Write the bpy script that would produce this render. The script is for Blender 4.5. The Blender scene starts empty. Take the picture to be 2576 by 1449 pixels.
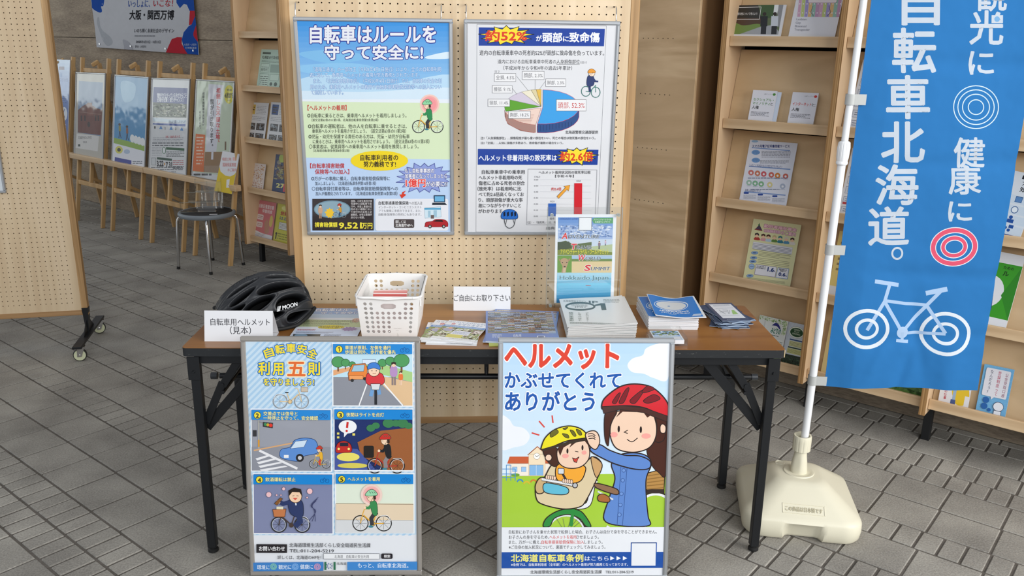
import bpy, bmesh, math, random
from mathutils import Vector, Matrix
from mathutils.geometry import tessellate_polygon
R = math.radians
S = bpy.context.scene
COL = S.collection
random.seed(7)

# ------------------------------------------------------------ camera, world, light, exposure
CAM = Vector((0.010738, -2.41368, 1.590135)); YAW, PITCH, ROLL, FPX = 0.02639, 0.282616, 0.012691, 2166.753
_f = Vector((math.sin(YAW)*math.cos(PITCH), math.cos(YAW)*math.cos(PITCH), -math.sin(PITCH)))
_r0 = Vector((math.cos(YAW), -math.sin(YAW), 0)); _u0 = _r0.cross(_f)
_r = math.cos(ROLL)*_r0 + math.sin(ROLL)*_u0; _u = -math.sin(ROLL)*_r0 + math.cos(ROLL)*_u0
cam_d = bpy.data.cameras.new('camera'); cam = bpy.data.objects.new('camera', cam_d); COL.objects.link(cam)
cam_d.sensor_width = 36; cam_d.lens = FPX/2576*36; cam_d.clip_end = 60; cam_d.clip_start = 0.05
M = Matrix((_r, _u, -_f)).transposed().to_4x4(); M.translation = CAM; cam.matrix_world = M
S.camera = cam

def lin(c):
    return c/12.92 if c <= 0.04045 else ((c+0.055)/1.055)**2.4
def hexc(h):
    h = h.lstrip('#'); return tuple(lin(int(h[i:i+2], 16)/255) for i in (0, 2, 4))

W = bpy.data.worlds.new('world'); S.world = W; W.use_nodes = True
W.node_tree.nodes['Background'].inputs[0].default_value = (0.90, 0.94, 1.0, 1)
W.node_tree.nodes['Background'].inputs[1].default_value = 0.50
def area(name, loc, target, sx, sy, power, col=(1, 1, 1)):
    l = bpy.data.lights.new(name, 'AREA'); l.shape = 'RECTANGLE'; l.size = sx; l.size_y = sy; l.energy = power; l.color = col
    o = bpy.data.objects.new(name, l); COL.objects.link(o); o.location = loc
    o.rotation_euler = (Vector(target)-Vector(loc)).to_track_quat('-Z', 'Y').to_euler(); return o
area('daylight_window_right', (4.0, -2.7, 2.5), (0.7, 0.9, 0.6), 3.2, 2.4, 190, (1.0, 0.985, 0.96))
area('daylight_window_rear', (0.6, -6.5, 3.2), (0.3, 0.6, 0.9), 4.5, 1.8, 165, (0.95, 0.98, 1.0))
area('daylight_window_left', (-9.5, 6.4, 2.35), (-3.5, 4.6, 1.0), 2.6, 1.9, 34, (0.93, 1.0, 0.97))
S.view_settings.view_transform = 'Standard'; S.view_settings.look = 'None'
S.view_settings.gamma = 1; S.view_settings.use_curve_mapping = False
S.view_settings.exposure = 0.12

# ------------------------------------------------------------ measuring helpers
def ray(x, y):
    return ((x-1288)/FPX)*_r + ((724.5-y)/FPX)*_u + _f
def hit(x, y, P, n):
    d = ray(x, y); n = Vector(n); return CAM + d*((Vector(P)-CAM).dot(n)/d.dot(n))
def pix(P):
    d = Vector(P)-CAM; z = d.dot(_f); return (1288+FPX*d.dot(_r)/z, 724.5-FPX*d.dot(_u)/z, z)
AX = R(-40.7); TV = Vector((math.cos(AX), math.sin(AX), 0)); NV = Vector((-math.sin(AX), math.cos(AX), 0))
def TN(t, n, z=0): return TV*t + NV*n + Vector((0, 0, z))
Z = Vector((0, 0, 1))

# ------------------------------------------------------------ materials
MATS = {}
def nt(name):
    m = bpy.data.materials.new(name); m.use_nodes = True; N = m.node_tree.nodes; L = m.node_tree.links
    b = N['Principled BSDF']; MATS[name] = m; return m, N, L, b
def plain(name, h, rough=0.5, metal=0.0, bump=0, bscale=200, spec=0.5, coat=0):
    m, N, L, b = nt(name); b.inputs['Base Color'].default_value = (*hexc(h), 1); b.inputs['Roughness'].default_value = rough
    b.inputs['Metallic'].default_value = metal; b.inputs['Specular IOR Level'].default_value = spec; b.inputs['Coat Weight'].default_value = coat
    if bump:
        tc = N.new('ShaderNodeTexCoord'); no = N.new('ShaderNodeTexNoise'); no.inputs['Scale'].default_value = bscale; no.inputs['Detail'].default_value = 4
        L.new(tc.outputs['Object'], no.inputs['Vector']); bp = N.new('ShaderNodeBump'); bp.inputs['Strength'].default_value = bump; bp.inputs['Distance'].default_value = 0.002
        L.new(no.outputs['Fac'], bp.inputs['Height']); L.new(bp.outputs['Normal'], b.inputs['Normal'])
    return m
def wood(name, c1, c2, scale=(3, 3, 40), rough=0.45, dist=1.2, c3=None, bump=0.05, obj_rand=0.0, mixw=1.0):
    """grain runs along the axis with the smallest scale"""
    m, N, L, b = nt(name)
    tc = N.new('ShaderNodeTexCoord'); mp = N.new('ShaderNodeMapping'); mp.inputs['Scale'].default_value = scale
    L.new(tc.outputs['Object'], mp.inputs['Vector'])
    no = N.new('ShaderNodeTexNoise'); no.inputs['Scale'].default_value = 1.0; no.inputs['Detail'].default_value = 6; no.inputs['Distortion'].default_value = dist
    L.new(mp.outputs['Vector'], no.inputs['Vector'])
    cr = N.new('ShaderNodeValToRGB'); cr.color_ramp.elements[0].position = 0.33; cr.color_ramp.elements[1].position = 0.68
    cr.color_ramp.elements[0].color = (*hexc(c1), 1); cr.color_ramp.elements[1].color = (*hexc(c2), 1)
    if c3:
        e = cr.color_ramp.elements.new(0.52); e.color = (*hexc(c3), 1)
    L.new(no.outputs['Fac'], cr.inputs['Fac'])
    out = cr.outputs['Color']
    if obj_rand:
        oi = N.new('ShaderNodeObjectInfo'); hs = N.new('ShaderNodeHueSaturation'); mr = N.new('ShaderNodeMapRange')
        mr.inputs['To Min'].default_value = 1-obj_rand; mr.inputs['To Max'].default_value = 1+obj_rand
        L.new(oi.outputs['Random'], mr.inputs['Value']); L.new(mr.outputs['Result'], hs.inputs['Value']); L.new(out, hs.inputs['Color']); out = hs.outputs['Color']
    L.new(out, b.inputs['Base Color']); b.inputs['Roughness'].default_value = rough
    bp = N.new('ShaderNodeBump'); bp.inputs['Strength'].default_value = bump; bp.inputs['Distance'].default_value = 0.001
    L.new(no.outputs['Fac'], bp.inputs['Height']); L.new(bp.outputs['Normal'], b.inputs['Normal'])
    return m
def stone(name, c1, c2, s=6, fine=160, bump=0.5, rough=0.75, rnd=0.08, zs=1.0):
    m, N, L, b = nt(name)
    tc = N.new('ShaderNodeTexCoord'); a = N.new('ShaderNodeTexNoise'); a.inputs['Scale'].default_value = s; a.inputs['Detail'].default_value = 3
    f = N.new('ShaderNodeTexNoise'); f.inputs['Scale'].default_value = fine; f.inputs['Detail'].default_value = 5; f.inputs['Roughness'].default_value = 0.65
    geo = N.new('ShaderNodeNewGeometry')
    mp = N.new('ShaderNodeMapping'); mp.inputs['Scale'].default_value = (1, 1, zs); L.new(geo.outputs['Position'], mp.inputs[0]); L.new(mp.outputs[0], a.inputs['Vector']); L.new(mp.outputs[0], f.inputs['Vector'])
    ad = N.new('ShaderNodeMath'); ad.operation = 'MULTIPLY_ADD'; ad.inputs[1].default_value = 0.55
    L.new(f.outputs['Fac'], ad.inputs[0]); sc = N.new('ShaderNodeMath'); sc.operation = 'MULTIPLY'; sc.inputs[1].default_value = 0.45
    L.new(a.outputs['Fac'], sc.inputs[0]); L.new(sc.outputs[0], ad.inputs[2])
    cr = N.new('ShaderNodeValToRGB'); cr.color_ramp.elements[0].position = 0.36; cr.color_ramp.elements[1].position = 0.64
    cr.color_ramp.elements[0].color = (*hexc(c1), 1); cr.color_ramp.elements[1].color = (*hexc(c2), 1)
    L.new(ad.outputs[0], cr.inputs['Fac'])
    oi = N.new('ShaderNodeObjectInfo'); mr = N.new('ShaderNodeMapRange'); mr.inputs['To Min'].default_value = 1-rnd; mr.inputs['To Max'].default_value = 1+rnd
    L.new(oi.outputs['Random'], mr.inputs['Value']); hs = N.new('ShaderNodeHueSaturation'); L.new(mr.outputs['Result'], hs.inputs['Value'])
    L.new(cr.outputs['Color'], hs.inputs['Color']); L.new(hs.outputs['Color'], b.inputs['Base Color'])
    b.inputs['Roughness'].default_value = rough
    bp = N.new('ShaderNodeBump'); bp.inputs['Strength'].default_value = bump; bp.inputs['Distance'].default_value = 0.003
    L.new(f.outputs['Fac'], bp.inputs['Height']); L.new(bp.outputs['Normal'], b.inputs['Normal'])
    return m
def printmat(name, rough, spec=0.5, bump=0, bs=4, trans=0):
    m, N, L, b = nt(name); at = N.new('ShaderNodeAttribute'); at.attribute_name = 'Col'; L.new(at.outputs['Color'], b.inputs['Base Color'])
    b.inputs['Roughness'].default_value = rough; b.inputs['Specular IOR Level'].default_value = spec
    if bump:
        geo = N.new('ShaderNodeNewGeometry'); no = N.new('ShaderNodeTexNoise'); no.inputs['Scale'].default_value = bs; no.inputs['Detail'].default_value = 2
        L.new(geo.outputs['Position'], no.inputs['Vector']); bp = N.new('ShaderNodeBump'); bp.inputs['Strength'].default_value = bump; bp.inputs['Distance'].default_value = 0.02
        L.new(no.outputs['Fac'], bp.inputs['Height']); L.new(bp.outputs['Normal'], b.inputs['Normal'])
    return m
PR_M = printmat('print_matt', 0.55, 0.3); PR_G = printmat('print_satin', 0.28, 0.5)
PR_F = printmat('print_under_film', 0.09, 0.5, 0.25, 5); PR_C = printmat('print_cloth', 0.85, 0.1, 0.35, 9)
m_alu = plain('aluminium', 'b9bcbf', 0.38, 0.75); m_alu_g = plain('aluminium_dull', 'a39e98', 0.5, 0.45)
m_black = plain('black_steel', '1b1d20', 0.42, 0.2, 0.1, 60); m_rub = plain('black_rubber', '141414', 0.7)
m_chrome = plain('chrome', 'd6d6d6', 0.14, 1.0); m_paper = plain('white_paper', 'e2e3e6', 0.7, 0, 0, 1, 0.2)
m_white = plain('white_plastic', 'f1efec', 0.4, 0, 0, 1, 0.4); m_cream = plain('cream_plastic', 'ddd8c2', 0.42, 0, 0.12, 500, 0.4)
m_pole = plain('pole_plastic', 'e6e8ea', 0.3); m_strap = plain('strap_vinyl', 'b2b4b2', 0.45)
m_tire = plain('caster_tyre', '2a2a28', 0.6); m_hub = plain('caster_hub', 'd9dcb8', 0.4)
m_ply = wood('birch_plywood', 'cdac88', 'e6caa6', (2.2, 2.2, 0.35), 0.5, 1.6, 'dabb96', 0.03)
m_plyh = wood('birch_plywood_across', 'b89a74', 'd8bc96', (0.7, 3, 5.5), 0.5, 2.2, 'c9ab85', 0.03)
m_panel = wood('rack_panel_ply', 'c0a27a', 'dcc09a', (0.6, 2.5, 4.0), 0.5, 2.0, 'cfb28a', 0.03)
m_peg = wood('pegboard_maple', 'd3b894', 'e8d1b0', (9, 9, 0.5), 0.5, 1.6, 'dfc7a3', 0.02)
m_frame = wood('ash_frame', '9c784b', 'd3ad7c', (38, 38, 1.0), 0.5, 0.9, 'bb9464', 0.06)
m_frameh = wood('ash_frame_across', '93704a', 'bc9468', (1.5, 30, 30), 0.5, 0.8, 'ab8458', 0.06)
m_easel = wood('easel_beech', 'b99463', 'd3af7c', (14, 14, 1.5), 0.5, 0.8, 'c8a26f', 0.03)
m_edge = wood('ply_edge', '6e4b28', 'c39a67', (180, 2, 0.4), 0.6, 0.1, 'a87f4e', 0.1)
m_ledge = wood('ledge_wood', 'c4a47e', 'dec29c', (1.5, 20, 20), 0.5, 0.6, 'd2b48e', 0.03)
m_dark = plain('painted_recess_shade', '0c0a08', 0.9)  # near-black colour standing in for shade inside slots and holes
m_tt = wood('laminate_top', '885728', 'a6723b', (0.8, 9, 9), 0.28, 1.0, '976530', 0.02)
m_floor = stone('paving_stone', '75716b', 'a8a49b', 4, 170, 0.5, 0.78); m_mortar = stone('mortar', '4a453e', '66605a', 8, 120, 0.6, 0.9)
m_trav = stone('travertine', '77695a', 'a89984', 2.2, 26, 0.3, 0.8, 0.03, 5.0)
def acrylic():
    m, N, L, b = nt('clear_acrylic'); N.remove(b)
    out = N['Material Output']; t = N.new('ShaderNodeBsdfTransparent'); t.inputs[0].default_value = (0.985, 0.988, 0.985, 1)
    g = N.new('ShaderNodeBsdfGlossy'); g.inputs['Roughness'].default_value = 0.03; fr = N.new('ShaderNodeLayerWeight'); fr.inputs[0].default_value = 0.5
    pw = N.new('ShaderNodeMath'); pw.operation = 'POWER'; pw.inputs[1].default_value = 4; L.new(fr.outputs['Facing'], pw.inputs[0]); ma = N.new('ShaderNodeMath'); ma.operation = 'MULTIPLY_ADD'; ma.inputs[1].default_value = 0.5; ma.inputs[2].default_value = 0.045; L.new(pw.outputs[0], ma.inputs[0])
    mx = N.new('ShaderNodeMixShader'); L.new(ma.outputs[0], mx.inputs[0]); L.new(t.outputs[0], mx.inputs[1]); L.new(g.outputs[0], mx.inputs[2]); L.new(mx.outputs[0], out.inputs[0])
    return m
m_acr = acrylic()
def acrylic_edge():
    m, N, L, b = nt('acrylic_edge'); b.inputs['Base Color'].default_value = (*hexc('c8cfcc'), 1); b.inputs['Roughness'].default_value = 0.1; b.inputs['Transmission Weight'].default_value = 0.6; return m
m_acre = acrylic_edge()
def worn_black():
    m, N, L, b = nt('worn_black_edge'); tc = N.new('ShaderNodeTexCoord'); mp = N.new('ShaderNodeMapping'); mp.inputs['Scale'].default_value = (30, 60, 120)
    L.new(tc.outputs['Object'], mp.inputs[0]); no = N.new('ShaderNodeTexNoise'); no.inputs['Scale'].default_value = 1; no.inputs['Detail'].default_value = 8; no.inputs['Roughness'].default_value = 0.8
    L.new(mp.outputs[0], no.inputs['Vector']); cr = N.new('ShaderNodeValToRGB'); cr.color_ramp.elements[0].position = 0.60; cr.color_ramp.elements[1].position = 0.70
    cr.color_ramp.elements[0].color = (*hexc('1d2023'), 1); cr.color_ramp.elements[1].color = (*hexc('8a8a84'), 1)
    L.new(no.outputs['Fac'], cr.inputs[0]); L.new(cr.outputs[0], b.inputs['Base Color']); b.inputs['Roughness'].default_value = 0.5
    return m
m_wornedge = worn_black()

# ------------------------------------------------------------ mesh building
class MB:
    def __init__(s): s.v = []; s.f = []; s.m = []
    def add(s, vs, fs, mi=0):
        o = len(s.v); s.v += [tuple(p) for p in vs]; s.f += [tuple(i+o for i in f) for f in fs]; s.m += [mi]*len(fs); return s
    def box(s, c, d, rot=None, b=0.0, mi=0):
        c = Vector(c); h = [x/2 for x in d]; b = min(b, min(h)*0.9)
        if b <= 0:
            vs = [Vector((sx*h[0], sy*h[1], sz*h[2])) for sx in (-1, 1) for sy in (-1, 1) for sz in (-1, 1)]
            fs = [(0, 1, 3, 2), (4, 6, 7, 5), (0, 4, 5, 1), (2, 3, 7, 6), (0, 2, 6, 4), (1, 5, 7, 3)]
        else:
            vs = []; ix = {}
            for sx in (-1, 1):
                for sy in (-1, 1):
                    for sz in (-1, 1):
                        sg = (sx, sy, sz)
                        for a in range(3):
                            ix[(sg, a)] = len(vs); vs.append(Vector([sg[k]*(h[k] if k == a else h[k]-b) for k in range(3)]))
            fs = []
            def sgn(a, sa, bb, sb, cc, sc):
                r = [0]*3; r[a] = sa; r[bb] = sb; r[cc] = sc; return tuple(r)
            for a in range(3):
                p, q = (a+1) % 3, (a+2) % 3
                for sa in (-1, 1):
                    L = [ix[(sgn(a, sa, p, i, q, j), a)] for i, j in ((-1, -1), (1, -1), (1, 1), (-1, 1))]
                    fs.append(tuple(L if sa > 0 else L[::-1]))
                for si in (-1, 1):
                    for sj in (-1, 1):
                        A = [ix[(sgn(a, k, p, si, q, sj), p)] for k in (-1, 1)]; B = [ix[(sgn(a, k, p, si, q, sj), q)] for k in (-1, 1)]
                        L = [A[0], A[1], B[1], B[0]]; fs.append(tuple(L if si*sj > 0 else L[::-1]))
            for sx in (-1, 1):
                for sy in (-1, 1):
                    for sz in (-1, 1):
                        L = [ix[((sx, sy, sz), a)] for a in range(3)]; fs.append(tuple(L if sx*sy*sz > 0 else L[::-1]))
        if rot is not None: vs = [rot @ v for v in vs]
        return s.add([c+v for v in vs], fs, mi)
    def bar(s, p, q, w, t, up=(0, 0, 1), b=0.001, mi=0):
        p = Vector(p); q = Vector(q); d = (q-p); L = d.length; d.normalize(); x = Vector(up).cross(d)
        if x.length < 1e-4: x = Vector((1, 0, 0)).cross(d)
        x.normalize(); y = d.cross(x); return s.box((p+q)/2, (w, t, L), Matrix((x, y, d)).transposed(), b, mi)
    def tube(s, pts, r, n=12, mi=0, cap=True):
        pts = [Vector(p) for p in pts]; rs = r if isinstance(r, (list, tuple)) else [r]*len(pts); vs = []; fs = []; x = None
        for i, p in enumerate(pts):
            d = (pts[min(i+1, len(pts)-1)]-pts[max(i-1, 0)])
            if d.length < 1e-9: d = pts[-1]-pts[0]
            d.normalize()
            if x is None: x = d.orthogonal().normalized()
            x = (x-d*x.dot(d)).normalized(); y = d.cross(x)
            for k in range(n):
                a = 2*math.pi*k/n; vs.append(p+(x*math.cos(a)+y*math.sin(a))*rs[i])
        for i in range(len(pts)-1):
            for k in range(n):
                a, b_ = i*n+k, i*n+(k+1) % n; fs.append((a, b_, b_+n, a+n))
        if cap: fs.append(tuple(range(n))[::-1]); fs.append(tuple(range((len(pts)-1)*n, len(pts)*n)))
        return s.add(vs, fs, mi)
    def lathe(s, prof, c=(0, 0, 0), n=32, mi=0, cap=True):
        c = Vector(c); vs = []; fs = []
        for r, z in prof:
            for k in range(n): a = 2*math.pi*k/n; vs.append(c+Vector((r*math.cos(a), r*math.sin(a), z)))
        for i in range(len(prof)-1):
            for k in range(n):
                a, b_ = i*n+k, i*n+(k+1) % n; fs.append((a, b_, b_+n, a+n))
        if cap: fs.append(tuple(range(n))[::-1]); fs.append(tuple(range((len(prof)-1)*n, len(prof)*n)))
        return s.add(vs, fs, mi)
    def prism(s, poly, z0, z1, fn=None, mi=0):
        """poly in 2d, extruded z0..z1; fn maps (x,y,z)->3d"""
        n = len(poly); fn = fn or (lambda x, y, z: Vector((x, y, z)))
        vs = [fn(x, y, z0) for x, y in poly]+[fn(x, y, z1) for x, y in poly]
        tri = tessellate_polygon([[Vector((x, y, 0)) for x, y in poly]])
        fs = [tuple(t)[::-1] for t in tri]+[tuple(i+n for i in t) for t in tri]+[(i, (i+1) % n, (i+1) % n+n, i+n) for i in range(n)]
        return s.add(vs, fs, mi)

def frame_mat(o):
    return Matrix.LocRotScale(o.location, o.rotation_euler, Vector((1, 1, 1)))
def wmat(o):
    return wmat(o.parent) @ o.matrix_parent_inverse @ frame_mat(o) if o.parent else frame_mat(o)
def obj(name, mb, mats, parent=None, world=False, smooth=None, recalc=True, loc=None):
    me = bpy.data.meshes.new(name); me.from_pydata(mb.v, [], mb.f)
    for m in (mats if isinstance(mats, (list, tuple)) else [mats]): me.materials.append(m)
    me.polygons.foreach_set('material_index', mb.m)
    if recalc:
        bm = bmesh.new(); bm.from_mesh(me); bmesh.ops.recalc_face_normals(bm, faces=bm.faces); bm.to_mesh(me); bm.free()
    if smooth: me.shade_smooth(); me.set_sharp_from_angle(angle=R(smooth))
    me.update()
    return link(name, me, parent, world, loc)
def link(name, me, parent=None, world=False, loc=None):
    o = bpy.data.objects.new(name, me); COL.objects.link(o)
    if parent:
        o.parent = parent
        if world: o.matrix_parent_inverse = wmat(parent).inverted()
    if loc: o.location = loc
    return o
def tag(o, label=None, cat=None, group=None, kind=None):
    for k, v in (('label', label), ('category', cat), ('group', group), ('kind', kind)):
        if v: o[k] = v
    return o
def thing(name, label, cat, loc=(0, 0, 0), rot=(0, 0, 0), group=None):
    o = bpy.data.objects.new(name, None); COL.objects.link(o); o.empty_display_size = 0.05
    o.location = loc; o.rotation_euler = rot if isinstance(rot, (tuple, list)) else rot
    return tag(o, label, cat, group)
def dup(root, loc, rot, label=None, group=None):
    r = root.copy(); COL.objects.link(r); r.location = loc; r.rotation_euler = rot
    if label: r['label'] = label
    if group: r['group'] = group
    for ch in list(root.children):
        c = ch.copy(); COL.objects.link(c); c.parent = r
        for g in ch.children: d = g.copy(); COL.objects.link(d); d.parent = c
    return r

# ------------------------------------------------------------ printed artwork (flat colour shapes and lettering on a sheet)
_tc = bpy.data.curves.new('lettering_source', 'FONT'); _to = bpy.data.objects.new('lettering_source', _tc); COL.objects.link(_to)
_tcache = {}
def glyphs(s, off=0.0, res=2):
    k = (s, off, res)
    if k not in _tcache:
        _tc.body = s; _tc.offset = off; _tc.resolution_u = res
        me = _to.evaluated_get(bpy.context.evaluated_depsgraph_get()).to_mesh()
        _tcache[k] = ([(v.co.x, v.co.y) for v in me.vertices], [tuple(p.vertices) for p in me.polygons])
    return _tcache[k]
def homography(src, dst):
    A = []
    for (x, y), (u, v) in zip(src, dst):
        A.append([x, y, 1, 0, 0, 0, -u*x, -u*y, u]); A.append([0, 0, 0, x, y, 1, -v*x, -v*y, v])
    n = 8
    for i in range(n):
        p = max(range(i, n), key=lambda r: abs(A[r][i])); A[i], A[p] = A[p], A[i]
        for r in range(n):
            if r != i:
                k = A[r][i]/A[i][i]
                if k: A[r] = [a-k*b for a, b in zip(A[r], A[i])]
    h = [A[i][8]/A[i][i] for i in range(n)]
    return lambda x, y: ((h[0]*x+h[1]*y+h[2])/(h[6]*x+h[7]*y+1), (h[3]*x+h[4]*y+h[5])/(h[6]*x+h[7]*y+1))
def smoothline(pts, closed, k=6):
    n = len(pts); out = []
    rng = range(n) if closed else range(n-1)
    for i in rng:
        g = (lambda j: pts[j % n]) if closed else (lambda j: pts[min(max(j, 0), n-1)])
        p0, p1, p2, p3 = g(i-1), g(i), g(i+1), g(i+2)
        for q in range(k):
            t = q/k
            out.append(tuple(0.5*((2*p1[a])+(-p0[a]+p2[a])*t+(2*p0[a]-5*p1[a]+4*p2[a]-p3[a])*t*t+(-p0[a]+3*p1[a]-3*p2[a]+p3[a])*t**3) for a in (0, 1)))
    if not closed: out.append(tuple(pts[-1]))
    return out
class Art:
    """src: corners TL,TR,BR,BL in drawing units -> sheet of Wm x Hm metres, origin bottom left"""
    EPS = 1.2e-5
    def __init__(s, Wm, Hm, src=None, bg=None, eps=None):
        eps = eps or Art.EPS
        s.W, s.H = Wm, Hm; s.v = []; s.f = []; s.c = []; s.z = 0; s.eps = eps; s.ceps = 1e-6
        src = src or [(0, 0), (Wm*1000, 0), (Wm*1000, Hm*1000), (0, Hm*1000)]
        s.h = homography(src, [(0, Hm), (Wm, Hm), (Wm, 0), (0, 0)])
        if bg: s._put([(0, 0), (Wm, 0), (Wm, Hm), (0, Hm)], [(0, 1, 2, 3)], bg, True)
    def _put(s, vs, fs, col, raw=False):
        s.z += s.eps; o = len(s.v); c = hexc(col) if isinstance(col, str) else col
        for x, y in vs:
            if not raw: x, y = s.h(x, y)
            x = min(max(x, 0), s.W); y = min(max(y, 0), s.H)
            s.v.append((x, y, s.z)); s.c.append((*c, 1))
        s.f += [tuple(i+o for i in f) for f in fs]; return s
    def poly(s, pts, col, stroke=None, sw=1, smooth=False):
        if smooth: pts = smoothline(pts, True)
        tri = tessellate_polygon([[Vector((x, y, 0)) for x, y in pts]]); s._put(pts, [tuple(t) for t in tri], col)
        if stroke: s.line(list(pts)+[pts[0], pts[1]], sw, stroke)
        return s
    def rect(s, x0, y0, x1, y1, col, stroke=None, sw=1): return s.poly([(x0, y0), (x1, y0), (x1, y1), (x0, y1)], col, stroke, sw)
    def rrect(s, x0, y0, x1, y1, r, col, stroke=None, sw=1):
        P = []
        for cx, cy, a0 in ((x1-r, y0+r, -90), (x1-r, y1-r, 0), (x0+r, y1-r, 90), (x0+r, y0+r, 180)):
            for k in range(5): a = R(a0+k*22.5); P.append((cx+r*math.cos(a), cy+r*math.sin(a)))
        return s.poly(P, col, stroke, sw)
    def circ(s, x, y, r, col, ry=None, stroke=None, sw=1, n=24, rot=0):
        ry = ry or r; P = []
        for k in range(n):
            a = 2*math.pi*k/n; u, v = r*math.cos(a), ry*math.sin(a); P.append((x+u*math.cos(rot)-v*math.sin(rot), y+u*math.sin(rot)+v*math.cos(rot)))
        s._put(P, [tuple(range(n))], col)
        if stroke: s.line(P+[P[0], P[1]], sw, stroke)
        return s
    def ring(s, x, y, r, w, col, ry=None, n=40, rot=0):
        ry = ry or r; P = []
        for d in (w/2, -w/2):
            for k in range(n):
                a = 2*math.pi*k/n; u, v = (r+d)*math.cos(a), (ry+d)*math.sin(a); P.append((x+u*math.cos(rot)-v*math.sin(rot), y+u*math.sin(rot)+v*math.cos(rot)))
        return s._put(P, [(k, (k+1) % n, n+(k+1) % n, n+k) for k in range(n)], col)
    def line(s, pts, w, col, smooth=False):
        if smooth: pts = smoothline(pts, False, 5)
        pts = [p for i, p in enumerate(pts) if i == 0 or math.dist(p, pts[i-1]) > 1e-6]; n = len(pts)
        if n < 2: return s
        L = []; Rr = []
        for i, p in enumerate(pts):
            a, b = pts[max(i-1, 0)], pts[min(i+1, n-1)]; d1 = (p[0]-a[0], p[1]-a[1]); d2 = (b[0]-p[0], b[1]-p[1])
            def nn(d): l = math.hypot(*d); return (-d[1]/l, d[0]/l) if l > 1e-9 else None
            n1, n2 = nn(d1), nn(d2); n1 = n1 or n2; n2 = n2 or n1
            m = (n1[0]+n2[0], n1[1]+n2[1]); l = math.hypot(*m)
            if l < 0.6: m = n1; k = w/2
            else: m = (m[0]/l, m[1]/l); k = w/2/max(0.5, m[0]*n1[0]+m[1]*n1[1])
            L.append((p[0]+m[0]*k, p[1]+m[1]*k)); Rr.append((p[0]-m[0]*k, p[1]-m[1]*k))
        return s._put(L+Rr, [(i, i+1, n+i+1, n+i) for i in range(n-1)], col)
    def text(s, t, x0, y0, x1, y1, col, off=0.0, out=0, outcol=None, skew=0, res=2, raw=False, rot=0):
        """ink spans x0..x1; em box spans y0 (top)..y1 (bottom)"""
        V, F = glyphs(t, 0.0, res)
        if not V: return s
        a0 = min(v[0] for v in V); a1 = max(v[0] for v in V); kx = (x1-x0)/(a1-a0); ky = (y1-y0)
        cx, cy = (x0+x1)/2, (y0+y1)/2
        def tr(v):
            x, y = x0+(v[0]-a0)*kx, y1-(v[1]+0.12)*ky
            x += skew*(y1-y)
            if rot: dx, dy = x-cx, y-cy; x, y = cx+dx*math.cos(rot)-dy*math.sin(rot), cy+dx*math.sin(rot)+dy*math.cos(rot)
            return (x, y)
        if outcol: s._copies(V, F, tr, out, outcol)
        return s._copies(V, F, tr, off, col)
    def _copies(s, V, F, tr, off, col):
        if off <= .002: sh = [(0, 0)]
        elif off <= .012: sh = [(-off, 0), (off, 0)]
        else:
            n = 6 if off < .04 else 12; sh = [(off*.92*math.cos(2*math.pi*(k+.5)/n), off*.92*math.sin(2*math.pi*(k+.5)/n)) for k in range(n)]
            if off > .06: sh += [(off*.45*math.cos(2*math.pi*k/6), off*.45*math.sin(2*math.pi*k/6)) for k in range(6)]
        z0 = s.z
        for i, (dx, dy) in enumerate(sh):
            s.z = z0+i*s.ceps; s._put([tr((x+dx, y+dy)) for x, y in V], F, col)
        return s
    def vtext(s, t, xc, y0, y1, w, col, off=0.0, out=0, outcol=None):
        h = (y1-y0)/len(t)
        for i, ch in enumerate(t):
            if ch in ' 　': continue
            V, F = glyphs(ch, 0.0)
            yb = y0+h*i
            def tr(v):
                x, y = v
                if ch in 'ー（）': x, y = 0.5-(y-0.38), 0.38-(x-0.5); x = x; y = 0.76-y if ch == 'ー' else y
                if ch in '、。': x += 0.55; y += 0.5
                return (xc+(x-0.5)*w, yb+(0.88-y)*h*0.98)
            if outcol: s._copies(V, F, tr, out, outcol)
            s._copies(V, F, tr, off, col)
        return s
    def lines(s, x0, y0, x1, y1, n, col, fill=0.45, rag=0.25, seed=1):
        rd = random.Random(seed); h = (y1-y0)/n; V = []; F = []
        for i in range(n):
            x = x0; xe = x1-(x1-x0)*(rag*rd.random() if i % 3 == 2 else 0.03*rd.random())
            y = y0+h*(i+0.5); t = h*fill/2
            while x < xe:
                l = min(rd.uniform(0.6, 2.4)*h, xe-x); o = len(V); V += [(x, y-t), (x+l, y-t), (x+l, y+t), (x, y+t)]; F.append((o, o+1, o+2, o+3)); x += l+h*0.28
        return s._put(V, F, col)
    def mosaic(s, x0, y0, x1, y1, nx, ny, cols, seed=1, gap=0.0):
        rd = random.Random(seed); dx, dy = (x1-x0)/nx, (y1-y0)/ny
        by = {}
        for i in range(nx):
            for j in range(ny): by.setdefault(rd.choice(cols), []).append((i, j))
        z = s.z
        for c, L in by.items():
            V = []; F = []
            for i, j in L:
                o = len(V); V += [(x0+dx*i, y0+dy*j), (x0+dx*(i+1)-gap*dx, y0+dy*j), (x0+dx*(i+1)-gap*dx, y0+dy*(j+1)-gap*dy), (x0+dx*i, y0+dy*(j+1)-gap*dy)]; F.append((o, o+1, o+2, o+3))
            s._put(V, F, c)
        return s
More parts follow.
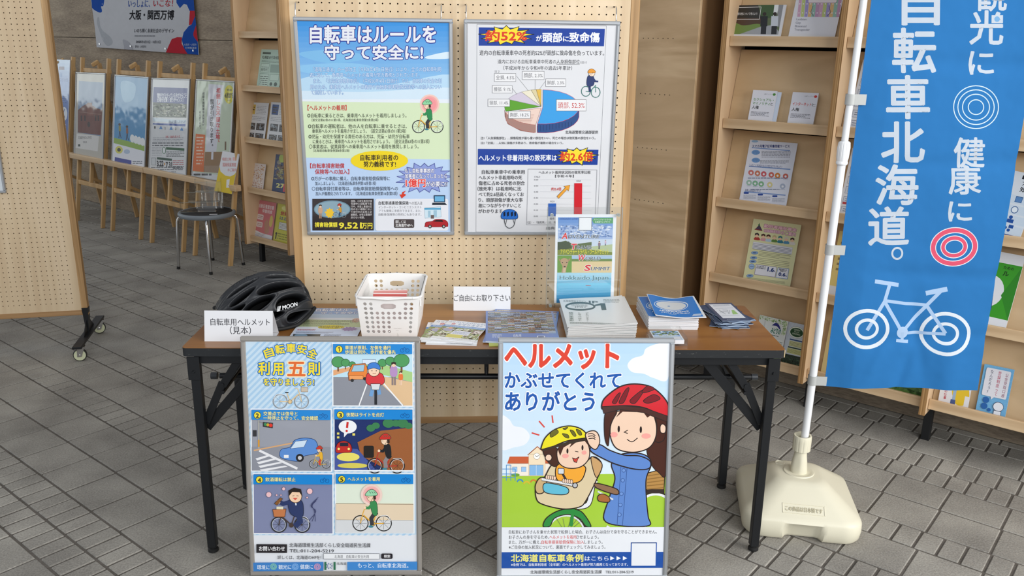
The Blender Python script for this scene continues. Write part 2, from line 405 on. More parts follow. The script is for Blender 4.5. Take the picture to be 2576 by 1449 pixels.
    def blots(s, x0, y0, x1, y1, n, cols, seed=1, r=.06):
        rd = random.Random(seed); w, h = x1-x0, y1-y0; q = r*min(w, h)
        for c in cols:
            V = []; F = []
            for _ in range(n//len(cols)):
                a_, b_ = q*rd.uniform(.5, 1.8), q*rd.uniform(.35, 1.0); cx, cy = x0+a_+rd.random()*(w-2*a_), y0+b_+rd.random()*(h-2*b_); o = len(V); t = rd.uniform(-.5, .5)
                for k in range(7):
                    an = 2*math.pi*k/7; g = rd.uniform(.7, 1.0); dx, dy = a_*g*math.cos(an), b_*g*math.sin(an); V.append((min(max(cx+dx-dy*t*.3, x0), x1), min(max(cy+dy+dx*t*.3, y0), y1)))
                F.append(tuple(range(o, o+7)))
            s._put(V, F, c)
        return s
    def grad(s, x0, y0, x1, y1, c0, c1, n=12):
        a, b = hexc(c0), hexc(c1)
        for k in range(n):
            t = k/(n-1); s._put([(x0, y0+(y1-y0)*k/n), (x1, y0+(y1-y0)*k/n), (x1, y0+(y1-y0)*(k+1)/n), (x0, y0+(y1-y0)*(k+1)/n)], [(0, 1, 2, 3)], tuple(a[i]*(1-t)+b[i]*t for i in range(3)))
            s.z -= s.eps
        s.z += s.eps; return s
    def burst(s, cx, cy, rx, ry, n, col, stroke=None, sw=1, inner=0.68, seed=3):
        rd = random.Random(seed); P = []
        for k in range(2*n):
            a = math.pi*k/n-1.57; q = (1.0+rd.uniform(-.08, .1)) if k % 2 == 0 else inner; P.append((cx+rx*q*math.cos(a), cy+ry*q*math.sin(a)))
        return s.poly(P, col, stroke, sw)
    def mesh(s, name, fn, mat, maxedge=None):
        """fn(u,v,z)->Vector"""
        vs = s.v; fs = s.f; cs = s.c
        if maxedge:
            bm = bmesh.new(); lay = bm.verts.layers.float_color.new('c')
            bv = []
            for p, c in zip(vs, cs): q = bm.verts.new(p); q[lay] = c; bv.append(q)
            for f in fs:
                try: bm.faces.new([bv[i] for i in f])
                except ValueError: pass
            bmesh.ops.triangulate(bm, faces=bm.faces[:])
            for it in range(7):
                ed = [e for e in bm.edges if e.calc_length() > maxedge]
                if not ed: break
                bmesh.ops.subdivide_edges(bm, edges=ed, cuts=1, use_grid_fill=False); bmesh.ops.triangulate(bm, faces=[f for f in bm.faces if len(f.verts) > 3])
            bm.verts.index_update(); vs = [tuple(q.co) for q in bm.verts]; cs = [tuple(q[lay]) for q in bm.verts]; fs = [tuple(q.index for q in f.verts) for f in bm.faces]; bm.free()
        P = [fn(*p) for p in vs]
        me = bpy.data.meshes.new(name); me.from_pydata([tuple(p) for p in P], [], fs)
        at = me.color_attributes.new('Col', 'FLOAT_COLOR', 'POINT'); at.data.foreach_set('color', [x for c in cs for x in c])
        me.materials.append(mat); me.update(); return me
def quad_pose(px, P, n, lift=0.0):
    """px: TL,TR,BR,BL picture measurements on the plane (P,n), n towards the viewer. returns matrix (x right, y up the sheet, z out), W, H; origin bottom left"""
    n = Vector(n).normalized(); TL, TR, BR, BL = [hit(x, y, P, n) for x, y in px]
    u = ((TR-TL)+(BR-BL)); u -= n*u.dot(n); u.normalize(); v = n.cross(u)
    Wm = ((TR-TL).length+(BR-BL).length)/2; Hm = abs(((TL+TR)/2-(BL+BR)/2).dot(v))
    c = (TL+TR+BR+BL)/4; o = c-u*Wm/2-v*Hm/2+n*lift
    m = Matrix((u, v, n)).transposed().to_4x4(); m.translation = o; return m, Wm, Hm
def pagemesh(Wm, Hm, th, bend=0.0, nx=6):
    """a thin leaf/booklet body, z from -th to 0, optional curl"""
    b = MB(); b.box((Wm/2, Hm/2, -th/2), (Wm, Hm, th)); return b
# ============================================================ THE SETTING
fl = MB(); c0 = [TN(-11, -2.6, -0.0035), TN(4.2, -2.6, -0.0035), TN(4.2, 2.04, -0.0035), TN(-11, 2.04, -0.0035)]
fl.add(c0+[p-Z*0.05 for p in c0], [(0, 1, 2, 3), (7, 6, 5, 4), (0, 4, 5, 1), (1, 5, 6, 2), (2, 6, 7, 3), (3, 7, 4, 0)])
floor = obj('floor', fl, m_mortar); floor['kind'] = 'structure'
rows = []
nb = [(-1.12, -.929, 'L', -.08), (-.929, -.813, 's', -.98), (-.813, -.689, 's', -.922), (-.689, -.498, 'L', -1.213), (-.498, -.311, 'L', -1.222), (-.311, -.183, 's', -1.60),
      (-.183, .006, 'L', -1.614), (.006, .12, 's', -.261), (.12, .323, 'L', -.29), (.323, .52, 'L', -.481), (.52, .635, 's', -.621), (.635, .75, 's', -.557),
      (.75, .94, 'L', 1.056), (.94, 1.066, 's', .969), (1.066, 1.253, 'L', 1.048), (1.253, 1.432, 'L', 1.044), (1.432, 1.55, 's', .59), (1.55, 1.68, 's', .60),
      (1.68, 1.867, 'L', .826), (1.867, 1.97, 's', .926), (1.97, 2.04, 'L', .9), (-1.24, -1.12, 's', 0), (-1.43, -1.24, 'L', .1), (-1.62, -1.43, 'L', .1), (-1.74, -1.62, 's', 0), (-1.86, -1.74, 's', 0)]
tiles = []
for a, b, k, ph in nb:
    w = 0.1965 if k == 'L' else 0.0705
    i0 = int((-10.5-ph)/w); i1 = int((3.6-ph)/w)
    for i in range(i0, i1):
        P = TN(ph+(i+.5)*w, (a+b)/2); x, y, z = pix(P)
        if z < 0.4 or not (-700 < x < 3300) or y > 2100: continue
        vis = -40 < x < 2616 and y < 1500
        tiles.append((z if vis else z+50, ph+(i+.5)*w, (a+b)/2, w-(.007 if k == 'L' else .008), (b-a)-.008))
tiles.sort()
tmesh = {}
rt = Matrix.Rotation(AX, 3, 'Z'); rd = random.Random(3)
stuff = MB()
for i, (z, t, n, w, h) in enumerate(tiles):
    key = (round(w, 3), round(h, 3))
    if i < 300:
        if key not in tmesh:
            b = MB(); b.box((0, 0, -.006), (w, h, .012), None, .0028); me = bpy.data.meshes.new('paving_tile'); me.from_pydata(b.v, [], b.f); me.materials.append(m_floor); tmesh[key] = me
        o = link('paving_tile', tmesh[key], floor); o.location = TN(t, n, rd.uniform(-.0008, .0008)); o.rotation_euler = (rd.uniform(-.002, .002), rd.uniform(-.002, .002), AX)
    else:
        stuff.box(TN(t, n, -.006+rd.uniform(-.0008, .0008)), (w, h, .012), rt, .0026)
o = obj('paving_tiles', stuff, m_floor, floor, recalc=False); o['kind'] = 'stuff'

wb = MB(); n0 = 2.045
wb.add([TN(-11, n0, -.1), TN(3.8, n0, -.1), TN(3.8, n0, 3.2), TN(-11, n0, 3.2), TN(-11, n0+.2, -.1), TN(3.8, n0+.2, -.1), TN(3.8, n0+.2, 3.2), TN(-11, n0+.2, 3.2)],
       [(0, 1, 2, 3), (5, 4, 7, 6), (3, 2, 6, 7), (1, 5, 6, 2), (4, 0, 3, 7), (0, 4, 5, 1)])
wall = obj('wall_back', wb, m_mortar); wall['kind'] = 'structure'
for zi, (z0, z1) in enumerate(((0, .43), (.43, .99), (.99, 1.545), (1.545, 2.10), (2.10, 2.65), (2.65, 3.2))):
    t = -10.9+0.9*(zi % 2)
    while t < .5:
        b = MB(); b.box((0, 0, 0), (3.599, .03, z1-z0-.004), None, .002)
        o = obj('travertine_slab', b, m_trav, wall); o.location = TN(t+1.8, n0-.012, (z0+z1)/2); o.rotation_euler = (0, 0, AX); t += 3.6

# ============================================================ PLYWOOD CABINET between the two racks
cb = thing('plywood_cabinet', 'tall plain plywood cabinet behind the right edge of the pegboard, with rows of pin holes', 'cabinet', TN(-.265, 1.70, 0), (0, 0, AX))
b = MB(); b.box((-.45, .009, 1.15), (.90, .018, 2.0), None, .001); obj('front_panel', b, m_plyh, cb)
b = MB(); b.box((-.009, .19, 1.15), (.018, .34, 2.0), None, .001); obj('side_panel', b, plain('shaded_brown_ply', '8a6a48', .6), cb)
b = MB(); b.box((-.891, .19, 1.15), (.018, .34, 2.0), None, .001); obj('side_panel', b, m_ply, cb)
b = MB(); b.box((-.45, .33, 1.15), (.86, .012, 1.98)); b.box((-.45, .18, 2.14), (.86, .3, .018)); b.box((-.45, .18, .16), (.86, .3, .018)); obj('carcass', b, m_plyh, cb)
for x in (-.84, -.06):
    for y in (.06, .30): b = MB(); b.box((x, y, .075), (.04, .04, .15), None, .002); obj('foot', b, m_black, cb)
b = MB()
for z in (1.596, 1.351, 1.104, .857):
    for k in range(7): b.tube([(-.274+.0253*k, -.0004, z), (-.274+.0253*k, .004, z)], .0022, 8)
tag(obj('painted_pin_hole', b, m_dark, cb), kind='stuff')  # flush near-black discs paint the darkness inside the pin holes

# ============================================================ DISPLAY RACKS
ZL = [.213, .562, .912, 1.262, 1.611, 1.96]
def rack(name, label, t0, n0, nb_, lean=1.03):
    root = thing(name, label, 'rack', TN(t0, n0, 0), (-R(lean), 0, AX))
    b0 = MB(); b0.box((.012, .10, 1.12), (.0235, .20, 1.94), None, .0012); up = obj('upright', b0, m_ply, root).data
    e = MB(); e.box((.012, -.0008, 1.12), (.0238, .002, 1.94), None, 0); ue = obj('edge_band', e, m_edge, root).data
    root.children[0].name = 'upright'
    E0 = [c for c in root.children if c.data == ue][0]; U0 = [c for c in root.children if c.data == up][0]; E0.parent = U0
    for k in range(1, nb_+1):
        u = link('upright', up, root, loc=(.5013*k, 0, 0)); link('edge_band', ue, u)
    lb = MB(); lb.box((0, .037, -.021), (.474, .014, .042), None, .0015); sb = MB(); sb.box((0, .095, -.034), (.474, .105, .012), None, .001)
    sl = .225; H = .324
    pb = MB(); pb.box((0, 0, H/2), (.474, .006, H), None, .001)
    mm = {}
    for k in range(nb_):
        xc = .0245+.2375+.5013*k
        for z in ZL:
            for nm, mb, mt, loc, rx in (('ledge', lb, m_ledge, (xc, 0, z), 0), ('shelf_board', sb, m_plyh, (xc, 0, z), 0), ('back_panel', pb, m_panel, (xc, .084, z-.022), -sl)):
                if nm not in mm: o = obj(nm, mb, mt, root); mm[nm] = o.data
                else: o = link(nm, mm[nm], root)
                o.location = loc; o.rotation_euler = (rx, 0, 0)
    b = MB(); b.box((.25*nb_, .194, 1.12), (.5013*nb_, .008, 1.92)); obj('added_slot_blackout', b, m_dark, root)  # added near-black board closes the open back so the slots look dark
    for k in range(nb_+1):
        x = .5013*k+.014
        b = MB(); b.box((x, .13, .075), (.032, .032, .15), None, .002); b.box((x, .13, .003), (.034, .034, .006), None, .001); obj('foot', b, m_black, root)
    b = MB(); b.box((.25*nb_, .13, .145), (.5013*nb_, .03, .012), None, .002); obj('base_rail', b, m_black, root)
    return root
rack_r = rack('display_rack', 'birch plywood brochure rack with slanted shelves on the right behind the table and flag', -.169, 1.70, 4)
rack_l = rack('display_rack', 'birch plywood brochure rack between the easels and the left edge of the pegboard', -3.70, 1.62, 2)
def rack_plane(n0, k):
    # leaning back panel of shelf k: a point and the normal towards the viewer
    z = ZL[k]; c = math.cos(.24); s_ = math.sin(.24)
    return TN(0, n0+.018*z+.078, z), (-NV*c + Z*s_)

# ============================================================ FOLDING TABLE
tb = thing('folding_table', 'long brown folding table with worn black edge and black folding steel legs', 'table', (0, .222, 0))
D = .446
b = MB(); P = []
for cx, cy, a0 in ((.9-.012, .012, -90), (.9-.012, D-.012, 0), (-.9+.012, D-.012, 90), (-.9+.012, .012, 180)):
    for k in range(5): a = R(a0+22.5*k); P.append((cx+.012*math.cos(a), cy+.012*math.sin(a)))
b.prism(P, .6985, .7); obj('tabletop', b, m_tt, tb, True)
b = MB(); b.prism(P, .673, .6985); obj('tabletop_edge', b, m_wornedge, tb, True)
b = MB(); Q = [(x*.9995, y+(.0003 if y < .2 else -.0003)) for x, y in P]; b.prism(Q, .6975, .6988); b.box((.8985, .012, .686), (.003, .02, .024), None, .001)
obj('bare_wood_edge', b, plain('raw_particle_board', 'c9b48c', .8), tb, True)
b = MB()
for y in (.022, D-.022): b.box((0, y, .658), (1.744, .006, .03), None, .001); b.box((0, y+(.012 if y < .2 else -.012), .668), (1.744, .03, .006), None, .001)
for x in (-.872, .872): b.box((x, D/2, .658), (.006, D-.05, .03), None, .001)
obj('apron', b, m_black, tb, True)
for sx in (-1, 1):
    for y in (.022, D-.02):
        b = MB(); b.box((sx*.8705, y, .338), (.027, .027, .64), None, .002); lg = obj('leg', b, m_black, tb, True, recalc=False)
        b = MB(); b.lathe([(.009, .012), (.009, .022)], (sx*.8705, y, 0), 12); b.lathe([(.013, 0), (.0165, .003), (.0165, .01), (.010, .014)], (sx*.8705, y, 0), 16); obj('foot_glide', b, m_rub, lg, True, 40)
        b = MB(); b.box((sx*.872, y+(-.0155 if y < .2 else .0155), .632), (.036, .003, .075), None, .001); b.tube([(sx*.872, y+(-.017 if y < .2 else .017), .622), (sx*.872, y+(-.022 if y < .2 else .022), .622)], [.005, .003], 10); obj('hinge_plate', b, m_black, lg, True)
    for y in (.05, D-.05):
        b = MB(); b.bar((sx*.865, y, .42), (sx*.665, y, .655), .03, .006, (0, 1, 0)); obj('fixed_brace', b, m_black, tb, True)
        b = MB(); b.bar((sx*.862, y-.012, .44), (sx*.80, y-.012, .575), .024, .004, (0, 1, 0)); b.bar((sx*.80, y-.016, .565), (sx*.735, y-.016, .665), .024, .004, (0, 1, 0)); b.tube([(sx*.80, y-.022, .57), (sx*.80, y-.008, .57)], .006, 10); obj('folding_strut', b, m_black, tb, True)
    b = MB(); b.tube([(sx*.80, .03, .545), (sx*.80, D-.03, .545)], .006, 10); obj('cross_rod', b, m_black, tb, True)
    b = MB(); b.box((sx*.8705, D/2, .30), (.018, D-.06, .018), None, .002); 
    b2 = MB(); b2.tube([(sx*.86, .2, .531), (sx*.915, .2, .531)], .012, 12)
b = MB(); b.tube([(-.86, .2, .531), (.87, .2, .531)], .0095, 14); obj('shelf_rod', b, m_black, tb, True, 40)
plain('grey_cap', '34373b', .25)
for sx in (-1, 1):
    b = MB(); b.tube([(sx*.868, .2, .531), (sx*.888, .2, .531)], .0115, 14); obj('rod_end_cap', b, MATS['grey_cap'], tb, True, 40)
b = MB(); b.tube([(-.70, .22, .572), (.62, .22, .572), (.66, .24, .555), (.70, .30, .53)], .005, 10); b.tube([(-.5, .40, .572), (.62, .40, .572), (.67, .40, .54)], .005, 10)
for x in (-.55, .0, .55): b.tube([(x, .2, .531), (x, .22, .60), (x, .22, .655)], .0065, 10)
obj('wire_shelf', b, m_black, tb, True, 40)
b = MB(); b.box((.0, .21, .605), (.014, .014, .12), None, .002); obj('shelf_hanger', b, m_black, tb, True)

# ============================================================ PEGBOARDS
def peg_panel(u0, nc, zt, nr, xL, xR, zB, zT, pitch=.025, r=.0027, depth=.006):
    """front face at y=0 with real drilled holes; returns MB"""
    b = MB(); K = 8; h = pitch/2; v = []; f = []
    sq = [(1, 0), (1, 1), (0, 1), (-1, 1), (-1, 0), (-1, -1), (0, -1), (1, -1)]
    for i in range(nc):
        for j in range(nr):
            cx, cz = u0+i*pitch, zt-j*pitch; o = len(v)
            v += [(cx+a*h, 0, cz+c*h) for a, c in sq]
            v += [(cx+r*math.cos(math.pi*k/4), 0, cz+r*math.sin(math.pi*k/4)) for k in range(K)]
            v += [(cx+r*math.cos(math.pi*k/4), depth, cz+r*math.sin(math.pi*k/4)) for k in range(K)]
            for k in range(K):
                k2 = (k+1) % K; f.append((o+k, o+k2, o+8+k2, o+8+k)); f.append((o+8+k, o+8+k2, o+16+k2, o+16+k))
    b.add(v, f)
    L, Rr, T, B = u0-h, u0+(nc-.5)*pitch, zt+h, zt-(nr-.5)*pitch
    def q(x0, z0, x1, z1): b.add([(x0, 0, z0), (x1, 0, z0), (x1, 0, z1), (x0, 0, z1)], [(0, 1, 2, 3)])
    q(xL, zB, L, zT); q(Rr, zB, xR, zT); q(L, T, Rr, zT); q(L, zB, Rr, B)
    return b
def caster(parent, x, y, zt, ang):
    c = thing('caster', None, None, (x, y, 0), (0, 0, ang)); c.parent = parent
    for k in ('label', 'category'):
        if k in c: del c[k]
    b = MB(); b.lathe([(.006, -.011), (.026, -.011), (.0315, -.009), (.033, 0), (.0315, .009), (.027, .0112), (.006, .011)], n=28)
    b.v = [(x_, z_, y_+.033) for x_, y_, z_ in b.v]; obj('tyre', b, m_tire, c, smooth=40)
    b = MB(); b.lathe([(.001, -.0125), (.012, -.0125), (.0275, -.0118), (.0275, .0118), (.012, .0125), (.001, .0125)], n=28)
    b.v = [(x_, z_, y_+.033) for x_, y_, z_ in b.v]; obj('hub', b, m_hub, c, smooth=40)
    b = MB(); 
    for s in (-1, 1): b.prism([(-.012, .033-.008), (.008, .033-.008), (.026, zt), (-.010, zt)], s*.0145-.001, s*.0145+.001, lambda x_, y_, z_: Vector((x_, z_, y_)))
    b.box((.008, 0, zt), (.04, .034, .003)); b.tube([(0, -.018, .033), (0, .018, .033)], .004, 10); obj('fork', b, m_chrome, c)
    return c
def pegboard(name, label, loc, rz, u0, nc, xL, xR, zt, nr, zB, zT, fw=.03, thick=.034, feet=(), bracket=None):
    root = thing(name, label, 'display board', loc, (0, 0, rz))
    obj('perforated_panel', peg_panel(u0, nc, zt, nr, xL, xR, zB, zT), m_peg, root, recalc=False)
    b = MB(); b.box(((xL+xR)/2, thick/2+.004, (zB+zT)/2), (xR-xL, thick-.012, zT-zB)); obj('dark_hole_backing', b, m_dark, root)  # near-black sheet behind the holes, their inner shade put into its colour
    b = MB(); b.box(((xL+xR)/2, thick+.001, (zB+zT)/2), (xR-xL, .003, zT-zB)); obj('rear_panel', b, m_peg, root)
    b = MB(); b.box((xL-fw/2, thick/2-.001, (zB+zT)/2), (fw, thick+.002, zT-zB+.056), None, .0015); obj('frame_post', b, m_frame, root)
    b = MB(); b.box((xR+fw/2, thick/2-.001, (zB+zT)/2), (fw, thick+.002, zT-zB+.056), None, .0015); obj('frame_post', b, m_frame, root)
    b = MB(); b.box(((xL+xR)/2, thick/2-.001, zB-.013), (xR-xL, thick+.002, .027), None, .0015); obj('frame_rail', b, m_frameh, root)
    b = MB(); b.box(((xL+xR)/2, thick/2-.001, zT+.013), (xR-xL, thick+.002, .027), None, .0015); obj('frame_rail', b, m_frameh, root)
    for x in feet:
        b = MB(); b.box((x, thick/2, .082), (.045, .52, .012), None, .002)
        b.prism([(-.006, .088), (.006, .088), (.015, zB+.012), (-.015, zB+.012)], -.02, .02, lambda p, q, r_: Vector((x+p, thick/2-.004+r_, q)))
        b.prism([(-.11, .088), (-.018, .16), (-.018, .088)], -.002, .002, lambda p, q, r_: Vector((x+r_, thick/2+p, q)))
        b.prism([(.11, .088), (.018, .16), (.018, .088)], -.002, .002, lambda p, q, r_: Vector((x+r_, thick/2+p, q)))
        obj('foot_bar', b, m_black, root)
        for y in (-.215, .215): caster(root, x, thick/2+y, .076, R(14+rd.uniform(-10, 10)))
    return root
BYAW = 0.034028
cboard = pegboard('pegboard_stand', 'tall perforated maple board on casters standing behind the table, holding two framed posters', (-.10149, .611431, 0), BYAW,
                  -.525, 44, -.557, .582, 1.69434+.15, 65, .199, 1.87, .031, .034, feet=(-.56, .585))
lboard = pegboard('pegboard_stand', 'perforated maple board on casters at the far left edge of the picture', (-2.079, 1.90, 0), R(11.63),
                  -.0675-.025*34, 35, -.955, -.0275, .2483+.025*64, 65, .207, 1.872, .0285, .036, feet=(-.012, -.955))
# ============================================================ small picture motifs used on the posters
def bike(a, x, y, s, col, tyre='2b2b2b', face=-1, rim='d8dde0'):
    """side view bicycle; wheels on baseline y, s = wheel radius; face -1 looks left"""
    f = -face
    xr, xf = x+f*s*1.45, x-f*s*1.45
    for wx in (xr, xf):
        a.ring(wx, y-s, s*.95, s*.13, tyre); a.ring(wx, y-s, s*.82, s*.05, rim)
        for k in range(4): an = math.pi*k/4; a.line([(wx-s*.78*math.cos(an), y-s-s*.78*math.sin(an)), (wx+s*.78*math.cos(an), y-s+s*.78*math.sin(an))], s*.03, tyre)
    a.line([(xr, y-s), (x+f*s*.1, y-s*.95), (x+f*s*.5, y-s*2.1)], s*.13, col); a.line([(x+f*s*.1, y-s*.95), (x-f*s*1.05, y-s*2.0)], s*.15, col)
    a.line([(xf, y-s), (x-f*s*1.12, y-s*2.3), (x-f*s*.95, y-s*2.75), (x-f*s*.6, y-s*2.8)], s*.11, col); a.line([(x+f*s*.3, y-s*2.2), (x+f*s*.75, y-s*2.2)], s*.16, '333333')
    a.circ(x+f*s*.1, y-s*.95, s*.28, col, stroke='444444', sw=s*.05); a.line([(x+f*s*.9, y-s*1.9), (x+f*s*1.9, y-s*1.95), (x+f*s*2.35, y-s*1.3)], s*.06, 'eeeeee', True)
def rider(a, x, y, s, face=-1, helm='8fd3a0', top='2f8a52', leg='3a3a3c', col='e0a83a', halo=None, skin='f3d3b4'):
    f = -face
    bike(a, x, y, s, col, face=face)
    if halo:
        for k, c in enumerate(halo): a.circ(x-f*s*.05, y-s*4.55, s*(1.35-.28*k), c)
    a.line([(x+f*s*.35, y-s*2.3), (x-f*s*.1, y-s*1.6), (x+f*s*.0, y-s*.75)], s*.5, leg); a.circ(x-f*s*.15, y-s*.6, s*.32, '3f7f8f', ry=s*.15)
    a.poly([(x+f*s*.65, y-s*2.1), (x+f*s*.1, y-s*2.1), (x-f*s*.25, y-s*3.5), (x+f*s*.15, y-s*3.9), (x+f*s*.6, y-s*3.5)], top, '26352c', s*.05, True)
    a.line([(x+f*s*.05, y-s*3.45), (x-f*s*.4, y-s*2.9), (x-f*s*.85, y-s*2.95)], s*.34, top); a.circ(x-f*s*.9, y-s*2.95, s*.17, skin)
    a.circ(x-f*s*.1, y-s*4.25, s*.52, skin, stroke='443322', sw=s*.04); a.poly([(x+f*s*.45, y-s*4.7), (x+f*s*.5, y-s*4.0), (x+f*s*.15, y-s*3.95), (x+f*s*.2, y-s*4.5)], '3a2a22')
    a.poly([(x-f*s*.8, y-s*4.45), (x-f*s*.55, y-s*5.0), (x, y-s*5.25), (x+f*s*.5, y-s*4.95), (x+f*s*.58, y-s*4.5)], helm, '2a4a38', s*.06, True)
    a.line([(x+f*s*.25, y-s*4.5), (x-f*s*.1, y-s*3.75)], s*.05, '443322'); a.circ(x-f*s*.4, y-s*4.25, s*.05, '222222')
    for k in (-.25, .05, .32): a.line([(x+f*s*(k-.08), y-s*4.98), (x+f*s*(k+.1), y-s*4.75)], s*.07, '44664f')
def qrless(a, *p): return a
def person(a, x, y, h, top, leg='444450', hair='33251f', skin='f0cdb0', w=None):
    w = w or h*.26
    a.rect(x-w*.35, y-h*.42, x-w*.05, y, leg); a.rect(x+w*.05, y-h*.42, x+w*.35, y, leg)
    a.poly([(x-w*.5, y-h*.40), (x-w*.55, y-h*.75), (x, y-h*.8), (x+w*.55, y-h*.75), (x+w*.5, y-h*.40)], top, smooth=True)
    a.circ(x, y-h*.88, h*.1, skin); a.poly([(x-h*.1, y-h*.86), (x-h*.1, y-h*.97), (x, y-h*1.0), (x+h*.1, y-h*.97), (x+h*.1, y-h*.86), (x, y-h*.92)], hair)

def framed(name, label, loc, rot, Wm, Hm, art, mat_f, bw=.0125, dp=.014, group=None, cover=None, pm=None, world_m=None):
    """poster frame standing in its own x-z plane facing -y; four bars, backing board and print"""
    root = thing(name, label, 'poster', loc, rot, group)
    bars = [((Wm/2, Hm-bw/2), (Wm, bw)), ((Wm/2, bw/2), (Wm, bw)), ((bw/2, Hm/2), (bw, Hm-2*bw)), ((Wm-bw/2, Hm/2), (bw, Hm-2*bw))]
    for (x, z), (w, h) in bars:
        b = MB(); b.box((x-Wm/2, 0, z), (w, dp, h), None, .0022); b.box((x-Wm/2, -dp/2-.0006, z), (w*(.5 if w < h else .994), .002, h*(.5 if h < w else .994)), None, .0008)
        obj('frame_bar', b, mat_f, root)
    b = MB(); b.box((0, .001, Hm/2), (Wm-.006, .006, Hm-.006)); obj('backing_board', b, m_paper, root)
    me = art.mesh('print', lambda u, v, z: Vector((u-Wm/2, -.0023-z, v)), pm or PR_F); link('print', me, root)
    return root

# ------------------------------------------------------------ poster A : cycling rules (left, hung on the board)
A_src = [(45, 48), (1022, 62), (1028, 1373), (133, 1372)]
a = Art(.518, .738, A_src, 'd9dee6')
a.grad(40, 40, 1030, 560, '2f8fdc', '9cc9ea', 16)
for P, c in (([(60, 440), (300, 400), (560, 470), (1010, 400), (1010, 560), (60, 560)], 'b9d9ef'), ([(80, 270), (330, 250), (500, 300), (260, 330)], '7fbbe6'), ([(860, 290), (1000, 262), (1010, 300), (880, 305)], 'd8e9f5'), ([(60, 350), (400, 330), (600, 380), (200, 400)], '8cc3ea'), ([(60, 500), (500, 505), (1010, 480), (1010, 560), (60, 560)], 'd3e6f3')): a.poly(P, c, smooth=True)
a.rect(90, 550, 1020, 575, 'e4ebf2')
def bg(y): return 70+(y-65)*.061
a.poly([(102, 562), (1003, 574), (1003, 915), (124, 903)], 'd6e6c0'); a.poly([(124, 903), (1003, 915), (1004, 1357), (148, 1357)], 'bcd3f0')
a.text('自転車はルールを', 150, 98, 918, 212, 'e6e8ef', .035, .085, '2b2f8f'); a.text('守って安全に!', 240, 218, 838, 312, 'e6e8ef', .035, .085, '2b2f8f')
for t, x0, x1, y in (('「道路交通法」の一部改正（令和5年4月1日施行）により、全ての自転車利用', 168, 950, 353), ('者に対して、乗車用ヘルメットの着用が努力義務とされています。', 146, 818, 387), ('また、「北海道自転車条例」（平成30年4月1日施行）では、自転車の安全な利', 170, 952, 423), ('用のため、乗車用ヘルメットの着用や自転車損害賠償保険等への加入につい', 150, 952, 459), ('て規定しています。', 155, 352, 492)):
    a.text(t, x0, y, x1, y+30, 'dfeaf6', .0, .05, '2f7fc4')
for r, c in ((60, 'f1c9bd'), (50, 'f2a9a6'), (40, 'f29a9c')): a.circ(880, 580, r, c)
rider(a, 868, 755, 39, -1)
a.text('【ヘルメットの着用】', 134, 583, 372, 618, 'c8312d', .015)
for t, x0, x1, y, h in (('◎自転車に乗るときは、乗車用ヘルメットを着用しましょう。', 133, 738, 633, 29), ('（道交法第63条の11第1項、北海道自転車条例第5条第2項）', 158, 566, 665, 19), ('◎自転車の運転者は、他の人を自転車に乗せるときは、', 137, 740, 698, 29),
    ('乗車用ヘルメットを着用させましょう。（道交法第63条の11第2項）', 162, 735, 728, 28), ('◎児童・幼児を保護する責任のある方は、児童・幼児が自転車', 140, 757, 761, 28), ('に乗るときは、乗車用ヘルメットを着用させましょう。（道交法第63条の11第3項）', 166, 878, 791, 28),
    ('〇事業者は、従業員等への乗車用ヘルメット着用を推奨しましょう。', 143, 812, 822, 28), ('（北海道自転車条例第8条第2項）', 168, 390, 851, 19)): a.text(t, x0, y, x1, y+h, '3f4436', .004)
a.circ(572, 922, 176, 'f0d51e', ry=61); a.text('自転車利用者の', 456, 884, 686, 922, '2b2118', .025); a.text('努力義務です!', 476, 924, 672, 962, '2b2118', .025)
a.text('【自転車損害賠償', 150, 936, 358, 968, 'c0302e', .015); a.text('保険等への加入】', 180, 972, 388, 1004, 'c0302e', .015)
for t, x0, x1, y, h in (('◎万が一の事故に備え、自転車損害賠償保険等に', 157, 637, 1016, 27), ('加入しましょう。（北海道自転車条例第16条第1項）', 180, 552, 1046, 25), ('〇自転車貸付業者等は、自転車損害賠償保険等への', 160, 685, 1077, 27), ('加入が義務化されています。（北海道自転車条例第16条第3項）', 183, 682, 1108, 25)): a.text(t, x0, y, x1, y+h, '39404e', .004)
a.burst(847, 1026, 168, 92, 17, '8f9fd8', '3b3f8c', 3, .74)
a.text('もし自転車事故の', 728, 968, 906, 998, 'f4f4fa', .02, .08, '3a3a76'); a.text('加害者になってしまったら', 728, 1000, 984, 1030, 'f4f4fa', .02, .08, '3a3a76'); a.text('1億円', 733, 1030, 852, 1082, 'e2403a', .03, .09, 'f4e8e4'); a.text('が必要に!?', 857, 1046, 988, 1080, 'f4f4fa', .02, .08, '3a3a76')
a.poly([(735, 1103), (720, 1120), (736, 1128), (708, 1150), (694, 1126), (708, 1126), (712, 1112)], 'd8412f')
a.rect(163, 1152, 537, 1343, '3a3436'); a.circ(284, 1215, 112, '6f8ea0', ry=54); a.circ(284, 1215, 106, '8da9b7', ry=48)
a.burst(268, 1238, 30, 34, 9, 'f0c53c', inner=.7); rider(a, 330, 1268, 17, -1, 'c03a34', 'd39a3c', '3f4a66', '5f8fb0'); person(a, 212, 1270, 84, 'c8a184', 'b08a70')
for i, t in enumerate(('夜間、小学生男児が帰', '宅途中に自転車で走', '行中、歩道と車道の区', '別のない道路におい', 'て歩行中の女性と正', '面衝突。女性は意識が', '戻らない状態。')): a.text(t, 398, 1158+i*16.5, 526 if i < 6 else 482, 1173+i*16.5, 'e8e4e4')
a.text('損害賠償額', 178, 1292, 315, 1324, 'f2e34a', .03); a.text('9,521', 326, 1286, 462, 1336, 'f2e34a', .035); a.text('万円', 464, 1294, 528, 1334, 'f2e34a', .03)
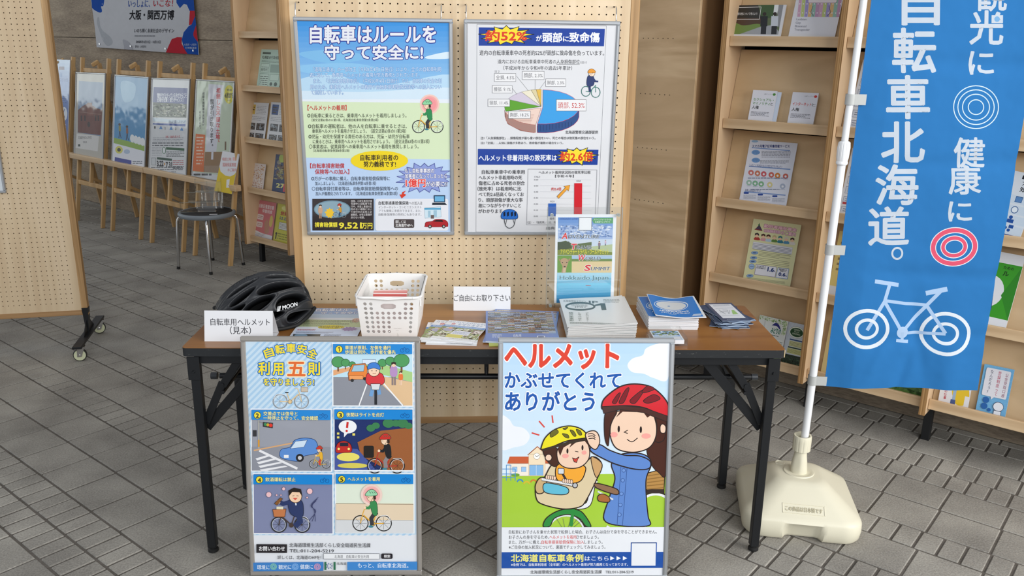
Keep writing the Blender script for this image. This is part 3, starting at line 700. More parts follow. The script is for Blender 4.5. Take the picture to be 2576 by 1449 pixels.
a.rrect(546, 1152, 992, 1345, 14, 'e6e8ee'); a.text('自転車損害賠償保険', 567, 1166, 750, 1190, '26262a', .02); a.text('への加入は', 752, 1166, 834, 1190, '26262a', .005)
for i, t in enumerate(('インターネット・コンビニエンススト', 'アでも簡単に手続きできます。また、', '自動車保険等の特約にもあります。')): a.text(t, 567, 1194+i*22, 828, 1212+i*22, '4a4a52')
a.rrect(660, 1275, 784, 1328, 8, '4c4546'); a.text('詳しくは', 670, 1280, 732, 1301, 'f2f2f2', .015); a.text('北海道庁HPへ', 670, 1302, 776, 1323, 'f2f2f2', .015)
a.rect(905, 1132, 972, 1172, '2f4f6f', '333333', 2); a.poly([(895, 1176), (972, 1176), (985, 1190), (893, 1190)], '333a44'); a.rect(910, 1137, 967, 1168, '6fb3dc')
a.poly([(846, 1208), (946, 1200), (948, 1262), (850, 1270)], 'cfe3ee', '6f94a8', 1.5); a.rect(846, 1208, 946, 1218, '4f9fc8'); a.rect(868, 1224, 884, 1262, '9fc3d6'); a.rect(902, 1222, 922, 1262, '9fc3d6'); a.rect(885, 1250, 905, 1272, '6a5a58')
a.poly([(850, 1312), (856, 1294), (892, 1288), (915, 1277), (962, 1278), (985, 1290), (990, 1312), (975, 1322), (858, 1322)], 'b02c33', '5c1418', 2, True); a.poly([(898, 1290), (918, 1280), (955, 1281), (962, 1292)], '2d2326')
for x in (880, 964): a.circ(x, 1320, 11, '2b2b2b'); a.circ(x, 1320, 6, 'b9b9b9')
posterA = framed('framed_poster', 'framed blue poster on the pegboard about bicycle rules, the left of the two hung posters', (-.3775, .592, .911), (math.atan2(.045, .737), 0, BYAW), .518, .738, a, m_alu)

# ------------------------------------------------------------ poster B : helmet statistics (right)
a = Art(.52, .738, [(30, 62), (983, 72), (922, 1372), (42, 1370)], 'dedfe2')
a.line([(110, 93), (897, 101), (850, 1355)], 2, '6a6c74'); a.line([(110, 93), (112, 1350), (850, 1355)], 2, '6a6c74')
a.poly([(121, 112), (888, 118), (883, 224), (121, 222)], '27459a')
a.burst(288, 160, 158, 58, 13, 'f3dc3c', '2b2a30', 4, .66, 5); a.text('約52%', 162, 126, 412, 198, 'd8402c', .03); a.text('が', 470, 158, 503, 196, 'f0f2f6', .03); a.text('頭部', 508, 140, 627, 202, 'f0f2f6', .03); a.text('に', 634, 160, 668, 198, 'f0f2f6', .03); a.text('致命傷', 673, 138, 856, 202, 'f0f2f6', .03)
a.text('道内の自転車乗車中の死者約52%が頭部に致命傷を負っています。', 127, 248, 884, 282, '2b2c33', .012)
a.text('道内における自転車乗車中死者の', 237, 304, 592, 332, '2f3036', .004); a.text('人身損傷部位', 594, 304, 736, 332, '2f3036', .004); a.line([(594, 333), (736, 334)], 2, '2f3036'); a.text('（注1）', 738, 314, 780, 330, '2f3036'); a.text('（平成30年から令和4年の過去5年累計）', 272, 342, 690, 370, '2f3036', .004)
a.text('注２', 218, 370, 248, 386, '44454c')
cx, cy, rx, ry = 503, 590, 222, 104
def wedge(a0, a1, c, st='6a6a6a', dx=0, dy=0, dep=0, dc=None):
    P = [(cx+dx+rx*math.sin(2*math.pi*k), cy+dy-ry*math.cos(2*math.pi*k)) for k in [a0+(a1-a0)*i/14 for i in range(15)]]
    if dep:
        Q = [p for p in P if p[1] > cy+dy-8]
        if len(Q) > 1: a.poly(Q+[(x, y+dep) for x, y in Q[::-1]], dc, st, 2)
    a.poly([(cx+dx, cy+dy)]+P, c, st, 2)
a.poly([(280, 606), (300, 660), (470, 700), (464, 750), (380, 738), (300, 696), (282, 650)], '8e6a62', smooth=False)
wedge(.523, .705, 'e9cfc2', 'b86f66', 0, 8, 46, 'a8837a'); wedge(.705, .819, '5fa034', '4f7f30', 0, 0); wedge(.819, .91, 'cfc6d6', '9a93a0'); wedge(.91, .955, 'e9e2cb', '9a937a'); wedge(.955, .978, 'd9cda3', '7a6f4a'); wedge(.978, 1.0, 'e2b955', '8a743a')
wedge(0, .523, '3f9ee0', 'c3344a', 10, 2, 54, '2f4f86')
for k in range(9): a.line([(300+k*4, 640+k*7), (462-k*3, 640+k*7)], 1.5, 'b8867a')
for k in range(12): a.line([(480+k*19, 706-k*2.2), (480+k*19, 742-k*3)], 2, '1f3560')
def lab(x0, y0, x1, y1, t, c='54555c', l=None, cw=2):
    if l: a.line(l, 1.5, '8a8a8a')
    a.rect(x0, y0, x1, y1, 'e9e9ea', '77777c', cw); a.text(t, x0+9, y0+(y1-y0)*.2, x1-9, y1-(y1-y0)*.2, c)
lab(218, 390, 348, 438, '全損, 4.5%', l=[(352, 405), (425, 494)]); lab(387, 376, 520, 426, '顔部, 2.3%', l=[(466, 428), (466, 486)]); lab(530, 422, 652, 468, '脚部, 2.3%', l=[(530, 434), (492, 486)])
lab(206, 462, 326, 508, '腰部, 9.1%', l=[(328, 480), (356, 516)]); lab(180, 545, 312, 590, '頸部, 11.4%'); lab(305, 617, 438, 662, '胸部, 18.2%'); lab(596, 547, 777, 616, '頭部, 52.3%', 'c33a3a')
a.ring(775, 497, 27, 4, '2f6f68', ry=30); a.ring(835, 503, 27, 4, '2f6f68', ry=31); a.line([(775, 497), (798, 500), (835, 460), (835, 503)], 4, '2f7f70'); a.line([(820, 440), (850, 440)], 4, '333333'); a.line([(800, 500), (798, 448), (824, 455)], 14, '2f3a66', True)
a.poly([(785, 408), (812, 398), (826, 425), (818, 462), (782, 462)], '33406e', '20284a', 2, True); a.line([(815, 412), (832, 436), (850, 438)], 10, '33406e'); a.circ(810, 388, 19, 'f6dcc4', stroke='3a2c22', sw=2); a.poly([(789, 386), (792, 368), (810, 361), (828, 370), (830, 384)], 'e59a3c', '7a4f1c', 2, True); a.line([(800, 396), (810, 399)], 2, '8a4a3a'); a.circ(816, 386, 2.5, '222222')
a.text('北海道警察交通部提供', 652, 734, 852, 756, '2f3036', .012)
a.text('注1「人身損傷部位」…損傷程度が最も重い部位をいい、死亡の場合は致死傷の部位をいう。', 137, 772, 836, 790, '2f3036', .008); a.text('注2「全損」…人体に損傷が多数あり、致命傷が複数の場合をいう。', 137, 802, 640, 819, '2f3036', .008)
a.poly([(121, 846), (855, 852), (849, 944), (121, 942)], '27459a'); a.text('ヘルメット非着用時の致死率は', 127, 880, 600, 922, 'f0f2f6', .025)
a.burst(722, 890, 132, 52, 13, 'f3dc3c', '2b2a30', 4, .64, 8); a.text('約2.6倍', 622, 862, 822, 924, 'd8402c', .03)
for i, (t, x0, x1) in enumerate((('自転車乗車中の乗車用', 146, 406), ('ヘルメット非着用時の死', 127, 390), ('傷者に占める死者の割合', 127, 407), ('（致死率）は着用時に比', 120, 386), ('べて約2.6倍高くなってお', 127, 402), ('り、頭部損傷が重大な事', 127, 395), ('故につながりやすいこと', 127, 385), ('がわかります。', 127, 282))): a.text(t, x0, 972+i*34, x1, 1000+i*34, '2f3036', .01)
a.line([(427, 969), (847, 974), (838, 1310)], 2, '85868c'); a.line([(427, 969), (420, 1307), (838, 1310)], 2, '85868c')
a.text('ヘルメット着用状況別の致死率比較', 492, 979, 808, 999, '2f3036', .008); a.text('【令和４年】', 592, 1003, 706, 1021, '2f3036', .005); a.text('（%）', 466, 1010, 500, 1022, '55565c')
for i, t in enumerate(('0.60', '0.50', '0.40', '0.30', '0.20', '0.10', '0.00')): a.text(t, 464, 1027+i*37, 489, 1039+i*37, '55565c'); a.line([(500, 1033+i*37), (812, 1035+i*37)], 1, 'b9bac0')
a.rect(551, 1178, 599, 1256, '2f62b8'); a.rect(709, 1055, 757, 1256, 'cf2430'); a.text('0.21', 564, 1158, 588, 1172, '44454c'); a.text('0.54', 723, 1034, 747, 1048, '44454c'); a.text('着用', 562, 1262, 588, 1278, '55565c'); a.text('非着用', 706, 1262, 748, 1278, '55565c')
a.poly([(604, 1135), (655, 1082), (647, 1074), (682, 1066), (674, 1102), (665, 1093), (614, 1148)], 'e8a13c', '8a6a3a', 2); a.text('約2.6倍', 569, 1080, 630, 1100, 'c8342c', .015)
a.text('（注）・「致死率」とは、死傷者のうち死者の占める割合をいう。', 424, 1285, 832, 1302, '3a3b42'); a.text('出典：警察庁', 540, 1318, 700, 1338, '2f3036', .005)
a.line([(282, 1268), (292, 1312), (316, 1328), (342, 1312), (352, 1268)], 4, '44484c', True); a.line([(300, 1270), (292, 1305)], 3, '44484c'); a.line([(336, 1270), (346, 1305)], 3, '44484c')
a.poly([(264, 1262), (270, 1234), (296, 1216), (330, 1215), (358, 1232), (366, 1262), (350, 1272), (282, 1272)], '2a6cc4', '16335f', 3, True)
for x in (284, 306, 330, 350): a.poly([(x-7, 1234), (x+5, 1226), (x+6, 1252), (x-4, 1258)], '182236')
posterB = framed('framed_poster', 'framed white poster with a pie chart, the right of the two hung on the pegboard', (.1775, .6105, .911), (math.atan2(.045, .737), 0, BYAW), .52, .738, a, m_alu)

# ------------------------------------------------------------ poster C : five cycling rules (leaning on the table front, left)
a = Art(.523, .748, [(22, 30), (1095, 30), (1102, 1455), (76, 1462)], 'e2e5ea')
a.poly([(52, 62), (1050, 62), (1070, 1215), (90, 1222)], 'c7dded')
for k in range(-30, 34):
    x = 50+k*38; P = [(x, 62), (x+19, 62), (x+19-1160, 1222), (x-1160, 1222)]
    a._put([(min(max(px_, 52), 1068), py) for px_, py in [(x+1160, 62), (x+1179, 62), (x+19, 1222), (x, 1222)]], [(0, 1, 2, 3)], 'aacbe4') if False else None
for k in range(2, 60):
    c = 110+k*38.0
    def cl(c_):
        P = []
        for x, y in ((52, c_-52), (c_-62, 62)): P.append((x, y))
        if P[0][1] > 1220: P[0] = (c_-1220, 1220)
        if P[1][0] > 1060: P[1] = (1060, c_-1060)
        return P
    p, q = cl(c); r_, t_ = cl(c+18)
    if p[0] < 1060 and r_[0] < 1060 and q[1] < 1220: a._put([p, q, t_, r_], [(0, 1, 2, 3)], 'a9cbe6'); a.z -= a.eps
a.z += a.eps
for i, ch in enumerate('自転車安全'):
    xx = (192, 258, 325, 390, 452)[i]; yy = (126, 106, 100, 106, 132)[i]
    a.text(ch, xx-27, yy-30, xx+27, yy+30, 'f6dd2a', .03, .12, '1f6cb4', rot=(-.32, -.12, 0, .12, .35)[i])
for ch, x0, x1 in (('利', 130, 196), ('用', 216, 278), ('則', 426, 496)): a.text(ch, x0, 180, x1, 262, 'f6dd2a', .03, .11, '1f6cb4')
a.text('五', 304, 168, 408, 275, 'e26a2a', .03, .10, 'f3e6c0'); a.text('を守りましょう!', 160, 278, 462, 326, 'f6dd2a', .03, .12, '1f6cb4')
bike(a, 322, 462, 44, 'e3c593', '8a8f94', 1, 'cfd6da'); a.rect(384, 332, 424, 360, 'c9bba8', '8a7a6a', 2)
pan = [((577, 72, 1049, 440), '1', ('車道が原則、左側を通行', '歩道は例外、歩行者を優先')), ((88, 468, 560, 832), '2', ('交差点では信号と', '一時停止を守って、安全確認')), ((583, 464, 1049, 826), '3', ('夜間はライトを点灯',)), ((98, 854, 568, 1208), '4', ('飲酒運転は禁止',)), ((590, 849, 1053, 1200), '5', ('ヘルメットを着用',))]
for (x0, y0, x1, y1), n_, ts in pan:
    a.rect(x0-7, y0-7, x1+7, y1+7, 'eef3f7')
    a.rect(x0, y0, x1, y1, {'1': 'bfe0ee', '2': '9b9ea8', '3': '25356a', '4': '8087a8', '5': 'dfe8d6'}[n_])
a.rect(577, 270, 1049, 440, '8d9099'); a.poly([(820, 270), (860, 262), (1049, 300), (1049, 440), (1000, 440)], 'e0bd92'); a.poly([(700, 195), (880, 195), (1049, 240), (1049, 300), (850, 250)], 'a9cf86'); a.poly([(577, 230), (700, 205), (700, 225), (577, 262)], 'e3a878')
a.line([(838, 262), (992, 440)], 8, 'eeeeee'); a.line([(785, 290), (730, 440)], 7, 'f3f3f3'); a.poly([(752, 165), (830, 165), (830, 195), (752, 195)], 'd8e6f4', '7a8fb0', 2)
for x, y, r in ((606, 180, 38), (650, 185, 26), (690, 195, 20), (870, 185, 26), (918, 175, 30), (985, 170, 46)): a.line([(x, y+r*.5), (x, y+r*1.5)], r*.25, '7a4f30'); a.circ(x, y, r, '4f9a5c', ry=r*.85, stroke='2c5a34', sw=3)
a.poly([(665, 250), (690, 195), (768, 188), (780, 215), (780, 275), (670, 290)], 'e8853a', '6b3310', 3); a.poly([(684, 238), (700, 200), (765, 196), (758, 236)], '9fc6dc', '444444', 2); a.rect(672, 262, 755, 284, 'f0a060', '5a3010', 2); a.circ(690, 290, 10, '2a2a2a'); a.circ(765, 280, 10, '2a2a2a')
person(a, 938, 318, 140, 'b58fc0', '8a7a78'); person(a, 980, 318, 84, 'e8783a', 'f0cdb0')
a.line([(830, 435), (830, 340)], 16, '2a2c30'); a.line([(830, 335), (828, 300)], 12, '3f8fc8'); a.line([(800, 385), (815, 330)], 22, '6f9fd0'); a.line([(852, 375), (845, 330)], 22, '6f9fd0')
a.poly([(772, 300), (780, 250), (826, 240), (870, 252), (882, 300), (850, 320), (800, 320)], 'd8363c', '5a1418', 3, True); a.circ(820, 232, 34, 'f6d3b4', stroke='4a3020', sw=3); a.poly([(782, 222), (790, 192), (826, 182), (852, 200), (856, 224), (820, 216)], '3f7fd0', '1c3a66', 3, True)
a.circ(808, 232, 3, '222222'); a.circ(834, 232, 3, '222222'); a.line([(812, 246), (822, 250), (832, 245)], 2.5, '8a3a2a'); a.poly([(800, 310), (858, 310), (850, 346), (808, 346)], 'd9dde0', '5a6066', 3)
# panel 2
a.rect(88, 690, 560, 832, '8f929c'); a.line([(100, 712), (335, 666)], 8, 'd9a878'); a.line([(133, 712), (360, 820)], 14, 'e9e9ec')
for i in range(4): a.poly([(110+i*8, 760+i*22), (190+i*32, 736+i*22), (206+i*32, 742+i*22), (120+i*10, 772+i*22)], 'e9e9ec')
a.line([(130, 700), (130, 530)], 9, 'a9a9a4', False); a.line([(130, 540), (160, 548)], 6, '8a8a8a'); a.poly([(155, 540), (216, 546), (214, 578), (155, 570)], '3a3a3e'); a.circ(170, 555, 9, '3f8a5a'); a.circ(185, 558, 9, 'c8a43a'); a.circ(202, 561, 11, 'e2382c'); a.rect(95, 590, 118, 628, '3a3a3e'); a.rect(125, 648, 135, 690, 'd89a3c')
a.poly([(255, 745), (265, 705), (318, 690), (345, 650), (400, 636), (460, 645), (482, 680), (480, 725), (400, 745), (370, 775), (290, 765)], '5f8ed0', '27406f', 3, True); a.poly([(318, 700), (350, 656), (420, 648), (400, 690)], 'cfe0f0', '27406f', 2); a.circ(375, 755, 24, '2b2b2e'); a.circ(375, 755, 12, 'c8c8cc'); a.rect(280, 738, 308, 755, 'eeeeee')
rider(a, 495, 818, 26, -1, 'd0382f', 'e8b23a', 'c84a3a', 'e0b83a')
# panel 3
a.poly([(720, 660), (860, 590), (1049, 570), (1049, 826), (900, 826), (740, 740)], '9c5f38'); a.rect(583, 700, 1049, 826, '3d4c92') if False else None
a.poly([(583, 690), (720, 700), (830, 826), (583, 826)], '4a5a9c'); a.circ(664, 748, 68, 'e9dc6c', ry=26); a.circ(690, 800, 90, 'd9cc5c', ry=16)
a.poly([(592, 720), (600, 670), (640, 652), (678, 672), (684, 715), (640, 722)], 'c2302c', '4a1010', 3, True); a.circ(608, 700, 7, 'f4e27a'); a.circ(668, 700, 7, 'f4e27a'); a.rect(615, 662, 665, 684, '2a2a3a')
for x, y, r in ((800, 575, 26), (830, 560, 24), (905, 545, 34), (950, 545, 26), (990, 545, 34), (1025, 560, 24)): a.circ(x, y, r, '3f7f52', ry=r*.8)
for x0, y0, x1, y1 in ((690, 606, 706, 620), (598, 602, 612, 614), (598, 625, 612, 637)): a.rect(x0, y0, x1, y1, 'e9dc6c')
a.circ(662, 567, 54, 'f0f0f2', ry=40); a.poly([(640, 598), (664, 604), (640, 630)], 'f0f0f2'); a.line([(662, 538), (658, 574)], 13, 'd0302c'); a.circ(656, 592, 7, 'd0302c')
rider(a, 890, 846, 46, -1, 'c8332e', '26262a', '8a8486', 'b8342e'); a.rrect(757, 680, 818, 752, 10, '2a2624'); a.rect(583, 826, 1049, 834, 'eef3f7')
# panel 4
for x, y, r in ((189, 975, 16), (278, 940, 10), (236, 978, 6), (262, 978, 5), (434, 954, 17), (418, 992, 6)): a.circ(x, y, r, 'f0c3c6', stroke='6a5a72', sw=2)
for k in (0, 22, 42): a.line([(485-k*.3, 990+k*.5), (440+k*.2, 1040), (470-k*.2, 1075), (425+k, 1135)], 3, '3a3f66', True)
bike(a, 318, 1203, 48, '4a3a34', face=-1); a.poly([(305, 1015), (345, 1005), (385, 1012), (396, 1060), (385, 1110), (320, 1090)], '2c3a66', '161e38', 3, True); a.line([(370, 1090), (375, 1135), (345, 1165)], 34, '2c3a66'); a.line([(310, 1020), (275, 1030), (252, 1018)], 24, '2c3a66'); a.line([(385, 1050), (350, 1072)], 22, '2c3a66'); a.line([(348, 1012), (352, 1038)], 8, 'dfe6ee')
a.circ(348, 985, 38, 'f4cfae', stroke='3a2418', sw=3); a.poly([(308, 985), (306, 950), (340, 932), (382, 942), (390, 985), (372, 960), (330, 958)], '2b2422'); a.line([(330, 982), (342, 980)], 3, '333333'); a.line([(355, 980), (368, 982)], 3, '333333'); a.poly([(332, 994), (362, 994), (347, 1008)], 'd8584a'); a.circ(246, 1018, 12, 'f4cfae'); a.poly([(222, 1028), (258, 992), (272, 1000), (238, 1038)], '8a5a30', '3a2414', 2)
a.poly([(212, 1064), (292, 1060), (284, 1108), (220, 1108)], 'c47a4c', '5a2f18', 3); a.rect(235, 1046, 275, 1062, 'e3dfc0')
# panel 5
a.rect(590, 1026, 1053, 1124, 'e3cfb2'); a.line([(590, 1027), (1053, 1030)], 3, '8a7a66'); a.rect(590, 1124, 1053, 1200, 'd6d8da'); a.line([(590, 1124), (1053, 1126)], 2, '8a8a8a')
rider(a, 806, 1192, 48, -1, '9ad6ac', '3a8a50', '3a3a3e', 'e2a93a', ('edd2c6', 'f0b3ae', 'f2a0a0'))
for (x0, y0, x1, y1), n_, ts in pan:
    a.rect(x0, y0, x1, y0+58, '1f86d2'); a.circ(x0+36, y0+31, 21, 'f2df3c', stroke='2b2b33', sw=3); (a.line([(x0+31, y0+25), (x0+38, y0+18), (x0+38, y0+45)], 5, '22222a') if n_ == '1' else a.text(n_, x0+27, y0+14, x0+45, y0+50, '22222a', .03))
    for i, t in enumerate(ts):
        yy = y0+(8 if len(ts) == 2 else 16)+i*26; xe = {'車道が原則、左側を通行': 922, '歩道は例外、歩行者を優先': 950, '交差点では信号と': 364, '一時停止を守って、安全確認': 486, '夜間はライトを点灯': 880, '飲酒運転は禁止': 350, 'ヘルメットを着用': 853}[t]
        a.text(t, x0+(72 if n_ != '3' else 71), yy, xe, yy+26, 'f3ea9c', .02, .07, '14508c')
    for dx in (-15, 15): a.ring(x1-44+dx, y0+36, 11, 3, '15599c')
    a.line([(x1-59, y0+36), (x1-46, y0+18), (x1-29, y0+36)], 3, '15599c')
a.rect(90, 1232, 1075, 1375, 'e2e5ea') if False else None
a.rect(114, 1271, 297, 1323, '2a272b'); a.text('お問い合わせ', 130, 1282, 284, 1312, 'f2f2f4', .02); a.text('北海道環境生活部くらし安全局道民生活課', 311, 1262, 796, 1290, '2f3038', .008); a.text('TEL:011-204-5219', 313, 1296, 577, 1322, '2f3038', .008)
a.text('詳しくは、北海道のHPを!', 240, 1337, 500, 1362, '2f3038', .005); a.rect(516, 1325, 850, 1358, 'e9ebee', '6a6c72', 2); a.text('北海道　自転車の安全利用', 580, 1333, 786, 1353, '3a3c44'); a.rrect(860, 1324, 928, 1356, 8, '26242a'); a.text('検索', 876, 1330, 914, 1350, 'f2f2f4', .01)
a.poly([(93, 1382), (514, 1376), (514, 1428), (93, 1434)], '3f7fc4'); a.poly([(657, 1376), (1075, 1372), (1075, 1422), (657, 1426)], '3f86cc')
a.text('環境に', 118, 1394, 192, 1424, 'e6eef8', .01); a.text('観光に', 246, 1392, 322, 1422, 'e6eef8', .01); a.text('健康に', 376, 1390, 452, 1420, 'e6eef8', .01); a.text('もっと、自転車北海道。', 720, 1380, 1022, 1412, 'e6eef8', .012)
for x, c in ((216, '8fd0a0'), (346, '8ab8ea'), (478, 'e69ab0')):
    for r in (18, 12, 6): a.ring(x, 1405, r, 3, c)
for x in (520, 575): a.rect(x, 1376, x+12, 1424, '2f6f52')
for k in range(7): an = 2*math.pi*k/7; a.line([(550+9*math.cos(an), 1400+9*math.sin(an)), (550+19*math.cos(an), 1400+19*math.sin(an))], 4, '2f4f8f')
a.text('北海道', 593, 1377, 651, 1394, '3a3c44')
yb = .10
posterC = framed('framed_poster', 'grey-framed poster leaning on the table front with five numbered comic panels of cyclists', (-.456, -yb-.008, .001), (-math.atan2(yb-.012, .74), 0, 0), .523, .748, a, m_alu_g, .0145, .014, pm=PR_F)
# ------------------------------------------------------------ poster D : mother putting a helmet on her child
OL = '2e2422'
a = Art(.522, .751, [(27, 40), (1082, 40), (1066, 1500), (16, 1500)], 'e2e5ea')
a.grad(45, 66, 1060, 860, 'b5d4ee', 'd8e8f2', 12)
a.poly([(800, 200), (830, 160), (890, 140), (910, 100), (980, 72), (1050, 70), (1045, 280), (960, 275), (900, 250), (830, 240)], 'ebeef4', smooth=True)
a.poly([(42, 510), (90, 520), (120, 560), (180, 575), (216, 620), (190, 670), (120, 690), (42, 695)], 'ebeef4', smooth=True)
a.poly([(42, 862), (300, 856), (700, 850), (1045, 856), (1042, 1175), (42, 1175)], 'a3c93f')
# school building
a.poly([(80, 787), (95, 745), (215, 745), (215, 787)], 'c8603c'); a.poly([(300, 745), (350, 745), (360, 787), (300, 787)], 'c8603c'); a.rect(92, 787, 350, 862, 'efe6d8', 'b9a890', 2)
a.poly([(205, 735), (262, 685), (320, 735)], 'f0dcbc', 'b5603c', 5); a.rect(210, 730, 310, 862, 'f0dcbc', 'c9b08c', 2); a.circ(259, 743, 19, 'f6f4ee', stroke='9a8a78', sw=2); a.line([(250, 738), (258, 746), (270, 738)], 3, '555555')
a.rect(215, 796, 298, 858, '86b6e0', '5f8ab8', 2); a.line([(256, 796), (256, 858)], 2, 'dfe9f4'); a.rect(112, 808, 140, 836, '9cc4ea', '6f9ac4', 2); a.rect(166, 808, 194, 836, '9cc4ea', '6f9ac4', 2); a.circ(130, 856, 26, '6f9f3c', ry=10)
for x in (48, 75, 102, 129): a.line([(x, 820 if x in (48, 129) else 795), (x, 890)], 4, '4f8fc8')
for y in (820, 850, 872): a.line([(48, y), (129, y)], 4, '4f8fc8')
a.line([(75, 796), (102, 796)], 4, '4f8fc8')
for x, y, c in ((158, 898, '3f86c4'), (198, 910, 'd8b83a'), (240, 900, 'd8763a')): a.line([(x-18, y), (x-8, y-12), (x+8, y-12), (x+18, y)], 8, c, True)
a.text('ヘルメット', 68, 62, 745, 226, 'd9432f', .045, .095, 'f0f2f6'); a.text('かぶせてくれて', 66, 236, 762, 342, '1f56a8', .03, .085, 'f0f2f6'); a.text('ありがとう', 68, 352, 604, 478, '1f56a8', .03, .085, 'f0f2f6')
a.line([(350, 498), (356, 543)], 8, 'd8453a'); a.line([(272, 532), (305, 569)], 8, 'd8453a'); a.line([(228, 602), (274, 616)], 8, 'd8453a')
# rear wheel, chain, far hair
a.ring(985, 1085, 112, 14, 'e6e8ea', rot=0); a.ring(985, 1085, 124, 8, OL); a.poly([(930, 845), (1040, 815), (1035, 945), (920, 945)], 'b4884c', OL, 5); [a.line([(932, 862+k*20), (1035, 845+k*22)], 6, '8f6a38') for k in range(5)]
a.rect(918, 945, 1038, 968, '3a302c')
a.poly([(925, 690), (965, 560), (1040, 500), (1045, 845), (1000, 840), (955, 790)], '4a2a22', OL, 5, True)
# mother body
a.poly([(672, 1130), (700, 1000), (735, 880), (712, 790), (760, 735), (850, 722), (925, 740), (955, 790), (925, 880), (930, 1010), (942, 1110), (948, 1165), (790, 1168)], '5f86c8', OL, 7, True)
for y in (828, 888, 970, 1038, 1098): a.circ(787-(y-828)*.08, y, 11, '6f94d2', stroke='33508a', sw=3)
a.line([(770, 800), (752, 1165)], 3, '33508a'); a.line([(808, 800), (785, 1165)], 3, '33508a')
a.line([(700, 1168), (690, 1185)], 20, 'e8e8ea')
# mother head
a.poly([(672, 480), (668, 620), (690, 680), (700, 600), (720, 540), (740, 470)], '4a2a22', OL, 5, True); a.poly([(965, 460), (985, 560), (975, 650), (1030, 640), (1042, 520), (1030, 470)], '4a2a22', OL, 5, True)
a.poly([(703, 560), (735, 490), (760, 470), (930, 470), (975, 530), (980, 620), (940, 690), (850, 718), (750, 700), (708, 640)], 'eccbb2', OL, 7, True)
a.poly([(735, 510), (760, 470), (745, 450), (950, 455), (975, 530), (955, 490), (925, 510), (900, 478), (775, 475)], '4a2a22')
a.poly([(1005, 560), (1020, 548), (1038, 565), (1034, 600), (1008, 598)], 'eccbb2', OL, 5, True)
a.poly([(648, 440), (670, 390), (760, 325), (860, 310), (960, 335), (1044, 420), (1046, 505), (900, 450), (760, 440), (665, 462)], 'cf2a33', OL, 8, True)
a.poly([(650, 445), (760, 438), (900, 450), (1046, 500), (1044, 535), (900, 480), (760, 462), (662, 486)], '4c2f2a', OL, 4)
for P in ([(712, 418), (742, 372), (760, 366), (735, 424)], [(752, 418), (790, 345), (812, 338), (782, 418)], [(818, 408), (880, 352), (900, 352), (850, 424)], [(890, 352), (925, 320), (965, 340), (905, 362)], [(900, 408), (960, 372), (1000, 398), (930, 424)]): a.poly(P, '7c1a22', OL, 4, True)
a.circ(753, 578, 7, OL, ry=20); a.circ(887, 582, 7, OL, ry=20); a.line([(808, 585), (786, 597), (808, 605)], 5, OL); a.line([(804, 640), (835, 655), (868, 632)], 5, OL, True)
a.circ(725, 612, 22, 'f0a49a', ry=16); a.circ(920, 620, 28, 'f0a49a', ry=16)
# bicycle front
a.ring(440, 1215, 128, 20, OL); a.ring(440, 1215, 112, 10, 'd8dcde'); a.poly([(300, 1168), (318, 1120), (380, 1078), (450, 1062), (520, 1072), (560, 1110), (592, 1168), (560, 1168), (520, 1120), (450, 1096), (370, 1118), (340, 1168)], '2f8a3f', OL, 6, True)
for x in (380, 420, 470, 510, 550): a.line([(440, 1215), (x, 1120)], 2, '55555a')
a.line([(470, 1168), (482, 1060)], 20, '2f8a3f'); a.rect(290, 1170, 620, 1176, 'a3c93f') if False else None
a.line([(505, 1050), (575, 1030), (602, 910), (625, 905)], 34, OL, True); a.line([(505, 1050), (575, 1030), (602, 910), (625, 905)], 24, 'e3e6ea', True)
a.poly([(255, 920), (300, 880), (345, 800), (400, 770), (520, 800), (600, 745), (655, 795), (620, 890), (560, 1010), (520, 1050), (420, 1062), (300, 1035), (258, 1000)], 'd9c7a2', OL, 7, True)
a.poly([(590, 745), (655, 790), (625, 870), (600, 820)], 'c89f6c', OL, 5, True)
a.poly([(620, 905), (745, 940), (745, 975), (625, 935)], '8c6a50', OL, 6, True); a.line([(630, 955), (725, 1005)], 10, 'd8dcde'); a.poly([(632, 985), (660, 970), (700, 990), (700, 1020), (640, 1015)], 'a5683a', OL, 5, True)
# child
a.poly([(380, 880), (380, 800), (450, 780), (545, 800), (552, 840), (520, 895), (440, 905)], 'eea63a', OL, 6, True); a.line([(405, 830), (440, 890)], 14, '3a3436'); a.rrect(388, 815, 425, 850, 6, 'd3d7da', OL, 4)
a.poly([(298, 720), (320, 690), (360, 680), (400, 730), (380, 800), (340, 790)], '4a2f26', OL, 5, True); a.circ(330, 750, 20, 'eccbb2', stroke=OL, sw=5)
a.poly([(385, 700), (450, 660), (540, 640), (575, 690), (572, 760), (520, 808), (440, 812), (390, 775)], 'eccbb2', OL, 6, True); a.poly([(385, 700), (400, 670), (560, 610), (580, 690), (548, 650), (500, 655), (455, 690), (470, 660), (420, 690), (400, 740)], '4a2f26')
a.poly([(285, 690), (310, 630), (370, 580), (450, 560), (520, 575), (560, 610), (558, 630), (440, 650), (340, 690), (290, 700)], 'e8dc2c', OL, 7, True); a.line([(290, 706), (440, 664), (558, 640)], 15, '3f352c', True)
for P in ([(340, 602), (372, 580), (388, 600), (345, 628)], [(415, 575), (445, 568), (430, 582)], [(412, 606), (445, 612), (452, 632), (430, 628)], [(458, 585), (480, 590), (496, 618), (480, 620)], [(495, 580), (520, 588), (530, 612), (512, 612)]): a.poly(P, '6b682a', OL, 3, True)
a.circ(444, 710, 6, OL, ry=16); a.circ(535, 690, 6, OL, ry=16); a.line([(490, 712), (510, 716)], 4, OL); a.poly([(475, 752), (495, 758), (515, 745), (500, 780), (485, 775)], 'c8453a', OL, 4); a.circ(432, 740, 20, 'f0a49a', ry=13); a.circ(545, 720, 15, 'f0a49a', ry=12)
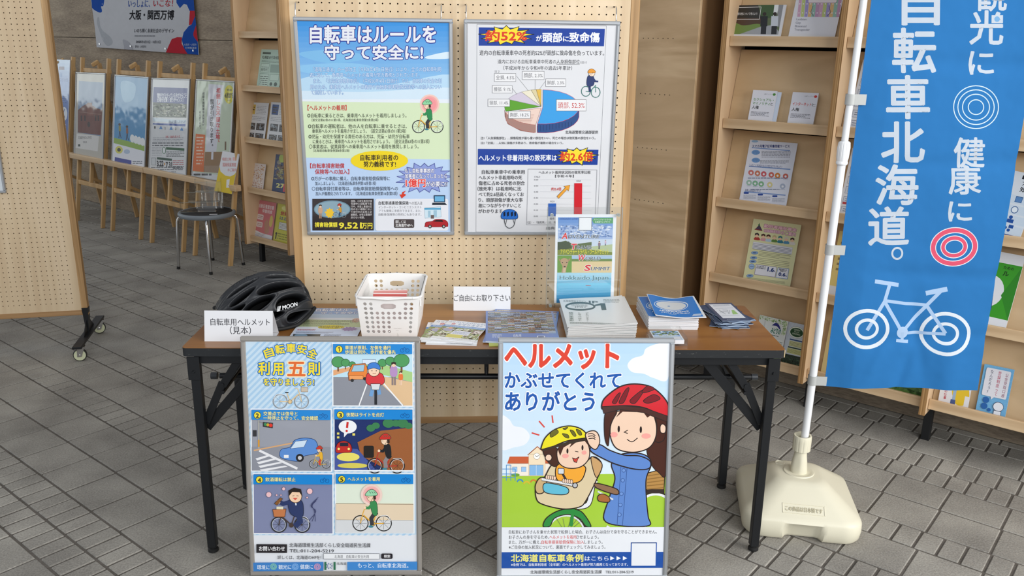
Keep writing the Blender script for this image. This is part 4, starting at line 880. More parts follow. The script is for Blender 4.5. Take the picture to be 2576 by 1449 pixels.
# seat bar and blanket
a.poly([(250, 925), (270, 880), (300, 870), (320, 900), (300, 960), (262, 965)], 'c8ab7c', OL, 6, True); a.poly([(300, 912), (340, 905), (440, 930), (450, 965), (400, 975), (310, 960)], '63b8d0', OL, 5, True); a.line([(290, 880), (480, 915)], 22, OL); a.line([(290, 880), (480, 915)], 14, 'e0e3e6'); a.circ(492, 918, 15, 'b9bcc0', stroke=OL, sw=5)
for x0, y0 in ((320, 868), (422, 890)):
    for k in range(5): a.circ(x0+k*12, y0+k*1.5, 8, 'eccbb2', ry=13, stroke=OL, sw=2.5)
# mother's arm and hand
a.poly([(585, 690), (640, 672), (700, 705), (790, 735), (880, 740), (945, 770), (940, 815), (860, 820), (740, 790), (650, 750), (590, 715)], '5f86c8', OL, 7, True)
a.poly([(580, 680), (560, 640), (552, 610), (575, 592), (610, 590), (632, 615), (638, 660), (615, 700)], 'eccbb2', OL, 6, True)
for k in range(3): a.line([(565+k*3, 608+k*14), (592+k*4, 605+k*14), (612, 618+k*12)], 5, OL, True)
# mask at picture bottom, text area
a.rect(20, 1173, 1062, 1330, 'e2e5ea')
for i, L in enumerate(((('自転車にお子さんを乗せた状態で転倒した場合、お子さんは自分で身を守ることができません。', 90, 996, '2c2c33'),), (('お子さんの身を守るため、', 90, 336, '2c2c33'), ('ヘルメットを着用', 338, 502, 'c8322c'), ('させましょう。', 503, 640, '2c2c33')),
    (('また、万が一に備え、', 90, 286, '2c2c33'), ('自転車損害賠償保険に加入', 289, 550, 'c8322c'), ('しましょう。', 552, 664, '2c2c33')), (('※ご自身の加入状況について、裏面でチェックしてみましょう。', 90, 682, '2c2c33'),))):
    for t, x0, x1, c in L: a.text(t, x0, 1190+i*31, x1, 1215+i*31, c, .012)
a.rect(30, 1326, 1055, 1426, '1f4fa0'); a.text('北海道自転車条例', 104, 1338, 546, 1388, 'e9e37a', .03); a.text('はこちら', 556, 1350, 702, 1382, 'eef0f6', .012)
for x in (712, 751, 790): a.poly([(x, 1352), (x+27, 1365), (x, 1378)], 'eef0f6')
a.text('※条例では、自転車利用者（全年齢）のヘルメット着用が努力義務となっております。', 104, 1393, 822, 1414, 'eef0f6', .01)
a.rect(840, 1270, 995, 1415, 'e2e5ea', '1f4fa0', 6)
a.text('北海道環境生活部くらし安全局道民生活課　TEL:011-204-5219', 222, 1438, 858, 1462, '2c2c33', .005)
yd = .128
posterD = framed('framed_poster', 'framed poster of a woman fastening a yellow helmet on a child, leaning on the table', (.2965, -yd-.008, .001), (-math.atan2(yd-.012, .74), 0, 0), .522, .751, a, m_alu, .0145, .014)

# ============================================================ HOOKS of the hanging posters
for x, y, s in ((-.628, .575, 'left corner of the left'), (-.155, .59, 'right corner of the left'), (-.073, .593, 'left corner of the right'), (.425, .61, 'right corner of the right')):
    P = Vector((x, y, 0)); r = thing('peg_hook', 'small chrome hook in the pegboard holding the top '+s+' poster', 'hook', (x, y, 1.655), (0, 0, 0), 'hooks holding the two hung posters')
    b = MB(); b.tube([(0, .02, .040), (0, -.012, .040), (0, -.024, .034), (0, -.030, .015), (0, -.034, -.006), (0, -.03, -.016), (0, -.022, -.016), (0, -.02, -.008)], .0022, 8); obj('wire', b, m_chrome, r, smooth=50)
    b = MB(); b.tube([(.005, -.03, -.012), (-.004, -.03, -.017)], .004, 8); obj('ferrule', b, m_chrome, r)

# ============================================================ THINGS ON THE TABLE
TZ = .7002
def flat(name, label, cat, px, z, th, art=None, pm=None, body=None, group=None, lift=0, parent_rot=None):
    """sheet or booklet lying flat, top face at height z; px: far-left, far-right, near-right, near-left"""
    m, Wm, Hm = quad_pose(px, (0, 0, z), (0, 0, 1))
    root = thing(name, label, cat, group=group); root.location = m.translation; root.rotation_euler = m.to_euler()
    obj('pages', pagemesh(Wm, Hm, th), body or m_paper, root)
    if art:
        A = art(Wm, Hm); me = A.mesh('cover_print', lambda u, v, z_: Vector((u, v, z_+.0001)), pm or PR_G); link('cover_print', me, root)
    return root, Wm, Hm
# tent cards
def tent(label, xc, y0, w, h, back, art, yaw=0.0, lean=.06):
    root = thing('tent_card', label, 'sign', (xc, y0, TZ), (0, 0, yaw))
    ly = lean
    b = MB(); n = .0004
    b.prism([(0, 0), (ly, h), (ly+n, h), (n, 0)], -w/2, w/2, lambda p, q, r_: Vector((r_, p, q))); obj('front_leaf', b, m_paper, root)
    b = MB(); b.prism([(ly, h), (ly+back, .0003), (ly+back+n, .0003), (ly+n, h)], -w/2, w/2, lambda p, q, r_: Vector((r_, p, q))); obj('rear_leaf', b, m_paper, root)
    b = MB(); b.box((0, (ly+back)/2, .0006), (w-.002, ly+back-.004, .0004)); obj('base_flap', b, m_paper, root)
    L = math.hypot(ly, h); A = art(w, L); s_, c_ = ly/L, h/L
    me = A.mesh('lettering', lambda u, v, z_: Vector((u-w/2, v*s_-z_*c_-.0003, v*c_+z_*s_)), PR_M); link('lettering', me, root); return root
def art1(w, L):
    A = Art(w, L, [(517, 785), (689, 784), (686, 857), (514, 856)]); A.text('自転車用ヘルメット', 531, 802, 680, 820, '3a3a40', .006); A.text('（見本）', 578, 821, 631, 840, '3a3a40', .006); return A
tent('white tent card at the left end of the table in front of the black helmet', -.747, .056, .205, .0905, .055, art1, lean=.022)
def art2(w, L):
    A = Art(w, L, [(1140, 724), (1285, 726), (1284, 781), (1140, 781)]); A.text('ご自由にお取り下さい', 1141, 743, 1284, 760, '3a3a40', .006); return A
tent('white tent card at the back of the table between the basket and the acrylic stand', -.0165, .372, .193, .080, .04, art2, lean=.018)

# helmet
hm = thing('bicycle_helmet', 'black vented bicycle helmet behind the tent card at the left end of the table', 'helmet', (-.716, .235, TZ+.0215), (R(4), R(6), R(31)))
def hel(u, v, d=0.0):
    """u 0..1 nose to tail, v -1..1 side to side"""
    x = -.150+.300*u; e = max(0.0, 1-(abs((u-.52)/.52)**2.6)); hw = .106*(e**.5)
    t_ = (.60-u)/.62 if u < .60 else (u-.60)/.42; top = .148*max(0, 1-t_**(2.1 if u < .60 else 2.9))**.66
    th = v*math.pi/2*1.05; y = hw*math.sin(th); rim = .030-.022*math.sin(math.pi*min(1, u*1.05))+(.02*(u-.75)/.25 if u > .75 else 0)
    P = Vector((x, y, top*max(-.12, math.cos(th))*.97+rim*abs(v)**3))
    n = Vector(((2*u-1)*.75, math.sin(th), math.cos(th)+.05)).normalized(); return P+n*d
VENT = []
for sg in (-1, 1): VENT += [(.25, .13*sg, .15, .060, .05*sg), (.70, .13*sg, .22, .055, .02*sg), (.22, .37*sg, .12, .070, .14*sg), (.60, .36*sg, .24, .070, .10*sg), (.36, .60*sg, .15, .085, .16*sg), (.70, .60*sg, .17, .085, .12*sg), (.50, .80*sg, .10, .045, .05*sg), (.76, .86*sg, .12, .06, .02*sg), (.92, .33*sg, .05, .07, 0), (.14, .62*sg, .08, .07, .12*sg)]
def vent(u, v):
    m = 9
    for cu, cv, ru, rv, sh in VENT:
        du = u-cu; dv = v-cv+sh*du/ru*.55; w = rv*(1-.35*du/ru); q = (abs(du/ru))**2.4+(abs(dv/max(w, .01)))**2; m = min(m, q)
    return m
HC = []; b = MB(); NU, NVV = 230, 230; vs = []; fs = []; mi = []
for i in range(NU+1):
    for j in range(NVV+1):
        u = .008+.984*i/NU; v = -1+2*j/NVV; q = vent(u, v); k = min(1, max(0, (q-.60)/.65)); k = k*k*(3-2*k)
        HC.append(k); vs.append(hel(u, v, -.030+.032*k+.0035*math.exp(-((q-1.45)/.35)**2)-.002*math.exp(-((q-3.0)/.6)**2)))
for i in range(NU):
    for j in range(NVV):
        o_ = i*(NVV+1)+j; fs.append((o_, o_+NVV+1, o_+NVV+2, o_+1)); mi.append(1 if vent(.008+.984*(i+.5)/NU, -1+2*(j+.5)/NVV) < .74 else 0)
b.v = [tuple(p) for p in vs]; b.f = fs; b.m = mi
plain('helmet_foam', '040404', .95); b.m = [0]*len(b.f)
o = obj('shell', b, printmat('helmet_shell', .42, .5), hm, recalc=False, smooth=180); md = o.modifiers.new('smooth', 'SMOOTH'); md.factor = .5; md.iterations = 4
hn = MATS['helmet_shell'].node_tree; hs_ = hn.nodes.new('ShaderNodeMath'); hs_.operation = 'MULTIPLY'; hs_.inputs[1].default_value = 24; sx_ = hn.nodes.new('ShaderNodeSeparateColor')
hn.links.new(hn.nodes['Attribute'].outputs['Color'], sx_.inputs[0]); hn.links.new(sx_.outputs[0], hs_.inputs[0]); hn.links.new(hs_.outputs[0], hn.nodes['Principled BSDF'].inputs['Specular IOR Level'])
at = o.data.color_attributes.new('Col', 'FLOAT_COLOR', 'POINT'); at.data.foreach_set('color', [x for k in HC for x in (.0012+.0185*k**2, .0012+.020*k**2, .0012+.0235*k**2, 1)])  # vent hollows fade to black in vertex colour, painting in their deep shade
b = MB(); vs = []; fs = []
for i in range(31):
    for j in range(31): vs.append(hel(.02+.96*i/30, -1+2*j/30, -.038))
for i in range(30):
    for j in range(30): a0 = i*31+j; fs.append((a0, a0+31, a0+32, a0+1))
b.add(vs, fs); obj('foam_liner', b, MATS['helmet_foam'], hm, recalc=False, smooth=60)
b = MB(); b.tube([hel(.02+.96*k/24, -1, .004)+Vector((0, 0, -.002)) for k in range(25)], .006, 8); b.tube([hel(.02+.96*k/24, 1, .004)+Vector((0, 0, -.002)) for k in range(25)], .006, 8); tag(obj('rim_trim', b, m_rub, hm, smooth=50), kind='stuff')
b = MB(); P0 = hel(.44, -.90, .004); b.tube([P0+Vector((0, .002, 0)), P0+Vector((0, -.004, 0))], [.019, .017], 24); obj('badge', b, m_black, hm, smooth=40)
b = MB(); b.tube([P0+Vector((0, -.004, 0)), P0+Vector((0, -.0055, 0))], [.013, .011], 20); obj('badge_face', b, plain('badge_face', '6a5f66', .15, .6), hm, smooth=40)
V, F = glyphs('MOON', 0)
V = V+[(x+.05, y) for x, y in V]; F = F+[tuple(i+len(V)//2 for i in f) for f in F]
def onh(x, y):
    u = .575+x*.052; v = -.735+y*.085+x*.012; return hel(u, v, .0065)
b = MB(); b.add([onh(x, y) for x, y in V], F)
for k in range(3): b.add([onh(-1.05+k*.24, -.05), onh(-.92+k*.24, -.05), onh(-.70+k*.24, .75), onh(-.84+k*.24, .75)], [(0, 1, 2, 3)])
obj('lettering', b, plain('reflective_white', 'eef2f4', .4), hm, recalc=False)
b = MB(); b.tube([hel(.93, -.6, -.01)+Vector((.0, 0, -.03)), hel(.97, -.1, -.01)+Vector((.004, 0, -.06)), hel(.93, .6, -.01)+Vector((0, 0, -.03))], .008, 10); obj('rear_cradle', b, m_rub, hm, smooth=50)

# flyers like poster A
FA = [(772, 776), (914, 779), (914, 852), (736, 852)]
def art_fly(w, h):
    A = Art(w, h, FA, 'e3e6ee'); A.poly([(770, 775), (915, 778), (914, 797), (760, 796)], '8fb0dc'); A.poly([(766, 790), (915, 792), (914, 800), (758, 799)], 'b9cfe6'); A.text('自転車はルールを', 786, 777, 912, 784, 'eef0f6', .02, .08, '4a5fa8'); A.text('守って安全に!', 800, 785, 896, 791, 'eef0f6', .02, .08, '4a5fa8')
    A.poly([(762, 803), (914, 806), (914, 823), (752, 822)], 'c3cfa2'); A.lines(764, 805, 882, 821, 6, '6a7258'); A.circ(892, 806, 10, 'd8a89c', ry=5); bike(A, 890, 813, 4, 'b8963a'); A.circ(838, 823, 34, 'e6d23a', ry=5); A.text('自転車利用者の努力義務です!', 808, 819, 868, 827, '3a3020', .01)
    A.poly([(750, 829), (914, 830), (914, 852), (737, 852)], 'cdd8ee'); A.lines(752, 828, 800, 833, 2, 'b8483c'); A.lines(750, 835, 850, 840, 3, '5a6070'); A.burst(886, 828, 22, 6, 12, '9a7ab0'); A.rect(744, 842, 818, 851, '4a4a48'); A.circ(766, 846, 18, '7f9ab0', ry=4); A.lines(828, 842, 872, 850, 4, '5a6070'); return A
for k in range(4):
    dx = (0, 1.5, -1, 2)[k]; flat('flyer', ['bottom flyer of the thin blue stack left of the white basket', 'second flyer from the bottom of the blue stack left of the basket', 'flyer just under the top one of the blue stack left of the basket', 'top flyer of the blue stack left of the white basket'][k], 'flyer', [(x+dx, y-.6*k) for x, y in FA], TZ+.0008*(k+1), .0007, art_fly if k == 3 else None, PR_G, group='blue flyers left of the basket')

# white basket with its contents
bk = thing('storage_basket', 'white plastic basket with round holes standing open on the table', 'basket', (-.2975, .2, TZ))
bw0, bw1, bd0, bd1, bh = .168, .192, .235, .262, .136     # bottom/top width and depth
yf = .093-.2
def bpt(side, u, v):
    """side f,b,l,r ; u 0..1 along, v 0..1 up -> outer surface point (basket frame)"""
    w = bw0+(bw1-bw0)*v; d = bd0+(bd1-bd0)*v; y0 = yf-(bd1-bd0)/2*v; y1 = y0+d; x0, x1 = -w/2, w/2
    return {'f': Vector((x0+w*u, y0, bh*v)), 'b': Vector((x1-w*u, y1, bh*v)), 'l': Vector((x0, y1-d*u, bh*v)), 'r': Vector((x1, y0+d*u, bh*v))}[side]
def holed(b, fn, cells, K=16, th=.0022):
    nn = (fn(1, 0)-fn(0, 0)).cross(fn(0, 1)-fn(0, 0)).normalized(); inn = lambda p: p-nn*th
    for (u0, v0, u1, v1, hole) in cells:
        cs = [fn(u1, v1), fn(u0, v1), fn(u0, v0), fn(u1, v0)]
        if not hole:
            b.add(cs, [(0, 1, 2, 3)]); b.add([inn(p) for p in cs], [(3, 2, 1, 0)]); continue
        cu, cv, hu, hv = (u0+u1)/2, (v0+v1)/2, (u1-u0)/2, (v1-v0)/2; rr = []; oo = []
        for k in range(K):
            an = 2*math.pi*(k+.5)/K; c_, s_ = math.cos(an), math.sin(an); m_ = max(abs(c_), abs(s_)); oo.append(fn(cu+hu*c_/m_, cv+hv*s_/m_)); x, y = hole(c_, s_); rr.append(fn(cu+x, cv+y))
        R1 = [(k, (k+1) % K, K+(k+1) % K, K+k) for k in range(K)]
        b.add(oo+rr, R1); b.add([inn(p) for p in oo+rr], [f[::-1] for f in R1])
        b.add(rr+[inn(p) for p in rr], R1)
        for c_, (i, j) in zip(cs, ((1, 2), (5, 6), (9, 10), (13, 14))): b.add([oo[i], c_, oo[j]], [(0, 1, 2)]); b.add([inn(oo[i]), inn(c_), inn(oo[j])], [(2, 1, 0)])
def wall_cells(nx, ny, present, mu, mv0, mv1, rad, ww, hh, handle=None):
    cells = [(0, 0, mu, 1, None), (1-mu, 0, 1, 1, None), (mu, 0, 1-mu, mv0, None), (mu, mv1, 1-mu, 1, None)]; du = (1-2*mu)/nx; dv = (mv1-mv0)/ny
    for i in range(nx):
        for j in range(ny):
            u0, v0 = mu+i*du, mv0+j*dv
            if handle and handle[0] <= i < handle[1] and handle[2] <= j < handle[3]: continue
            cells.append((u0, v0, u0+du, v0+dv, (lambda c_, s_: (rad/ww*c_, rad/hh*s_)) if present(i, j) else None))
    if handle:
        i0, i1, j0, j1 = handle; hw = (i1-i0)*du*ww/2-.002; hr = .0088
        def hs(c_, s_):
            # stadium outline
            L = hw-hr; t = 1e9
            if abs(s_) > 1e-6:
                q = hr/abs(s_)
                if abs(q*c_) <= L: return (q*c_/ww, q*s_/hh)
            sx = 1 if c_ > 0 else -1; B = -sx*L*c_; Cc = L*L-hr*hr; q = -B+math.sqrt(max(0, B*B-Cc)); return (q*c_/ww, q*s_/hh)
        cells.append((mu+i0*du, mv0+j0*dv, mu+i1*du, mv0+j1*dv, hs))
    return cells
def pres(i, j):   # j from the bottom
    if j >= 5: return i in (0, 1, 7, 8)
    if j < 3 and 5 <= i <= 7: return False
    return True
for sd, pf in (('f', pres), ('b', lambda i, j: not (j >= 5 and 2 <= i <= 6))):
    b = MB(); holed(b, lambda u, v, s=sd: bpt(s, u, v), wall_cells(9, 7, pf, .08, .10, .88, .0052, (bw0+bw1)/2, bh, (3, 6, 5, 7)))
    obj('end_wall', b, m_white, bk, recalc=False)
for sd in 'lr':
    b = MB(); cells = [(0, 0, .06, 1, None), (.94, 0, 1, 1, None), (.06, 0, .94, .08, None), (.06, .84, .94, 1, None)]; n1, n2 = 26, 5
    for i in range(n1):
        for j in range(n2):
            u0, v0 = .06+.88*i/n1, .08+.76*j/n2; cells.append((u0, v0, u0+.88/n1, v0+.76/n2, (lambda c_, s_: ((.0016*c_+.0035*s_)/.25, .0085*s_/bh))))
    holed(b, lambda u, v, s=sd: bpt(s, u, v), cells); obj('side_wall', b, m_white, bk, recalc=False)
b = MB(); b.box((0, yf+bd0/2, .002), (bw0, bd0, .004), None, .001); obj('bottom', b, m_white, bk)
b = MB(); y0 = yf-(bd1-bd0)/2; y1 = y0+bd1; x1 = bw1/2; rr = .022; P = []
for cx, cy, a0 in ((x1-rr, y0+rr, -90), (x1-rr, y1-rr, 0), (-x1+rr, y1-rr, 90), (-x1+rr, y0+rr, 180)):
    for k in range(7):
        an = R(a0+15*k); P.append((cx+(rr+.003)*math.cos(an), cy+(rr+.003)*math.sin(an)))
dens = []
for i in range(len(P)):
    p, q = P[i], P[(i+1) % len(P)]; m_ = max(1, int(math.dist(p, q)/.012))
    for k in range(m_): dens.append((p[0]+(q[0]-p[0])*k/m_, p[1]+(q[1]-p[1])*k/m_))
ring = [Vector((x, y, bh-.003-.004*max(0, 1-abs(x)/.05)*(1 if y < 0 else -.6))) for x, y in dens]
b.tube(ring+[ring[0]], .0042, 8, cap=False); obj('rim', b, m_white, bk, smooth=60)
b = MB(); b.box((.0, yf-.0015+.001, .0205), (.004, .001, .004)); obj('clip', b, m_white, bk)
for sx in (-1, 1):
    b = MB(); b.box((sx*(bw1/2+.001), yf+.003, bh-.018), (.004, .012, .03), None, .001); obj('clip', b, m_white, bk)
a = Art(.045, .05, [(0, 0), (45, 0), (45, 50), (0, 50)]); a.text('STACK BASKET', 12, 14, 40, 18, 'bcb8b2'); a.text('2024', 20, 23, 30, 26, 'bcb8b2'); a.line([(24, 34), (26, 40), (24, 48), (30, 48), (29, 42), (26, 40)], .6, 'bcb8b2')
me = a.mesh('embossed_label', lambda u, v, z_: bpt('f', .52+u/.2, .02+v/.155)+Vector((0, -.0006-z_, 0)), PR_M); link('embossed_label', me, bk)
for k in range(7):
    yy = .118+.006*k; r_ = thing('safety_leaflet', ['foremost', 'second foremost', 'third foremost', 'middle', 'third rearmost', 'second rearmost', 'rearmost'][k]+' red and white leaflet standing in the white basket', 'leaflet', (-.30, yy+.01, TZ+.0045), (R(-14), 0, R(.6*k)), 'leaflets in the basket')
    b = MB(); b.box((0, 0, .0625-.002*(k % 3)), (.105, .004, .123), None, .0004); obj('pages', b, plain('leaflet_pink' if k % 2 else 'leaflet_white', 'd59a92' if k % 2 else 'e6d8d4', .6), r_)
    b = MB(); b.box((0, -.0022, .112-.002*(k % 3)), (.104, .0005, .018)); obj('title_band', b, plain('leaflet_red', 'c4514c', .5), r_)
b = MB()

# leaflets 'cool cycling' in front of the basket's right
def art_kakko(px):
    def f(w, h):
        A = Art(w, h, px, 'e6e7ec'); (x0, y0), (x1, y1), (x2, y2), (x3, y3) = px
        H = homography([(0, 0), (1, 0), (1, 1), (0, 1)], px)
        B = Art(w, h, [(0, 0), (100, 0), (100, 100), (0, 100)], 'e8e9ee')
        B.text('カッコいいだけじゃない', 4, 2, 96, 13, '5a7fa8', .01); B.text('命', 14, 13, 24, 24, 'cf3a34', .02); B.text('を守ります!!', 30, 13, 88, 24, '5a7fa8', .01)
        B.rect(0, 26, 100, 36, '5a8cc8'); B.lines(4, 28, 94, 34, 2, 'dfe8f4'); B.rect(0, 36, 100, 88, '8a9a58'); B.blots(0, 36, 100, 88, 420, ['6f8a3c', '9aae5a', 'c2c888', '5a6440', 'b8b0a0', 'd8d6c0', '7c6a54', 'e2e4d8'], 5, .07)
        B.circ(20, 50, 12, 'a9a8c0', ry=9); B.circ(22, 42, 5, 'd8a890'); B.poly([(36, 52), (76, 52), (76, 72), (34, 72)], 'e8e9f0'); B.lines(38, 55, 74, 69, 4, '7f92b8'); B.rect(30, 72, 66, 88, 'd8cf6a'); B.mosaic(78, 40, 100, 60, 5, 4, ['8a7468', 'b8a49a', 'e0d8d4'], 2); B.rect(0, 88, 100, 100, 'eceded'); B.lines(40, 91, 92, 94, 1, '7a7c88'); return B
    return f
KK = [[(1079, 826), (1206, 830), (1202, 869), (1079, 866)], [(1074, 812), (1210, 812), (1200, 864), (1062, 858)], [(1088, 804), (1208, 812), (1203, 866), (1063, 855)], [(1115, 803), (1219, 814), (1204, 862), (1098, 852)]]
KL = ['lowest of the green cycling leaflets fanned right of the basket', 'second lowest green cycling leaflet fanned right of the basket', 'green cycling leaflet under the top one, right of the basket', 'top green and white cycling leaflet of the fan right of the basket']
for k, px in enumerate(KK): flat('cycling_leaflet', KL[k], 'leaflet', px, TZ+.0022*(k+1), .002, art_kakko(px), PR_G, group='green cycling leaflets')

# blue photo-mosaic leaflets
BR_ = ['7d6a58', 'a39686', '5c6a86', '8a9ab8', 'b9c4d6', '4a4a4c', '6f7c5a', 'c2b49a', '8c5f4a', '94a8c4', '5a5048', '8b8378']
def art_mos(w, h):
    A = Art(w, h, [(0, 0), (100, 0), (100, 100), (0, 100)], '6d86c2'); A.mosaic(3, 3, 97, 76, 10, 22, BR_, 9); A.mosaic(3, 5, 97, 74, 40, 24, ['6b5f55', '97897a', '7788a4', 'aeb8c8', '54504c'], 3, .55)
    A.lines(9, 80, 22, 90, 3, 'd8dff0'); A.text('自転車', 38, 79, 49, 88, 'e6ebf6', .01); bike(A, 43, 95, 3.0, 'dfe6f4', 'dfe6f4', rim='8fa2cc'); A.rect(70, 84, 81, 92, 'd8dcea'); A.rect(71.5, 85.5, 79.5, 90.5, '5a6a94'); A.lines(68, 95, 80, 97, 1, 'd8dff0'); return A
MS = [[(1226, 785), (1398, 785), (1400, 868), (1228, 870)], [(1240, 775), (1396, 785), (1404, 866), (1222, 862)], [(1227, 782), (1397, 783), (1402, 858), (1216, 858)]]
MSL = ['yellow-green edged leaflet at the bottom of the blue photo-mosaic pile', 'middle blue photo-mosaic leaflet, its corner showing at the back', 'top blue leaflet with a mosaic of tiny landscape photos, behind the right poster']
for k, px in enumerate(MS): flat('photo_leaflet', MSL[k], 'leaflet', px, TZ+.003*(k+1), .0026, art_mos if k else None, PR_G, body=plain('leaflet_lime' if k == 0 else 'leaflet_blue%d' % k, 'c6cf6a' if k == 0 else 'c9d2e6', .5), group='blue photo-mosaic leaflets')

# stack of magazines
def curved(name, label, cat, x, y, z, Wm, Hm, yaw, th, art, pm, g, group, body=None, n=8, me_edge=.012):
    root = thing(name, label, cat, (x, y, z), (0, 0, yaw), group)
    b = MB(); vs = []
    for t_ in (0, -th):
        for i in range(n+1):
            for j in range(n+1): u, v = Wm*i/n, Hm*j/n; vs.append((u, v, g(u/Wm, v/Hm)+t_))
    N = n+1; fs = []
    for i in range(n):
        for j in range(n): q = i*N+j; fs.append((q, q+N, q+N+1, q+1)); fs.append((q+N*N, q+1+N*N, q+N+1+N*N, q+N+N*N))
    for i in range(n):
        for q, r_ in ((i*N, (i+1)*N), (i*N+n, (i+1)*N+n), (i, i+1), (n*N+i, n*N+i+1)): fs.append((q, r_, r_+N*N, q+N*N))
    b.add(vs, fs); obj('pages', b, body or m_paper, root, smooth=30)
    if art: Art.EPS = 5e-5; A = art(Wm, Hm); Art.EPS = 1.2e-5; link('cover_print', A.mesh('cover_print', lambda u, v, z_: Vector((u, v, g(u/Wm, v/Hm)+z_+.0005)), pm, .006), root)
    return root
MG = [(1411.8, 742), (1567, 728.6), (1603, 808), (1427, 823)]
def art_mag(w, h):
    A = Art(w, h, [(718, 752), (1242, 707), (1345, 965), (765, 1015)], 'e0e2e2'); A.ring(888, 820, 118, 18, '2f3a34', ry=34, rot=-.03); A.poly([(1010, 800), (1060, 782), (1098, 780), (1105, 846), (1065, 850), (1058, 802), (1012, 812)], '33413a'); A.text('JP', 950, 758, 1040, 790, '3d4440', .03); A.text('北海道発信マガジン', 750, 760, 940, 780, '7a807c', .01); A.lines(1085, 740, 1220, 775, 3, '868b88')
    A.text('HOKKAIDO', 818, 800, 948, 812, '6a706c', .01); A.text('MAGAZINE', 818, 812, 948, 822, '6a706c', .01); A.text('JP01', 838, 822, 930, 834, '4a504c', .01)
    A.vtext('旅の未来形', 806, 878, 968, 40, '5f6a64', .01); A.vtext('トラベルと', 876, 880, 965, 34, '5f6a64', .01); A.vtext('アドベンチャー', 940, 880, 970, 30, '5f6a64', .01); A.lines(790, 975, 1180, 992, 2, '8a8f8c'); return A
MAGP = plain('magazine_paper', 'd6d7d6', .6)
n_m = 14
ORD = ['lowest', 'second lowest', 'third from the bottom', 'fourth from the bottom', 'fifth from the bottom', 'sixth from the bottom', 'seventh from the bottom', 'eighth from the bottom', 'ninth from the bottom', 'tenth from the bottom', 'eleventh from the bottom', 'twelfth from the bottom', 'thirteenth from the bottom', 'fourteenth from the bottom', 'fifteenth from the bottom', 'sixteenth from the bottom']
for k in range(n_m):
    top = k == n_m-1; f = (k+1)/n_m; j = rd.uniform
    gg = (lambda u, v: .017*u*u+.003*math.sin(u*5)) if top else (lambda u, v, f=f: .016*f*u)
    curved('magazine', 'top white magazine of the tall stack in front of the acrylic stand' if top else 'white magazine, '+ORD[k]+' in the stack in front of the acrylic stand', 'magazine',
           .247+(0 if top else j(-.0015, .0015)+.004*f), .083+(-.004 if top else j(-.0015, .0015)), TZ+.0031*(k+1)+(.0006 if top else 0), .212, .287, R(.6 if top else j(-.4, .4)), .0026, art_mag if top else None, PR_G, gg, 'stack of white magazines', MAGP, 24 if top else 6)
# stack of cycle tourism brochures
CT = [(1612, 735), (1720, 744), (1769, 793), (1655, 798)]
def art_ct(w, h):
    A = Art(w, h, [(180, 850), (665, 900), (912, 1130), (370, 1112)], 'e4e7ea'); A.poly([(190, 856), (655, 903), (880, 1122), (400, 1112), (355, 1098)], '1f7fd2'); A.ring(482, 975, 178, 7, 'e6eef6', ry=58, rot=.1); A.circ(484, 975, 160, 'd8dee2', ry=50, rot=.1); A.circ(470, 978, 14, '3f7fc0', ry=5)
    A.text('HOKKAIDO', 398, 1034, 700, 1058, 'e9eef4', .04); A.text('CYCLE TOURISM', 420, 1060, 720, 1078, 'e9eef4', .02); A.lines(520, 1082, 600, 1090, 1, 'cfe0f0'); A.rect(768, 1088, 850, 1112, 'b9cce4'); return A
n_c = 16
for k in range(n_c):
    top = k == n_c-1; sec = k == n_c-2; f = (k+1)/n_c; j = rd.uniform
    gg = (lambda u, v: .006*math.sin(u*6.0+1.6)*(.4+.6*v)+.004*(1-u)) if top else ((lambda u, v: .004*(1-u)+.002*math.sin(u*5)) if sec else (lambda u, v, f=f: .004*f*(1-u)))
    curved('brochure', 'top blue brochure with a white loop emblem, on the stack right of the magazines' if top else ('second blue brochure from the top, its left side showing under the top one' if sec else 'white-edged brochure, '+ORD[k]+' in the stack right of the magazines'), 'brochure',
           (.533 if top else .516)+(0 if top or sec else j(-.002, .002)), (.160 if top else .181)+(0 if top else j(-.002, .002)), TZ+.0026*(k+1)+(.0078 if top else 0), .160, .222, R(-2.5 if top else j(-.8, .8)), .0022, art_ct if k >= n_c-2 else None, PR_G, gg, 'stack of blue and white brochures', m_paper, 24 if top or sec else 6)
# postcard box
px = [(1641, 832), (1711, 832), (1716, 856), (1640, 856)]
def art_pc(w, h):
    A = Art(w, h, [(0, 0), (100, 0), (100, 100), (0, 100)], 'dfe6ee'); A.rect(4, 4, 96, 58, '8fb4e0'); A.mosaic(4, 4, 96, 58, 14, 8, ['7fa4d8', 'c2d8ee', '5a7c54', '4a5a48', 'a9c4e4', '8aa06a'], 4); A.text('HOKKAIDO', 20, 44, 74, 58, 'eef2f6', .02); A.rect(4, 60, 96, 96, 'b8ccdc'); A.rect(70, 66, 92, 92, 'd8dce2'); return A
r_, Wp, Hp = flat('postcard', 'photo postcard lying in the small clear tray near the table front', 'postcard', px, TZ+.020, .012, art_pc, PR_G)
m, Wp, Hp = quad_pose([(1634, 829), (1716, 829), (1722, 862), (1634, 862)], (0, 0, TZ+.01), (0, 0, 1)); pb = thing('clear_tray', 'small clear acrylic tray holding postcards beside the right poster', 'tray', (m.translation.x, m.translation.y, TZ))
b = MB(); b.box((Wp/2, Hp/2, .001), (Wp, Hp, .002)); obj('tray_base', b, m_acr, pb)
for c_, d_ in (((Wp/2, .001, .012), (Wp, .002, .022)), ((Wp/2, Hp-.001, .012), (Wp, .002, .022)), ((.001, Hp/2, .012), (.002, Hp-.004, .022)), ((Wp-.001, Hp/2, .012), (.002, Hp-.004, .022))):
    b = MB(); b.box(c_, d_, None, .0004); obj('tray_wall', b, m_acr, pb)
